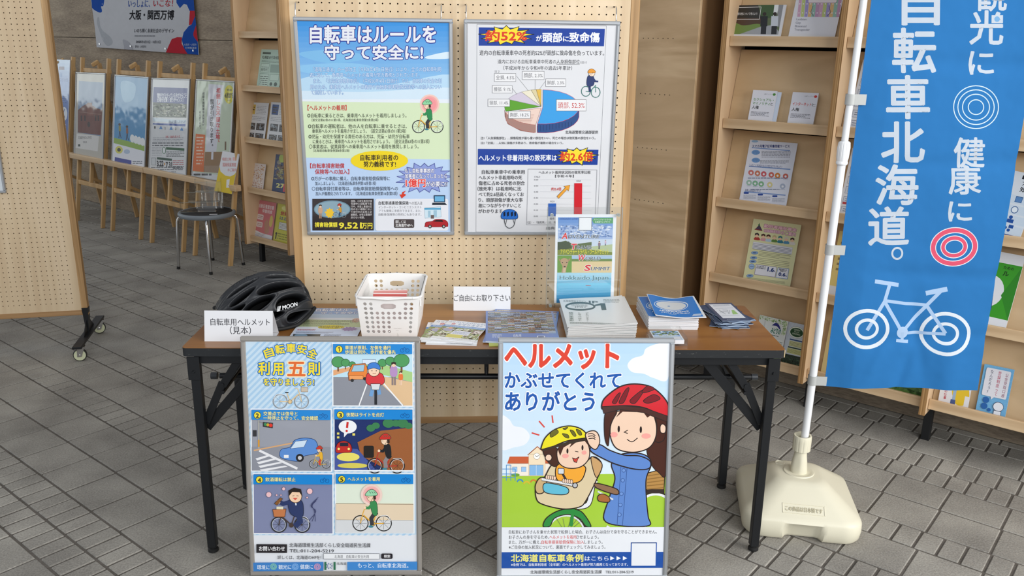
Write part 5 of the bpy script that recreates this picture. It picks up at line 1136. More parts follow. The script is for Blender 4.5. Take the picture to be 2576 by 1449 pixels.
# dark blue leaflets
m_navy = plain('navy_leaflet', '3a4a66', .5); m_lb = plain('pale_blue_pages', '9fb4cc', .6)
NVQ = [(1797, 762), (1861, 762), (1866, 806), (1792, 808)]
def art_nv(w, h):
    A = Art(w, h, [(990, 955), (1350, 965), (1425, 1215), (1025, 1200)], '3b4c6c'); A.poly([(1028, 972), (1325, 980), (1382, 1178), (1062, 1165)], 'dfe4ec'); A.poly([(1270, 1062), (1305, 1062), (1322, 1120), (1240, 1120)], '9cc47a'); A.line([(1100, 1050), (1145, 1112)], 6, '5f6a78'); A.line([(1090, 1080), (1190, 1082)], 5, '5f6a78'); A.line([(1150, 1055), (1215, 1060), (1190, 1112)], 4, '5f6a78'); A.line([(1240, 1060), (1200, 1110)], 4, '5f6a78')
    A.lines(1070, 985, 1300, 1005, 2, '9aa4b4'); A.lines(1070, 1028, 1320, 1036, 1, '9aa4b4'); A.lines(1070, 1130, 1330, 1138, 1, '9aa4b4'); A.lines(1100, 1182, 1290, 1192, 1, 'a9b4c8'); return A
n_v = 12
for k in range(n_v):
    top = k == n_v-1; m, Wm, Hm = quad_pose(NVQ, (0, 0, TZ+.0023*n_v), (0, 0, 1)); an = 0 if top else {1: -.38, 4: .22, 7: -.2, 9: .3, 10: .34}.get(k, rd.uniform(-.08, .08))
    r_ = thing('map_leaflet', 'top navy leaflet with a white map panel at the right end of the table' if top else 'navy leaflet, '+ORD[k]+' in the loose pile at the right table end', 'leaflet', group='navy map leaflets')
    r_.rotation_euler = (0, 0, m.to_euler().z+an); c_ = m @ Vector((Wm/2, Hm/2, 0)); r_.location = (c_.x+(0 if top else rd.uniform(-.004, .004)-.005), c_.y+(0 if top else rd.uniform(-.004, .004)), TZ+.0023*(k+1))
    b = MB(); b.box((0, 0, -.0012), (Wm, Hm, .0016)); obj('pages', b, m_lb, r_); b = MB(); b.box((0, 0, -.0002), (Wm+.0003, Hm+.0003, .0004)); obj('cover', b, m_navy, r_)
    if top: A = art_nv(Wm, Hm); link('cover_print', A.mesh('cover_print', lambda u, v, z_: Vector((u-Wm/2, v-Hm/2, z_+.0002)), PR_G), r_)
# acrylic stand with poster
ac = thing('acrylic_stand', 'clear acrylic sign stand behind the magazines with bolts at its corners', 'sign stand', (.328, .395, TZ+.003), (R(-4), 0, R(2)))
b = MB(); b.box((0, 0, .175), (.252, .003, .345), None, .0006); obj('front_sheet', b, m_acr, ac)
b = MB(); b.box((0, .0065, .175), (.252, .003, .345), None, .0006); obj('rear_sheet', b, m_acr, ac)
for sx in (-1, 1):
    b = MB(); b.box((sx*.1262, .003, .175), (.0012, .010, .345)); obj('polished_edge', b, m_acre, ac)
    for z in (.012, .322): b = MB(); b.tube([(sx*.112, -.012, z), (sx*.112, -.003, z)], [.0055, .006], 14); b.tube([(sx*.112, -.003, z), (sx*.112, .012, z)], .004, 12); obj('bolt', b, m_acre, ac, smooth=40)
b = MB(); b.box((0, .045, .0012+.004), (.20, .09, .003), None, .0006); obj('rear_foot', b, m_acr, ac)
AW = [(1398, 545), (1552, 545), (1553, 790), (1396, 790)]
a = Art(.205, .305, [(672, 92), (1194, 92), (1190, 870), (665, 870)], 'e9edf2')
a.grad(692, 118, 1166, 308, '5f8fd0', 'a9c0e0', 8); a.poly([(692, 230), (800, 180), (900, 215), (1010, 175), (1166, 225), (1166, 306), (692, 306)], 'a4badf'); a.blots(692, 180, 1166, 306, 260, ['8fa8d4', 'c4d2e8', '7f9ac8', 'dbe4f0', '6a88bc'], 4, .09); a.text('HOKKAIDO LOVE!', 706, 120, 858, 140, '2f4f9a', .02, skew=.2); a.poly([(985, 142), (1000, 122), (1166, 122), (1166, 170), (1000, 170)], '5aa06a'); a.text('アドベンチャートラベル', 1000, 128, 1152, 146, 'eef4ee', .01); a.text('北海道ウェブサイト', 1010, 148, 1142, 165, 'eef4ee', .01); a.rect(872, 120, 982, 228, 'eceff2', '44484c', 4)
a.rect(690, 310, 1166, 600, 'cdd8e4'); a.poly([(690, 335), (760, 318), (830, 350), (985, 330), (985, 440), (690, 440)], '5f7048'); a.poly([(690, 330), (790, 325), (815, 400), (690, 440)], '46543c'); a.rect(985, 310, 1166, 440, 'b4c29a'); a.poly([(985, 310), (1166, 310), (1166, 350), (985, 370)], 'c8d6e6'); person(a, 1052, 392, 70, '8a7a88'); person(a, 1105, 362, 48, 'c8b0c8'); a.poly([(690, 400), (850, 380), (1000, 400), (1166, 420), (1166, 445), (690, 445)], '7c8a3f')
a.rect(815, 450, 1166, 600, 'dcc79a'); a.rect(815, 450, 1166, 480, 'a9c4dc'); a.rect(815, 478, 1166, 500, '6f8a4c'); a.rect(690, 448, 815, 598, '6f9a44'); a.poly([(720, 485), (745, 470), (775, 478), (785, 505), (770, 555), (762, 598), (728, 598), (735, 545), (718, 510)], 'b89a78', smooth=True); a.poly([(722, 492), (700, 470), (706, 492), (722, 506)], 'a88a68'); a.poly([(780, 486), (804, 466), (800, 490), (784, 502)], 'a88a68'); a.circ(735, 510, 5, '2c2420'); a.circ(772, 508, 5, '2c2420'); a.circ(754, 545, 9, '3a2e28', ry=6); a.poly([(742, 556), (766, 556), (760, 598), (740, 598)], 'cdb698')
a.grad(688, 600, 1164, 745, 'a9d4e6', '5ab0d8', 6); a.poly([(688, 680), (850, 665), (1000, 655), (1164, 645), (1164, 690), (688, 690)], '7fb8d4'); a.grad(686, 690, 1162, 868, '6ec0de', '1f7fb8', 8)
for t, xa, xb, xc, y, w_, c_ in (('A', 724, 770, 0, 238, 'DVENTURE', 1045), ('T', 800, 846, 0, 332, 'RAVEL', 990), ('W', 864, 922, 0, 428, 'ORLD', 1062), ('S', 924, 972, 0, 518, 'UMMIT', 1146)):
    a.text(t, xa, y, xb, y+72, 'd8333a', .03, .07, 'f0eef0', skew=.2); a.text(w_, xb+8, y+22, c_, y+66, '4a5460', .01, .05, 'dfe4ea', skew=.2)
a.text('アドベンチャートラベル・ワールドサミット', 716, 388, 1135, 440, 'e8e04a', .02); a.text('Hokkaido Japan', 712, 612, 1138, 668, '3a7888', .012, .04, 'dceef4'); a.line([(940, 712), (985, 714)], 5, 'b03a3a')
link('inserted_poster', a.mesh('inserted_poster', lambda u, v, z_: Vector((u-.1025+.004, .0030-z_, v+.018)), PR_M), ac)
b = MB(); b.box((.004, .0036, .018+.1525), (.205, .0006, .305)); obj('poster_paper', b, m_paper, ac)

# ============================================================ FLAG ON ITS STAND
fs_ = thing('banner_stand', 'cream plastic water-weighted banner base with white telescopic pole by the right table leg', 'stand', (1.082, .25, 0), (0, 0, R(-11)))
def rsq(h, r, n=7):
    P = []
    for cx, cy, a0 in ((h-r, -h+r, -90), (h-r, h-r, 0), (-h+r, h-r, 90), (-h+r, -h+r, 180)):
        for k in range(n): an = R(a0+90*k/(n-1)); P.append((cx+r*math.cos(an), cy+r*math.sin(an)))
    out = []
    for i in range(len(P)):
        p, q = P[i], P[(i+1) % len(P)]; m_ = max(1, round(math.dist(p, q)/.012)) if i % n == n-1 else 1
        if i % n == n-1: m_ = 24
        for k in range(m_): out.append((p[0]+(q[0]-p[0])*k/m_, p[1]+(q[1]-p[1])*k/m_))
    return out
secs = [(.0, .170, .05), (.004, .182, .055), (.015, .190, .06), (.040, .193, .06), (.066, .192, .06), (.076, .187, .06), (.083, .178, .058), (.105, .150, .055), (.130, .118, .05), (.150, .092, .045), (.158, .080, .04), (.161, .066, .035), (.161, .03, .02)]
b = MB(); vs = []
for z, h, r in secs:
    for x, y in rsq(h, r):
        if y < -.12 and z < .07:
            k = max(0, min(1, (.062-abs(x))/.012))*max(0, min(1, (.058-z)/.012)); y += .024*k
        vs.append((x, y, z))
nn_ = len(vs)//len(secs); fs = []
for i in range(len(secs)-1):
    for k in range(nn_): p, q = i*nn_+k, i*nn_+(k+1) % nn_; fs.append((p, q, q+nn_, p+nn_))
fs.append(tuple(range(nn_))[::-1]); fs.append(tuple(range((len(secs)-1)*nn_, len(secs)*nn_))); b.add(vs, fs); obj('water_tank', b, m_cream, fs_, smooth=35)
b = MB(); b.lathe([(.052, .160), (.050, .164), (.044, .1645), (.040, .1625), (.030, .1625)], n=36); obj('collar_ring', b, m_cream, fs_, smooth=40)
b = MB(); vs = []; fs = []; pr = [(.028, .162), (.0285, .175), (.027, .19), (.0255, .205), (.023, .22), (.020, .236), (.0195, .25)]; n = 36
for r_, z in pr:
    for k in range(n): an = 2*math.pi*k/n; rr = r_*(1-.10*max(0, math.cos(3*an))*(1 if .168 < z < .225 else 0)); vs.append((rr*math.cos(an), rr*math.sin(an), z))
for i in range(len(pr)-1):
    for k in range(n): fs.append((i*n+k, i*n+(k+1) % n, (i+1)*n+(k+1) % n, (i+1)*n+k))
b.add(vs, fs); obj('neck', b, m_cream, fs_, smooth=50)
b = MB(); vs = []; n = 72; pr = [(.026, .243), (.030, .245), (.0305, .283), (.030, .296), (.0285, .299), (.0245, .299), (.0225, .29), (.0225, .25)]; fs = []
for i, (r_, z) in enumerate(pr):
    for k in range(n): rr = r_-(.0014 if (k % 6 == 0 and i in (1, 2)) else 0); an = 2*math.pi*k/n; vs.append((rr*math.cos(an), rr*math.sin(an), z))
for i in range(len(pr)-1):
    for k in range(n): fs.append((i*n+k, i*n+(k+1) % n, (i+1)*n+(k+1) % n, (i+1)*n+k))
b.add(vs, fs); obj('locking_nut', b, m_cream, fs_, smooth=35)
b = MB(); b.lathe([(.0175, .148), (.0175, .158), (.015, .160), (.012, .157), (.001, .157)], (-.056, .056, .002), 24); obj('filler_cap', b, m_cream, fs_, smooth=40)
# embossed plate on the front slope
s0 = Vector((0, -.178, .083)); s1 = Vector((0, -.118, .130)); dv = (s1-s0).normalized(); nv = Vector((0, dv.z*-1, dv.y)).normalized()
b = MB(); w_, h_ = .135, .034; c_ = s0+dv*.030
for x0, x1, y0, y1 in ((-w_/2, w_/2, -h_/2, -h_/2+.0016), (-w_/2, w_/2, h_/2-.0016, h_/2), (-w_/2, -w_/2+.0016, -h_/2, h_/2), (w_/2-.0016, w_/2, -h_/2, h_/2)):
    b.add([c_+Vector((x, 0, 0))+dv*y+nv*t_ for t_ in (0, .0016) for x, y in ((x0, y0), (x1, y0), (x1, y1), (x0, y1))], [(0, 1, 2, 3), (4, 5, 6, 7), (0, 1, 5, 4), (1, 2, 6, 5), (2, 3, 7, 6), (3, 0, 4, 7)])
V, F = glyphs('この商品は日本製です', .005); a0 = max(v[0] for v in V)
b2 = MB(); b2.add([c_+Vector((-.06+v[0]/a0*.12, 0, 0))+dv*(-.008+v[1]*.018)+nv*.0012 for v in V], F)
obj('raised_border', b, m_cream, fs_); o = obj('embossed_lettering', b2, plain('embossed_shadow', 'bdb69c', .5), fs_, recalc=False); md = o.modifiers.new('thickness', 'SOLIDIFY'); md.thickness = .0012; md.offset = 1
pA = Vector((1.0889, .25, .2767)); pB = Vector((1.1126, .25, 1.7105)); pd = (pB-pA).normalized()
pz = lambda z: pA+pd*((z-pA.z)/pd.z)
b = MB(); b.tube([pz(.165), pz(1.235)], .0128, 20); obj('lower_pole', b, m_pole, fs_, True, 40)
b = MB(); b.tube([pz(1.2), pz(2.40)], .0105, 20); obj('upper_pole', b, m_pole, fs_, True, 40)
b = MB(); vs = []; n = 60; fs = []
for i, (r_, z) in enumerate(((.0150, 1.222), (.0178, 1.226), (.0178, 1.232), (.0165, 1.234), (.0185, 1.245), (.0195, 1.275), (.0175, 1.292), (.0120, 1.296))):
    for k in range(n): rr = r_-(.0011 if (k % 5 == 0 and i in (4, 5, 6)) else 0); an = 2*math.pi*k/n; vs.append(pz(z)+Vector((rr*math.cos(an), rr*math.sin(an), 0)))
for i in range(7):
    for k in range(n): fs.append((i*n+k, i*n+(k+1) % n, (i+1)*n+(k+1) % n, (i+1)*n+k))
b.add(vs, fs); obj('height_clamp', b, m_pole, fs_, True, 35)
# flag cloth
FW, FH = .503, 1.80; fy = math.atan2(-.0345, .499); fux = Vector((math.cos(fy), math.sin(fy), 0)); f0 = Vector((1.137, .25, .4792)); fn_ = Vector((math.sin(fy), -math.cos(fy), 0))
def cloth(u, v, z=0):
    k = min(1, u/.08)
    w = .010*math.sin(u*9+1.2)*(.4+.6*(1-v/FH))+.0045*math.sin(u*17+v*3.1)*(1-min(1, v/1.2)*.7)+.003*math.sin(v*9+u*5)
    w += .012*math.exp(-((u-.40)/.05)**2)*math.exp(-(v/.22)**2)-.008*math.exp(-((u-.24-v*.2)/.02)**2)*math.exp(-(v/.2)**2)
    for vc, sl in ((.16, .05), (.40, -.03), (.74, .04), (1.06, -.02), (1.35, .03)): w -= .0045*math.exp(-((v-vc-sl*u)/.026)**2)*min(1, u*6)
    w += .006*math.exp(-((u-.12-.35*v)/.022)**2)*math.exp(-((v-.12)/.12)**2)-.006*math.exp(-((u-.33+.25*v)/.024)**2)*math.exp(-((v-.18)/.13)**2)
    lift = 0
    return f0+fux*u+Z*(v+lift)+fn_*(w*k+z)
flg = thing('banner_flag', 'tall sky blue banner flag with white Japanese characters and a bicycle, strapped to the white pole', 'flag', (1.137, .25, .4792), (0, 0, 0))
flg['label'] = 'tall sky blue banner flag with white characters and bicycle strapped to the white pole'
TLp, TRp = (0, 0), (0, 0)
def P2(u, v):
    x, y, _ = pix(f0+fux*u+Z*v); return (x, y)
a = Art(FW, FH, [P2(0, FH), P2(FW, FH), P2(FW, 0), P2(0, 0)], None, eps=2.5e-5); a.ceps = 1.4e-5
nx_, ny_ = 84, 300; a._put([(FW*i/nx_, FH*j/ny_) for j in range(ny_+1) for i in range(nx_+1)], [(j*(nx_+1)+i, j*(nx_+1)+i+1, (j+1)*(nx_+1)+i+1, (j+1)*(nx_+1)+i) for j in range(ny_) for i in range(nx_)], '2b6da8', True); a.z = 2.0e-4
W_ = 'b4bdc8'
def vt(t, cx, cy, w, h, off=.03):
    a.z = 2.2e-4; a.text(t, cx-w/2, cy-h*.54, cx+w/2, cy+h*.52, W_, off)
for t, cx, cy, w, h in (('自', 2316, 8, 92, 112), ('転', 2300, 128, 108, 112), ('車', 2283, 245, 108, 108), ('北', 2270, 358, 108, 106), ('海', 2255, 466, 106, 102), ('道', 2235, 570, 102, 98)): vt(t, cx, cy, w, h, .024)
a.ring(2258, 638, 13, 5, W_, ry=14)
for t, cx, cy, w, h in (('観', 2495, -12, 78, 82), ('光', 2484, 70, 84, 86), ('に', 2473, 158, 62, 68), ('健', 2440, 385, 78, 76), ('康', 2428, 454, 80, 72), ('に', 2416, 532, 58, 58)): vt(t, cx, cy, w, h, .022)
a.rect(2497, 38, 2526, 58, W_) ; a.circ(2511, 48, 8, '6f9cc4', stroke=W_, sw=2); a.circ(2434, 424, 7, W_)
for r in (58, 47, 35, 20): a.z = 2.2e-4; a.ring(2458, 270, r, 2.4, 'c3d3e0', ry=r*.93)
a.ring(2457, 270, 52, 10, '5aa0cc', ry=48) if False else None
a.z = 2.2e-4
for r, w_, c_ in ((53, 15, 'd3d8de'), (53, 11, 'd0526a'), (28, 13, 'd3d8de'), (28, 9, 'd0526a')): a.ring(2402, 622, r, w_, c_, ry=r*.80, rot=-.12)
for cx, cy, r in ((2178, 825, 54), (2381, 841, 59)):
    a.z = 2.2e-4; a.ring(cx, cy, r, 9, 'cdd4dc', ry=r*.85); a.ring(cx, cy, r*.5, 8, 'cdd4dc', ry=r*.42)
GB = '9fb8d6'; a.z = 1.8e-4
a.line([(2178, 828), (2225, 758), (2240, 712)], 9, GB); a.line([(2200, 707), (2262, 718)], 10, GB); a.line([(2225, 756), (2280, 765), (2335, 770)], 8, GB); a.line([(2226, 760), (2272, 840)], 9, GB); a.line([(2272, 836), (2335, 770), (2372, 732)], 9, GB); a.line([(2332, 740), (2386, 729)], 12, GB); a.line([(2335, 772), (2381, 841)], 9, GB); a.line([(2272, 840), (2381, 842)], 8, GB)
a.circ(2272, 838, 15, 'a6bedb'); a.line([(2272, 838), (2272, 862)], 8, GB); a.line([(2256, 858), (2288, 862)], 8, GB)
me = a.mesh('cloth', lambda u, v, z_: cloth(u, v, z_), PR_C, .0065); link('cloth', me, None); co = [o for o in COL.objects if o.data == me][0]; co.parent = flg; co.matrix_parent_inverse = wmat(flg).inverted()
for p in me.polygons: p.use_smooth = True
cm, CN, CL, cbs = nt('cloth_plain'); CN['Principled BSDF'].inputs['Base Color'].default_value = (*hexc('2b6da8'), 1); CN['Principled BSDF'].inputs['Roughness'].default_value = .85
b = MB(); b.tube([f0+Z*2.0*k/8*.9+fux*(-.001) for k in range(9)], .0012, 6); obj('hem', b, cm, flg, True)
for (x, y) in ((2151, 250), (2098, 627), (2062, 955), (2174, -150)):
    z_ = hit(x, y, (0, .25, 0), (0, 1, 0)).z; c_ = pz(z_)
    b = MB(); pts = []; n = 20
    for zz in (-.016, .016):
        for k in range(n): an = 2*math.pi*k/n; pts.append(c_+Vector((.0155*math.cos(an), .0155*math.sin(an), zz)))
    b.add(pts, [(k, (k+1) % n, n+(k+1) % n, n+k) for k in range(n)])
    b.box(c_+Vector((.026, -.013, 0)), (.034, .0016, .032), Matrix.Rotation(-.06, 3, 'Z')); o = obj('strap', b, m_strap, flg, True, 30)
# ============================================================ POSTER on the left pegboard
dl = Vector((math.cos(R(11.63)), math.sin(R(11.63)), 0)); nl = Vector((-dl.y, dl.x, 0)); q = Vector((-2.079, 1.90, 0))+dl*(-.2935-.26)-nl*.0085
a = Art(.52, .74, None, 'e3e8ec'); a.rect(14, 14, 506, 726, 'dfe6ea')
a.rect(50, 540, 490, 640, '5fae6a'); a.lines(60, 552, 478, 630, 5, 'd8efdc'); a.lines(60, 60, 470, 480, 14, '6a7078'); a.rect(380, 60, 490, 180, 'c9d8e4')
framed('framed_poster', 'partly visible framed poster with a green block at the far left edge', (q.x, q.y, .829), (0, 0, R(11.63)), .52, .74, a, m_alu)

# ============================================================ BROCHURES ON THE RACKS
def leaf(label, px, rk, k, art, th=.0012, ext=.02, cat='leaflet', name='leaflet', body=None, lift=.004, pm=None, group=None):
    P, n = rack_plane(1.70 if rk == 'r' else 1.62, k)
    m, Wm, Hm = quad_pose(px, P, n, lift+th)
    ext = max(0.0, (m.translation.z-(ZL[k]-.0272))/m.col[1].z); m = m @ Matrix.Translation((0, -ext, 0)); root = thing(name, label, cat, group=group); root.location = m.translation; root.rotation_euler = m.to_euler()
    b = MB(); b.box((Wm/2, (Hm+ext)/2, -th/2), (Wm, Hm+ext, th)); obj('pages', b, body or m_paper, root)
    A = art(Wm, Hm); link('cover_print', A.mesh('cover_print', lambda u, v, z_: Vector((u, v+ext, z_+.0002)), pm or PR_G), root); return root
def U(w, h, bg='dfe3ea', n=100, mm=140): return Art(w, h, [(0, 0), (n, 0), (n, mm), (0, mm)], bg)
def a_men(w, h):
    A = Art(w, h, [(700, 37), (1030, 38), (1005, 228), (678, 228)], '5d6a4a'); A.poly([(700, 37), (850, 38), (880, 130), (690, 135)], '2c2a26'); A.poly([(690, 120), (880, 125), (860, 200), (684, 190)], '4f3a2c'); A.poly([(870, 37), (960, 38), (955, 110), (880, 120)], '3f5a34', smooth=True); A.poly([(955, 37), (985, 37), (975, 100), (950, 110)], 'dfe4e6'); A.poly([(982, 38), (1030, 38), (1012, 200), (975, 160)], '8a8c90')
    A.poly([(684, 150), (760, 170), (860, 160), (870, 190), (740, 228), (678, 228)], '6f8a44', smooth=True); A.poly([(740, 228), (870, 180), (960, 165), (1005, 228)], '9ea2a8'); A.poly([(1012, 37), (1030, 38), (1005, 228), (990, 228)], 'd8dadf')
    A.line([(702, 52), (870, 50), (864, 130), (694, 130), (702, 52)], 3, 'e8e8e8'); A.text('多様な性について考えよう', 706, 84, 848, 104, 'e8e8e8', .005)
    for x, c, y0 in ((895, '1e2024', 84), (962, 'c3cad4', 84)): A.rect(x-22, y0+26, x+22, y0+92, c); A.rect(x-17, y0+90, x+17, 226, '24262c'); A.circ(x, y0+12, 12, '2c211c')
    return A
leaf('landscape booklet showing two men walking a lane, top left of the right rack', [(1850.5, 14.5), (1978, 14.5), (1968.5, 88), (1842, 88)], 'r', 4, a_men, .006, name='booklet', cat='booklet')
def a_rain(w, h):
    A = Art(w, h, [(2013, -75), (2128, -75), (2112, 90), (1992, 88)], 'dcdde4')
    cs = ['c9a0b8', 'b8c47a', '9a8fc4', 'd8b27a', '8fb8a8', 'b88fb0']
    for k in range(12): A.poly([(2010+k*9.2, -70), (2019+k*9.2, -70), (2018+k*9.2, 42), (2011+k*9-1, 42)], cs[k % 6])
    for k in range(60): A.circ(2014+(k % 12)*9.3, -60+(k//12)*23, 1.6, 'ece6ee', n=8)
    A.rrect(2035, -20, 2106, 6, 4, 'e6dce0', 'b89ab0', 1); A.line([(2048, 14), (2044, 30), (2052, 40)], 1, '5a5060'); A.line([(2088, 14), (2094, 30), (2086, 40)], 1, '5a5060')
    for i, t in enumerate(('Lesbian', 'Gay', 'Bisexual', 'Transgender')): A.text(t, 2009-i*.9, 44+i*9, (2035, 2021, 2036, 2046)[i], 52+i*9, '8a8c98')
    return A
leaf('white sheet with a rainbow striped picture at the top of the right rack', [(2013, -75), (2128, -75), (2112, 90), (1992, 88)], 'r', 4, a_rain)
def a_bk(t1, t2, c):
    def f(w, h):
        A = U(w, h, 'e2e4ee'); A.text('人権ポケットブック', 48, 14, 82, 20, '3a3c44'); A.circ(90, 17, 6, c)
        if t2: A.text(t1, 8, 36, 92, 52, c, .02); A.text(t2, 8, 54, 80, 70, c, .02); A.text('と', 82, 54, 92, 70, '2a2a2e', .01)
        else: A.text(t1, 8, 46, 80, 64, c, .02); A.text('と', 82, 48, 96, 64, '2a2a2e', .01)
        A.text('人権', 8, 72, 36, 90, '22242a', .02); A.lines(8, 100, 84, 122, 4, '6a6c78'); return A
    return f
leaf('blue-edged pocket book just behind the green-titled one on the right rack', [(1906, 230), (1966, 233), (1956, 309), (1897, 304)], 'r', 3, lambda w, h: U(w, h, 'd3dff0'), .005, name='pocket_book', cat='booklet')
leaf('white pocket book with green Japanese title on the right rack', [(1897, 228), (1957.5, 231), (1947, 306), (1887, 302)], 'r', 3, a_bk('セクシュアル・', 'マイノリティ', '4a8a34'), .006, name='pocket_book', cat='booklet', lift=.011)
leaf('white pocket book with red Japanese title on the right rack', [(1996.7, 232.7), (2061, 236), (2050, 310.5), (1984, 307)], 'r', 3, a_bk('インターネット', None, 'cc3a34'), .008, name='pocket_book', cat='booklet')
def a_sma(w, h):
    A = Art(w, h, [(425, 88), (1290, 150), (1075, 1290), (222, 1182)], 'dbe0ee'); A.circ(510, 118, 60, '8fb4d8', ry=22); A.poly([(455, 225), (1150, 275), (1145, 292), (452, 242)], '7a98cc')
    A.text('スマホ用電子証明書搭載サービス', 462, 176, 1140, 232, '2c3c7c', .03)
    for y in (318, 460): A.circ(525, y, 76, '6d9bd2', ry=44); A.text('どういう', 480, y-26, 566, y, '24407c', .01); A.text('サービス？', 480, y, 586, y+24, '24407c', .01)
    A.lines(630, 285, 1160, 415, 5, '5a6070', .35); A.lines(600, 455, 1130, 525, 3, '5a6070', .35)
    A.poly([(402, 560), (1155, 615), (1152, 635), (398, 578)], '7a98cc'); A.text('こんなことがあなたのスマホだけでできちゃう！', 405, 536, 1000, 600, '2c3c7c', .01, rot=.06)
    for x, y, c in ((438, 685, 'c8706c'), (555, 698, 'c8765c'), (668, 710, 'c85a64'), (806, 725, 'c8645c'), (920, 738, 'd0803a'), (1066, 750, 'c4665a'), (402, 868, '9cc0b0'), (512, 880, '7fb494'), (622, 892, '7fb48c'), (778, 905, 'd8cf96'), (1012, 934, 'aab6cc')): A.circ(x, y, 50, c); A.circ(x, y+4, 20, 'e6e8f0'); A.lines(x-42, y+54, x+42, y+66, 1, '8a92a8')
    A.lines(380, 770, 1110, 800, 1, '6a7494', .5); A.lines(430, 975, 960, 1010, 1, '7a849c', .4); A.poly([(318, 1022), (1066, 1088), (1062, 1108), (314, 1040)], '7a98cc'); A.text('お申し込みはカンタン！', 330, 985, 606, 1040, '2c3c7c', .01, rot=.07)
    for x, y in ((350, 1056), (606, 1086), (870, 1116)): A.rrect(x-46, y-16, x+46, y+16, 12, '24489c'); A.lines(x-50, y+30, x+180, y+110, 5, '7a8090', .3)
    return A
leaf('white and blue leaflet with rows of red and green round pictures on the right rack', [(1888.7, 352), (2008.5, 361), (1978.5, 518), (1860.5, 503)], 'r', 2, a_sma)
def a_kin(w, h):
    A = Art(w, h, [(338, 80), (1195, 180), (1018, 1325), (148, 1160)], 'dedfb0')
    A.poly([(440, 150), (420, 205), (360, 270), (495, 290), (455, 210)], '4a3c58'); A.poly([(352, 272), (495, 298), (490, 282), (365, 255)], '8a3038'); A.circ(434, 190, 16, '3f7a44')
    A.text('勤労者福祉資金', 522, 205, 1112, 270, 'f0c8d4', .04, .10, '9c3c70', rot=.12); A.text('（北海道融資制度）', 520, 270, 822, 330, 'ecd0e0', .02, .09, 'b04a84', rot=.1); A.text('のご案内', 832, 300, 1095, 375, 'f0c8d4', .04, .10, '7c3464', rot=.12)
    for i, (x, y, c, hc) in enumerate(((398, 365, 'b03a34', '3a3434'), (512, 380, 'd8a0a8', '4a2c24'), (604, 392, 'b8d0e4', '4a2c24'), (712, 402, '5f8a44', 'c8b888'), (818, 415, '2f7f94', '2f7f84'), (930, 430, '4f90b8', 'd8d4c8'), (1038, 445, 'e0dcd8', '3a2420'))): A.poly([(x-50, y+85), (x-34, y+42), (x+34, y+46), (x+50, y+95)], c, smooth=True); A.circ(x, y+12, 34, 'ecc8a8'); A.poly([(x-38, y+12), (x-34, y-26), (x+8, y-38), (x+38, y-18), (x+38, y+18), (x, y-8)], hc)
    A.poly([(335, 485), (1050, 590), (1030, 718), (315, 605)], 'e0e2ea', '9aa4bc', 2); pass
    for i in range(5): A.text('――――――――――――――――――――――――――――――――――――――――', 335, 500+i*26, 1030, 524+i*26, '5a6074', rot=.145) if False else A.poly([(334-i*3, 515+i*24), (1030-i*3, 617+i*24), (1030-i*3, 624+i*24), (334-i*3, 522+i*24)], '6a7088')
    for y in (688, 778, 845, 1110): A.circ(360-(y-688)*.2, y, 62, '8fb0d8', ry=28, stroke='4a6a9c', sw=4); A.circ(358-(y-688)*.2, y, 36, '3c5a8c', ry=10)
    for i in range(4): A.poly([(440-i*4, 662+i*24), (1020-i*4-(i % 2)*200, 745+i*24-(i % 2)*28), (1020-i*4-(i % 2)*200, 750+i*24-(i % 2)*28), (440-i*4, 667+i*24)], '6f7060')
    for i in range(4): A.poly([(425-i*4, 775+i*30), (1000-i*4, 858+i*30), (1000-i*4, 863+i*30), (425-i*4, 780+i*30)], '7f8070')
    A.circ(306, 938, 50, '9fbce0', stroke='4a6aa4', sw=6); A.line([(270, 935), (342, 945)], 8, '34508c')
    A.poly([(390, 900), (765, 950), (735, 1138), (358, 1085)], 'e4e6ee', '8a7aa4', 7); A.poly([(790, 960), (990, 985), (965, 1175), (750, 1145)], 'e4e6ee', '7a9ac8', 9)
    A.text('1.6', 600, 940, 712, 1045, '28407c', .05, rot=.14); A.text('%', 708, 1010, 735, 1040, '28407c', .03); A.text('0.6', 803, 1040, 925, 1130, '28407c', .05, rot=.14); A.text('%', 925, 1100, 955, 1135, '28407c', .03)
    A.text('あの企業で働く方', 400, 925, 565, 955, '34384a', .02, rot=.14); A.text('非正規労働者の方', 392, 955, 560, 985, '34384a', .02, rot=.14); A.text('季節労働者の方', 806, 985, 956, 1015, '34384a', .02, rot=.14); A.text('離職者の方', 826, 1015, 932, 1040, '34384a', .02, rot=.14)
    for i in range(4): A.poly([(216+i*2, 1138+i*16), (920, 1225+i*14), (920, 1229+i*14), (216+i*2, 1142+i*16)], '8a8b78')
    return A
leaf('pale yellow leaflet with a row of drawn workers on the right rack', [(1896.7, 551), (2015, 565), (1990.5, 723), (1870.5, 700)], 'r', 1, a_kin)
def a_mid(w, h):
    A = U(w, h, 'dfe3e0'); A.blots(0, 0, 100, 16, 60, ['a8c48a', 'c8d8b4', '8fae74'], 3, .2); A.blots(78, 4, 100, 50, 60, ['a8c48a', '8fae74', 'c8d8b4'], 3, .15); A.poly([(32, 24), (46, 14), (62, 18), (74, 34), (54, 24), (40, 24)], '262c7c', smooth=True); A.text('みどりの', 30, 30, 74, 50, '2c7a64', .05, skew=.2); A.lines(34, 53, 70, 58, 1, '4a5a54')
    A.rect(8, 66, 48, 96, 'd3dccb'); A.rect(52, 66, 96, 96, 'e6eae6'); A.lines(10, 70, 46, 94, 5, '6a746c', .3); A.lines(54, 70, 94, 94, 5, '6a746c', .3); A.rect(4, 106, 96, 136, '9cba8c'); return A
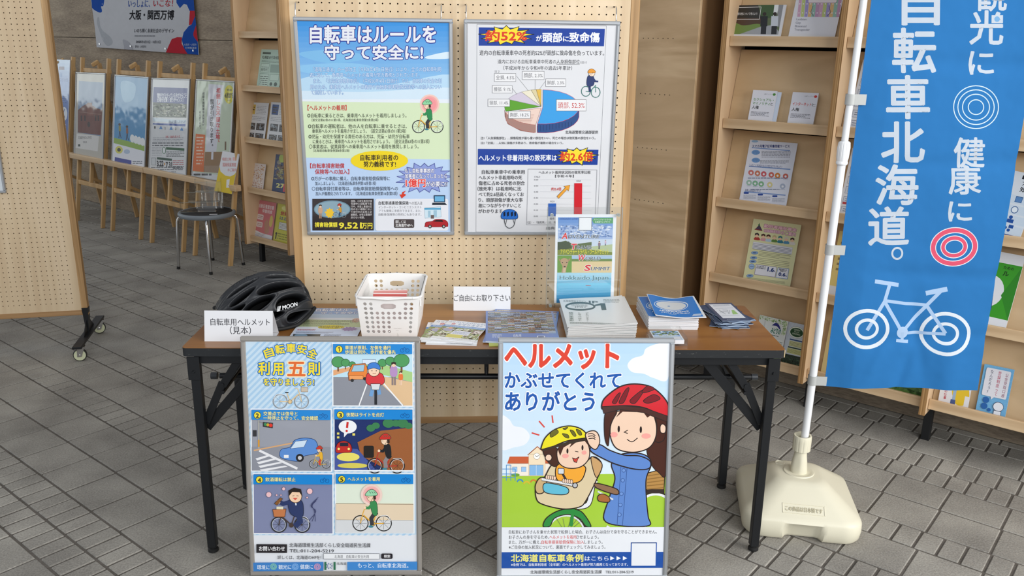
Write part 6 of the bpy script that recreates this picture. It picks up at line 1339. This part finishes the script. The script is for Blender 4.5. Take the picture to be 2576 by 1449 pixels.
def a_grn(w, h):
    A = U(w, h, 'cdd6e0')
    for k in range(16): A.rect(k*6.3, 0, k*6.3+2, 60, 'b4c0d0')
    A.circ(52, 30, 40, 'dfe6dc', ry=19, stroke='8a9488', sw=1); A.circ(52, 30, 34, '1f4a2c', ry=15); A.text('GREEN', 36, 18, 68, 25, 'cfd8c4', .01); A.text('FLAG', 40, 25, 64, 31, 'cfd8c4', .01); A.text('BUILDING', 32, 31, 72, 39, 'cfd8c4', .01)
    A.rect(24, 54, 96, 58, '2c4c7c'); A.rect(24, 60, 96, 78, 'cfcf9c'); A.lines(27, 62, 90, 77, 4, '5a6a4c', .3); A.rect(22, 80, 96, 84, '24402c'); A.rect(20, 85, 96, 102, 'd3d490'); A.lines(23, 87, 92, 100, 4, '4a5a44', .35); A.rect(0, 106, 100, 140, '2c3c30'); A.blots(0, 110, 100, 140, 90, ['2c3c30', '38503a', '22302a', '4c6450'], 6, .12); return A
leaf('rear one of two pale green-leafed booklets at the bottom of the right rack', [(1909, 790), (1964, 804), (1951, 905), (1898, 893)], 'r', 0, a_mid, .004, name='booklet', cat='booklet')
leaf('front pale green-leafed booklet beside the table corner at the bottom of the right rack', [(1927.6, 794.5), (1982, 808.3), (1968, 914.6), (1914.5, 902)], 'r', 0, a_mid, .003, name='booklet', cat='booklet', lift=.010)
leaf('leaflet with a dark green oval badge at the bottom of the right rack', [(1982.8, 808.3), (2029, 818), (2016, 925), (1968.3, 913.2)], 'r', 0, a_grn, .002, lift=.006)
def a_form(red=True):
    def f(w, h):
        A = U(w, h, 'dde2ea'); A.text('北海道の', 6, 14, 50, 24, '2c3c7c', .02)
        for y in range(40, 130, 22): A.rect(6, y, 94, y+15, 'd0d8e6', '8a94ac', .8); A.lines(10, y+3, 88, y+12, 2, '6a7488', .3)
        if red: A.rect(6, 118, 94, 123, 'b8383c')
        return A
    return f
def a_yel(w, h): A = U(w, h, 'd8c47a'); A.lines(8, 20, 90, 90, 6, '8a7a50'); A.rect(0, 122, 100, 140, 'd8dce2'); return A
leaf('white form sheet between the pole and the flag on the upper middle shelf', [(2163, 150), (2275, 158), (2252, 330), (2141, 317)], 'r', 3, a_form(False))
leaf('white form sheet with a red line between the pole and the flag, lower shelf', [(2139, 372), (2255, 385), (2228, 550), (2115, 532)], 'r', 2, a_form(True))
leaf('yellow sheet peeking out between the pole and the flag', [(2113, 580), (2225, 597), (2192, 757), (2083, 738)], 'r', 1, a_yel)
leaf('tan leaflet peeking out between pole and flag on the bottom shelf', [(2092, 805), (2165, 820), (2133, 965), (2062, 948)], 'r', 0, lambda w, h: U(w, h, 'd8c48c'))
def a_gra(w, h): A = U(w, h, '5f8440'); A.blots(0, 0, 100, 140, 200, ['6f9450', '50763a'], 6, .06); return A
leaf('green leaflet whose lower end shows under the flag on the bottom shelf', [(2248, 838), (2352, 862), (2320, 1003), (2219, 976)], 'r', 0, a_gra)
def a_apr(w, h):
    A = U(w, h, 'e0e0e4'); A.vtext('人生最初の仕事', 20, 70, 128, 10, 'b83040', .02); A.poly([(36, 90), (60, 80), (80, 80), (94, 96), (96, 128), (56, 132)], 'e3c02c', smooth=True); A.rect(44, 84, 54, 132, '9ab4d0'); A.rect(40, 124, 56, 140, '4a5a8c'); A.rect(84, 110, 100, 140, 'e2e2e6'); return A
leaf('leaflet with a figure in a yellow apron, half hidden under the flag corner', [(2388, 872), (2464, 887), (2433, 1029), (2357, 1013)], 'r', 0, a_apr)
def a_pub(w, h):
    A = U(w, h, '6fb0dc')
    for k in range(260): A.circ(3+(k % 20)*4.9+(k//20 % 2)*2.4, 3+(k//20)*10.6, .8, 'a9d4ec', n=6)
    A.rrect(10, 8, 92, 88, 5, 'e2e2ea'); A.poly([(40, 86), (54, 86), (44, 96)], 'e2e2ea'); A.vtext('公金受取口座', 80, 14, 84, 11, '8a3a5a', .01); A.vtext('登録制度って', 56, 12, 84, 11, 'b8385a', .01); A.vtext('なんだろう？', 30, 12, 82, 11, '34385a', .01)
    for x, y, r in ((28, 100, 11), (26, 118, 11), (44, 126, 6)): A.circ(x, y, r, '1f5fa8', ry=r*.8)
    A.circ(72, 112, 17, 'e6eaf2', ry=13, stroke='44506a', sw=1.5); A.rect(60, 124, 84, 138, 'e6eaf2', '44506a', 1.5); return A
leaf('light blue dotted leaflet with a white speech bubble at the lower right', [(2477.7, 914.7), (2553, 930), (2529, 1052), (2454.5, 1035)], 'r', 0, a_pub, .004)
def a_gbk(w, h):
    A = U(w, h, '3f9a2c'); A.rect(0, 0, 100, 20, 'dfe3ea'); A.rect(0, 124, 100, 140, 'dfe3ea'); A.text('ための', 62, 24, 84, 31, '22301c', .02); A.text('ル', 64, 33, 76, 44, '22301c', .03); A.circ(46, 76, 30, 'e0e4ea'); A.poly([(30, 110), (40, 70), (54, 70), (60, 110)], '34407c'); A.poly([(100, 20), (100, 124), (72, 80)], '35872a'); A.rect(0, 108, 60, 112, '5a4c8c'); return A
leaf('green book with white bands at the right edge of the picture', [(2460, 622), (2574, 645), (2538, 828), (2424, 803)], 'r', 1, a_gbk, .012, name='booklet', cat='booklet')
def a_ico(w, h):
    A = U(w, h, 'd3dde8'); A.rect(60, 6, 96, 14, '22242c'); A.text('ア', 64, 18, 74, 28, '22242c', .02); A.text('知', 64, 30, 76, 42, '22242c', .02); A.text('北海道', 78, 18, 98, 28, '22242c', .02)
    for y in (50, 72, 94, 116): A.rect(40, y, 98, y+18, 'c6d6e6')
    A.rect(62, 52, 76, 64, '5a86bc', '2c5a94', 1); A.circ(68, 81, 7, 'dbe6f0', stroke='2c5a94', sw=1.5); A.circ(66, 98, 4, '24509c'); A.rect(60, 102, 74, 110, '24509c'); A.circ(62, 122, 3.5, '24509c'); A.circ(70, 126, 3.5, '24509c'); A.rect(68, 114, 78, 121, '24509c'); A.rect(0, 135, 100, 140, '2c4c9c'); return A
leaf('pale blue leaflet with dark blue pictograms at the right edge of the picture', [(2497, 418), (2612, 442), (2578, 606), (2463, 578)], 'r', 2, a_ico)
# left rack
def a_gform(w, h):
    A = U(w, h, 'b4cfc0'); A.rect(8, 10, 44, 17, '4a5c54'); A.text('札幌総合行政相談所', 8, 22, 96, 34, '2c3a34', .02); A.lines(8, 38, 92, 46, 2, '4a5c54', .3); A.rect(8, 50, 44, 80, 'c0d8ca', '5a6c64', .8); A.rect(50, 52, 92, 80, '8fa89c'); A.lines(10, 60, 42, 78, 4, '3a4a44', .35); A.rect(8, 86, 48, 130, 'c0d8ca', '5a6c64', .8); A.lines(10, 92, 46, 126, 5, '3a4a44', .35); A.rect(54, 86, 92, 108, 'c0d8ca', '5a6c64', .8); A.circ(62, 120, 6, '4a5c54'); A.circ(82, 120, 7, '4a5c54'); return A
leaf('pale green form on the left rack beside the edge of the pegboard', [(657, 124), (712, 126), (708, 228), (649, 224)], 'l', 3, a_gform)
def a_ph(c):
    def f(w, h):
        A = U(w, h, 'cfd2d6'); A.rect(8, 8, 40, 44, c); A.lines(12, 14, 36, 40, 3, '3a3428', .5); A.lines(46, 10, 92, 44, 6, '7a7e86', .25); A.lines(8, 50, 92, 68, 3, '8a8e96', .25)
        for x, y in ((10, 76), (54, 76), (10, 114), (54, 114)): A.rect(x, y, x+38, y+26, '4a4c50'); A.blots(x, y, x+38, y+26, 30, ['7a8088', '2c2e32', '9aa4ac', '5c5450'], x+y, .2)
        return A
    return f
leaf('leaflet with a yellow corner block and four photos on the left rack', [(624, 257), (677, 260), (668, 355), (616, 350)], 'l', 2, a_ph('c8ac54'))
leaf('leaflet with a dark blue corner block and photos on the left rack', [(682, 257), (735, 260), (724, 362), (674, 356)], 'l', 2, a_ph('2c4c84'))
def a_map(w, h): A = U(w, h, 'd6ccc6'); A.blots(4, 4, 96, 136, 200, ['e0dcd8', 'b89484', 'c8a898', 'a88478', 'c89a5c'], 8, .04); return A
leaf('small leaflet with a brown line-drawn map on the left rack', [(635.6, 410), (670, 413), (664, 481), (629, 475)], 'l', 1, a_map, .004)
def a_dk(w, h): A = U(w, h, '2c3c64'); A.blots(0, 8, 100, 92, 120, ['3a4c74', '5a6478', '8a8478', '2c3450', '6a5448', '9a9468'], 4, .1); A.circ(34, 12, 16, 'a8b84a'); A.text('27', 20, 100, 60, 122, 'd8d484', .04); A.rect(56, 104, 96, 132, 'c84a54'); return A
leaf('dark blue photo leaflet with the number 27 on the left rack', [(694, 389), (745, 392), (735, 492), (686.7, 483.5)], 'l', 1, a_dk)
def a_pnk(w, h):
    A = U(w, h, 'cf7a80'); A.text('自動証書遺言書', 12, 12, 90, 28, 'eadcdc', .02); A.text('保管制度', 32, 30, 84, 44, 'eadcdc', .02); A.rrect(10, 52, 42, 72, 4, 'e2d4d2'); A.rrect(10, 80, 42, 100, 4, 'e2d4d2'); A.lines(14, 56, 38, 68, 2, 'b88884'); A.lines(14, 84, 38, 96, 2, 'b88884'); A.circ(84, 70, 9, 'd8c074', ry=22); A.poly([(52, 80), (66, 66), (76, 84), (80, 112), (60, 118), (54, 96)], 'c0907c', smooth=True); A.poly([(0, 112), (46, 120), (100, 122), (100, 140), (0, 140)], 'dcdce0'); A.lines(6, 122, 60, 134, 3, '8a8490', .3); return A
leaf('pink leaflet at the bottom of the left rack', [(647, 501.7), (696.5, 511), (685.8, 606), (641, 596)], 'l', 0, a_pnk)
def a_yl2(w, h): A = U(w, h, 'c4c04c'); A.circ(40, 14, 18, 'e0dc8c', ry=8); A.text('登記', 20, 26, 60, 40, 'a8382c', .04); A.text('はお忘', 20, 44, 80, 58, '3a4c8c', .02); A.rect(20, 66, 80, 92, 'd8d8d4', '5a5a54', 1); A.lines(24, 70, 76, 88, 4, '5a5a54', .3); A.lines(20, 104, 90, 130, 3, '8a8a30', .5); A.circ(12, 110, 5, '3a342c'); A.rect(9, 115, 15, 130, '3a342c'); return A
leaf('yellow-green leaflet at the bottom of the left rack next to the pink one', [(699.4, 511), (748, 521), (738, 618), (690, 607)], 'l', 0, a_yl2)

# ============================================================ EASELS
LN = R(9.0); n_e = Vector(-NV*math.cos(LN)+Z*math.sin(LN)); s9, c9 = math.sin(LN), math.cos(LN)
E_P = TN(0, 1.505, 0)
zl = hit(262, 402, TN(0, 1.56, 0), NV).z
def make_easel(label, t0):
    r_ = thing('wooden_easel', label, 'easel', TN(t0, 1.505, 0), (0, 0, AX), 'row of wooden easels')
    def Lp(x, d, l): return Vector((x, s9*l+d*c9, c9*l-d*s9))
    for x in (.016, .476):
        b = MB(); b.bar(Lp(x, .011, .0), Lp(x, .011, 1.405), .032, .022, (1, 0, 0), .002); b.v = [(p[0], p[1], max(p[2], 0)) for p in b.v]; obj('front_post', b, m_easel, r_)
    ll = zl/c9
    b = MB(); b.box((.245, s9*ll-.022, zl-.021), (.626, .05, .042), None, .003); obj('ledge', b, m_ledge, r_)
    b = MB(); b.bar(Lp(.0, .012, .345), Lp(.49, .012, .345), .022, .036, (0, 0, 1), .002); obj('lower_rail', b, m_easel, r_)
    b = MB(); b.bar(Lp(.0, .02, 1.302), Lp(.49, .02, 1.302), .022, .034, (0, 0, 1), .002); obj('upper_rail', b, m_easel, r_)
    b = MB(); b.bar(Lp(.245, .012, .36), Lp(.245, .012, .60), .03, .02, (1, 0, 0), .002); obj('centre_strut', b, m_easel, r_)
    b = MB(); b.bar((.245, s9*1.33+.045, c9*1.33+.03), (.245, .44, .0), .034, .022, (1, 0, 0), .002); b.v = [(p[0], p[1], max(p[2], 0)) for p in b.v]; obj('rear_leg', b, m_easel, r_)
    b = MB(); b.bar(Lp(.245, .012, .40), (.245, .385, .22), .024, .018, (1, 0, 0), .002); obj('stay_rail', b, m_easel, r_)
    b = MB(); b.bar((.245, s9*1.31-.012, c9*1.31+.032), (.245, s9*1.33+.045, c9*1.33+.045), .034, .022, (1, 0, 0), .006); obj('top_block', b, m_easel, r_)
    return r_
e0 = make_easel('easel holding the poster of a red brick building, second from the left', -6.098)
for t0, lb in ((-5.469, 'easel holding the light blue outdoor poster'), (-4.836, 'easel holding the solar power poster dated 3.22 to 7.31'), (-4.216, 'easel holding the pale green land poster, behind the stool'), (-6.73, 'leftmost easel, mostly hidden behind the left pegboard')):
    dup(e0, TN(t0, 1.505, 0), (0, 0, AX), lb)
def ease_poster(label, px, art, frame=True):
    m, Wm, Hm = quad_pose(px, E_P-NV*.0-n_e*0, n_e, .012)
    root_m = Matrix((m.col[0].xyz, -m.col[2].xyz, m.col[1].xyz)).transposed().to_4x4(); root_m.translation = m @ Vector((Wm/2, 0, 0))
    A = art(Wm, Hm); r_ = framed('framed_poster', label, root_m.translation, root_m.to_euler(), Wm, Hm, A, m_alu if frame else m_paper, .010 if frame else .002, .012 if frame else .004); return r_
def ea(w, h): return Art(w, h, [(320, 235), (625, 240), (575, 1195), (255, 1140)], 'a9a59c')
def a_red(w, h):
    A = Art(w, h, [(305, 225), (630, 238), (578, 1195), (255, 1140)], 'b3b0a6'); A.poly([(330, 320), (600, 340), (560, 930), (300, 890)], '6f88a8'); A.poly([(310, 640), (360, 600), (430, 560), (520, 620), (585, 640), (560, 920), (302, 888)], '6a3c30'); A.poly([(420, 560), (470, 560), (480, 700), (410, 700)], '7c4a3a')
    for x in (340, 380, 500, 530): A.rect(x, 700, x+14, 760, '2c2422')
    A.circ(428, 800, 16, '34241f', ry=30); A.line([(320, 660), (570, 690)], 4, '9a8070'); A.poly([(290, 900), (540, 930), (520, 1100), (270, 1060)], 'd0cfcc'); A.text('北海道庁赤れんが庁舎', 305, 925, 455, 965, '3a3a3a', .01); A.text('2023', 358, 980, 400, 1010, '3a3a3a', .01); A.rect(300, 1020, 325, 1045, '34443c'); return A
def a_bl(w, h):
    A = Art(w, h, [(735, 258), (1108, 285), (1035, 1285), (665, 1212)], 'dfe2ea'); A.poly([(742, 265), (1100, 290), (1040, 1020), (700, 960)], '4f8fbe'); A.poly([(700, 945), (860, 985), (1040, 1035), (1036, 1095), (695, 1005)], '8cae4a'); A.poly([(800, 340), (880, 330), (960, 380), (930, 520), (840, 560), (800, 480)], '86b4d4', smooth=True)
    for x, y, c in ((768, 950, '8a8a4c'), (850, 975, '8a5a44')): A.line([(x-14, y), (x, y-80), (x+12, y)], 9, '34405a'); A.line([(x, y-75), (x, y-135)], 24, c); A.circ(x, y-150, 14, '4a3a34')
    for k in range(4): A.circ(905+k*38, 955+k*12, 25, 'dfe4e6', ry=45)
    A.circ(752, 1080, 42, 'd0cc5c'); A.circ(752, 1080, 20, '3a4430'); A.circ(840, 1100, 34, 'a9bcd4', ry=26); A.poly([(702, 1160), (888, 1198), (885, 1244), (698, 1206)], '343e94'); A.lines(900, 1200, 1010, 1240, 2, '6a7480'); return A
def a_sol(w, h):
    A = Art(w, h, [(118, 192), (515, 205), (462, 1208), (60, 1145)], 'd0d3d6'); A.poly([(135, 285), (490, 300), (478, 460), (120, 440)], '2c3c86'); A.text('電気代が上がっている今だからこそ', 170, 345, 478, 400, 'dfe3ea', .03); A.text('太陽光を賢く使うチャンス！', 165, 392, 440, 440, 'dfe3ea', .03); A.poly([(122, 440), (478, 460), (472, 600), (118, 592)], '2f3c2c'); A.blots(122, 450, 474, 596, 240, ['2c3828', '4a5a3c', '34343c', '6a7468', '8a9480', '24301f', 'a8a898'], 6, .09)
    A.poly([(118, 600), (470, 626), (466, 660), (116, 635)], 'c3d4e0'); A.text('みんなで購入しませんか？', 285, 624, 466, 656, '24366c', .02); A.poly([(118, 655), (462, 664), (460, 690), (114, 668)], '2c4c9c')
    for i, x in enumerate((132, 240, 352)): A.text('123'[i], x, 680+i*8, x+10, 715+i*8, '22242c', .03); A.poly([(x+50, 715+i*8), (x+70, 680+i*8), (x+86, 718+i*8)], '4f86c4')
    A.text('10%・20%もおトク', 250, 780, 400, 812, 'c0303c', .02); A.lines(112, 800, 440, 850, 3, '7a7e88', .25); A.lines(105, 850, 440, 900, 2, '4a5058', .4); A.poly([(252, 905), (446, 920), (445, 945), (250, 932)], '2c5c3c'); A.circ(228, 940, 18, 'dfe2e6', ry=34, stroke='2c6c44', sw=6); A.lines(252, 950, 445, 1010, 4, '3a4044', .4); A.lines(98, 900, 205, 1000, 6, '8a8e94', .25)
    A.poly([(152, 1012), (312, 1028), (310, 1052), (150, 1036)], '2c4c3c'); A.text('3.22', 150, 1036, 218, 1118, '18191c', .05); A.poly([(226, 1066), (240, 1085), (224, 1104)], 'c88a34'); A.text('7.31', 246, 1050, 310, 1132, '18191c', .05); A.rect(92, 1020, 138, 1096, 'c6cbce', '5a6468', 3); A.lines(320, 1040, 438, 1100, 3, 'b0484c', .35); A.lines(320, 1105, 436, 1140, 2, '22242c', .5); A.lines(85, 1110, 430, 1180, 3, '6a6e74', .3); return A
def a_land(w, h):
    A = Art(w, h, [(570, 205), (968, 225), (925, 1290), (528, 1215)], 'b9c6b0'); A.poly([(697, 255), (855, 265), (785, 965), (670, 955)], 'c9cbd4'); A.vtext('相続した不要な土地、', 800, 292, 890, 44, 'b83440', .04); A.vtext('国が引き取ります。', 735, 410, 930, 40, '26262c', .03); A.vtext('相続土地国庫帰属制度が', 645, 338, 690, 22, '34383c', .02); A.vtext('はじまります。', 610, 530, 730, 22, '34383c', .02)
    A.circ(912, 360, 50, 'cdc53c', ry=96); A.text('令和5年', 888, 300, 940, 328, '26261c', .03); A.text('4月27日', 868, 340, 962, 400, '26261c', .05); A.text('から', 898, 410, 930, 434, '26261c', .02)
    A.poly([(568, 768), (668, 780), (655, 1170), (535, 1160)], 'cf6a30'); A.lines(575, 790, 650, 1100, 9, 'dcc4b0', .35); A.poly([(668, 960), (950, 960), (930, 1190), (655, 1172)], '8a6c48'); A.poly([(735, 960), (757, 962), (755, 1040), (732, 1040)], 'c9cbd4'); A.rect(875, 850, 890, 940, '6a5438'); A.poly([(530, 1165), (900, 1215), (895, 1285), (528, 1215)], 'c9cdd2'); A.lines(548, 1180, 740, 1215, 1, '34383c', .6); return A
ease_poster('framed poster of a red brick building on the second easel', [(199.5, 182.4), (272, 184.7), (261, 402), (188, 389.6)], a_red)
ease_poster('framed light blue outdoor poster with two walkers on an easel', [(297.4, 188), (381.6, 195), (365.7, 422.6), (281.5, 406.7)], a_bl)
ease_poster('framed solar power poster dated 3.22 to 7.31 on an easel', [(390.8, 196), (484.4, 199.5), (471, 441), (374.5, 426.6)], a_sol)
ease_poster('framed pale green poster with vertical red and black titles on an easel behind the stool', [(497.7, 199.5), (594, 205), (581, 461), (488, 443.5)], a_land)
def a_z(w, h):
    A = Art(w, h, [(560, 720), (876, 730), (835, 1864), (500, 1796)], '7f9cc8'); A.grad(500, 720, 880, 1000, 'a9c2de', '6d8cc4', 6); A.grad(500, 1000, 880, 1864, '6d8cc4', '3c4c8c', 10); A.rect(745, 805, 808, 842, '5a4464'); A.circ(700, 820, 20, 'd08a5c'); A.text('青い海', 700, 870, 780, 930, '4a78b8', .04); A.text('フェスタ大会', 705, 930, 850, 980, '4a6ca8', .03); A.circ(800, 1362, 38, 'd3dbe4', ry=84); A.line([(806, 1300), (790, 1360), (804, 1400), (790, 1425)], 7, '44508c', True); A.lines(725, 1140, 830, 1240, 4, '3c4c7c', .3); A.lines(730, 1480, 820, 1800, 10, 'a9b4d0', .35); return A
ease_poster('unframed blue festival panel on the leftmost easel beside the left pegboard', [(116, 149), (181.5, 151), (173, 386), (104, 372)], a_z, False)

# ============================================================ BANNER ON THE BACK WALL
m, Wm, Hm = quad_pose([(222, -70), (478, -78), (505, 138), (246, 119)], TN(0, 2.0, 0), -NV, .004)
bn = thing('wall_banner', 'large white cloth banner with blue and red shapes hung on the stone wall', 'banner'); bn.location = m.translation; bn.rotation_euler = m.to_euler()
K = 6.44
a = Art(Wm, Hm, [((222-220)*K, -70*K), ((478-220)*K, -78*K), ((505-220)*K, 138*K), ((246-220)*K, 119*K)], 'b9bbc0', eps=.0002); a.ceps = 2e-5
a.poly([(60, -400), (300, -420), (290, -100), (285, 20), (270, 90), (235, 100), (250, 180), (200, 195), (95, 130), (82, 40)], '1c4a9c', smooth=True); a.poly([(170, 300), (200, 280), (240, 450), (400, 600), (440, 700), (360, 745), (280, 640), (180, 420)], 'a4a8ae', smooth=True)
a.poly([(1430, -60), (1440, 40), (1500, 125), (1560, 55), (1610, 70), (1660, 170), (1780, 170), (1760, -60), (1700, -400), (1430, -400)], '1c4a9c'); a.poly([(1665, 168), (1776, 168), (1778, 260), (1700, 390), (1655, 400)], 'b02a38'); a.poly([(1778, 250), (1800, 400), (1825, 890), (1650, 890), (1590, 790), (1550, 640), (1575, 520), (1650, 420), (1700, 390)], '1c4a9c', smooth=False); a.poly([(1790, 400), (1815, 660), (1760, 620), (1730, 560), (1745, 480)], 'b02a38', smooth=True)
a.poly([(1320, 885), (1365, 720), (1400, 630), (1480, 598), (1550, 600), (1548, 700), (1600, 800), (1650, 890)], 'b02a38'); a.poly([(600, 640), (700, 690), (770, 830), (640, 820), (620, 740)], 'a2a4ac', smooth=True)
a.text('いっしょに、', 650, -20, 1030, 120, '2a4f9c', .01); a.text('いこな！', 1085, -20, 1385, 110, 'b02a38', .01); a.text('大阪・関西万博', 680, 150, 1415, 318, '1d1e24', .02); a.text('いのち輝く未来社会のデザイン', 775, 455, 1430, 528, '3a3c44', .01); a.lines(785, 565, 1140, 592, 1, '6a6c74'); a.text('2025', 812, 650, 905, 700, '2c2e38', .02); a.text('年4月13日－10月13日', 910, 650, 1230, 704, '3a3c46', .01); a.text('夢洲（大阪市）', 800, 732, 990, 776, '3a3c46'); a.text('大阪府・大阪市', 1590, 700, 1790, 740, 'b4c2d8'); a.text('万博推進局', 1610, 755, 1790, 795, 'b4c2d8')
wf = lambda u, v: .006*math.sin(u*7+v*2)+.004*math.sin(u*3-v*9)+.006*math.exp(-((u-.12-v*.4)/.05)**2)
me = a.mesh('cloth', lambda u, v, z_: Vector((u, v, wf(u, v)+z_)), PR_C, .05); link('cloth', me, bn)
for x in (.38, .72, .05, .97): b = MB(); b.tube([(Wm*x, .03, .008), (Wm*x, .03, .013)], .008, 12); obj('grommet', b, m_chrome, bn)

# ============================================================ STOOL WITH BROCHURE HOLDER
st = thing('round_stool', 'round stool with black seat, grey rim and four chrome legs in front of the easels', 'stool', (-1.968, 3.55, 0))
SZ = .405
b = MB(); b.lathe([(.186, SZ-.030), (.192, SZ-.022), (.193, SZ-.010), (.188, SZ-.001), (.178, SZ+.001), (.172, SZ-.003)], n=48); obj('seat_rim', b, plain('grey_rim', '7d858c', .45), st, smooth=50)
b = MB(); b.lathe([(.160, SZ-.028), (.176, SZ-.006), (.165, SZ+.001), (.08, SZ+.003), (.001, SZ+.003)], n=48); obj('seat_pad', b, plain('black_seat', '18181a', .6), st, smooth=50)
for fx, fy_ in ((-2.181, 3.491), (-1.91, 3.349), (-1.759, 3.612), (-2.02, 3.748)):
    d = Vector((fx+1.968, fy_-3.55, 0)); L = d.length; d.normalize()
    b = MB(); b.tube([d*.10+Z*(SZ-.035), d*.165+Z*(SZ-.035), d*.188+Z*(SZ-.042), d*.198+Z*(SZ-.065), d*(L-.002)+Z*.01], .0105, 12); lg = obj('leg', b, m_chrome, st, smooth=50)
    b = MB(); b.tube([d*(L-.003)+Z*.02, d*L+Z*.002], .0118, 12); obj('foot_cap', b, m_rub, lg, smooth=50)
b = MB(); b.box((.085, -.125, SZ+.002), (.052, .012, .002), Matrix.Rotation(R(10), 3, 'Z')); obj('sticker', b, m_paper, st)
nh = Vector((-.10, -.95, .30)).normalized()
m, Wm, Hm = quad_pose([(562.5, 380.7), (602.6, 387), (583, 489), (537, 478.7)], (-1.93, 3.60, .5), nh, 0)
lf = thing('leaflet', 'white and yellow leaflet standing in the clear holder on the stool', 'leaflet'); lf.location = m.translation; lf.rotation_euler = m.to_euler()
b = MB(); b.box((Wm/2, Hm/2, -.004), (Wm, Hm, .008)); obj('pages', b, m_paper, lf)
A = Art(Wm, Hm, [(960, 150), (1250, 195), (1110, 935), (775, 860)], 'd2b93c'); A.poly([(960, 150), (1250, 195), (1205, 500), (1160, 545), (1080, 580), (990, 560), (910, 490), (890, 400)], 'd3d6dc'); A.text('相続土地', 950, 250, 1105, 310, 'b8483a', .01); A.text('国庫帰属制度', 955, 335, 1190, 408, 'b8483a', .01); A.text('のご案内', 1040, 430, 1195, 492, 'b8483a', .01); A.rect(1130, 245, 1200, 300, 'd8b0b0'); A.poly([(1015, 640), (1075, 625), (1060, 800), (1005, 800)], 'd8dade')
link('cover_print', A.mesh('cover_print', lambda u, v, z_: Vector((u, v, z_+.0002)), PR_G), lf)
hd = thing('brochure_holder', 'clear acrylic tiered brochure holder standing on the round stool', 'holder', (-2.0, 3.47, SZ+.004), (0, 0, R(8)))
def pane(nm, c_, d_, rx=0):
    b = MB(); b.box(c_, d_, Matrix.Rotation(rx, 3, 'X') if rx else None, .0004); obj(nm, b, m_acr, hd)
for k in range(3):
    y = .0+.05*k; z = .004+.062*k; x = .03*k
    pane('tier_floor', (x, y+.025, z), (.235-.03*k, .045, .003)); pane('tier_front', (x, y, z+.034), (.235-.03*k, .0025, .068), -.12); pane('tier_side', (x-.1165+.015*k, y+.025, z+.045), (.0025, .045, .09)); pane('tier_side', (x+.1165-.015*k, y+.025, z+.045), (.0025, .045, .09)); pane('divider', (x-.01, y+.025, z+.034), (.0025, .045, .068))
    b = MB(); b.box((x, y-.003, z+.001), (.236-.03*k, .002, .002)); b.box((x, y-.011, z+.068), (.236-.03*k, .002, .002)); tag(obj('polished_edge', b, m_acre, hd), kind='stuff')
pane('back_panel', (.06, .155, .15), (.18, .003, .30), -.25)
bpy.data.objects.remove(_to)
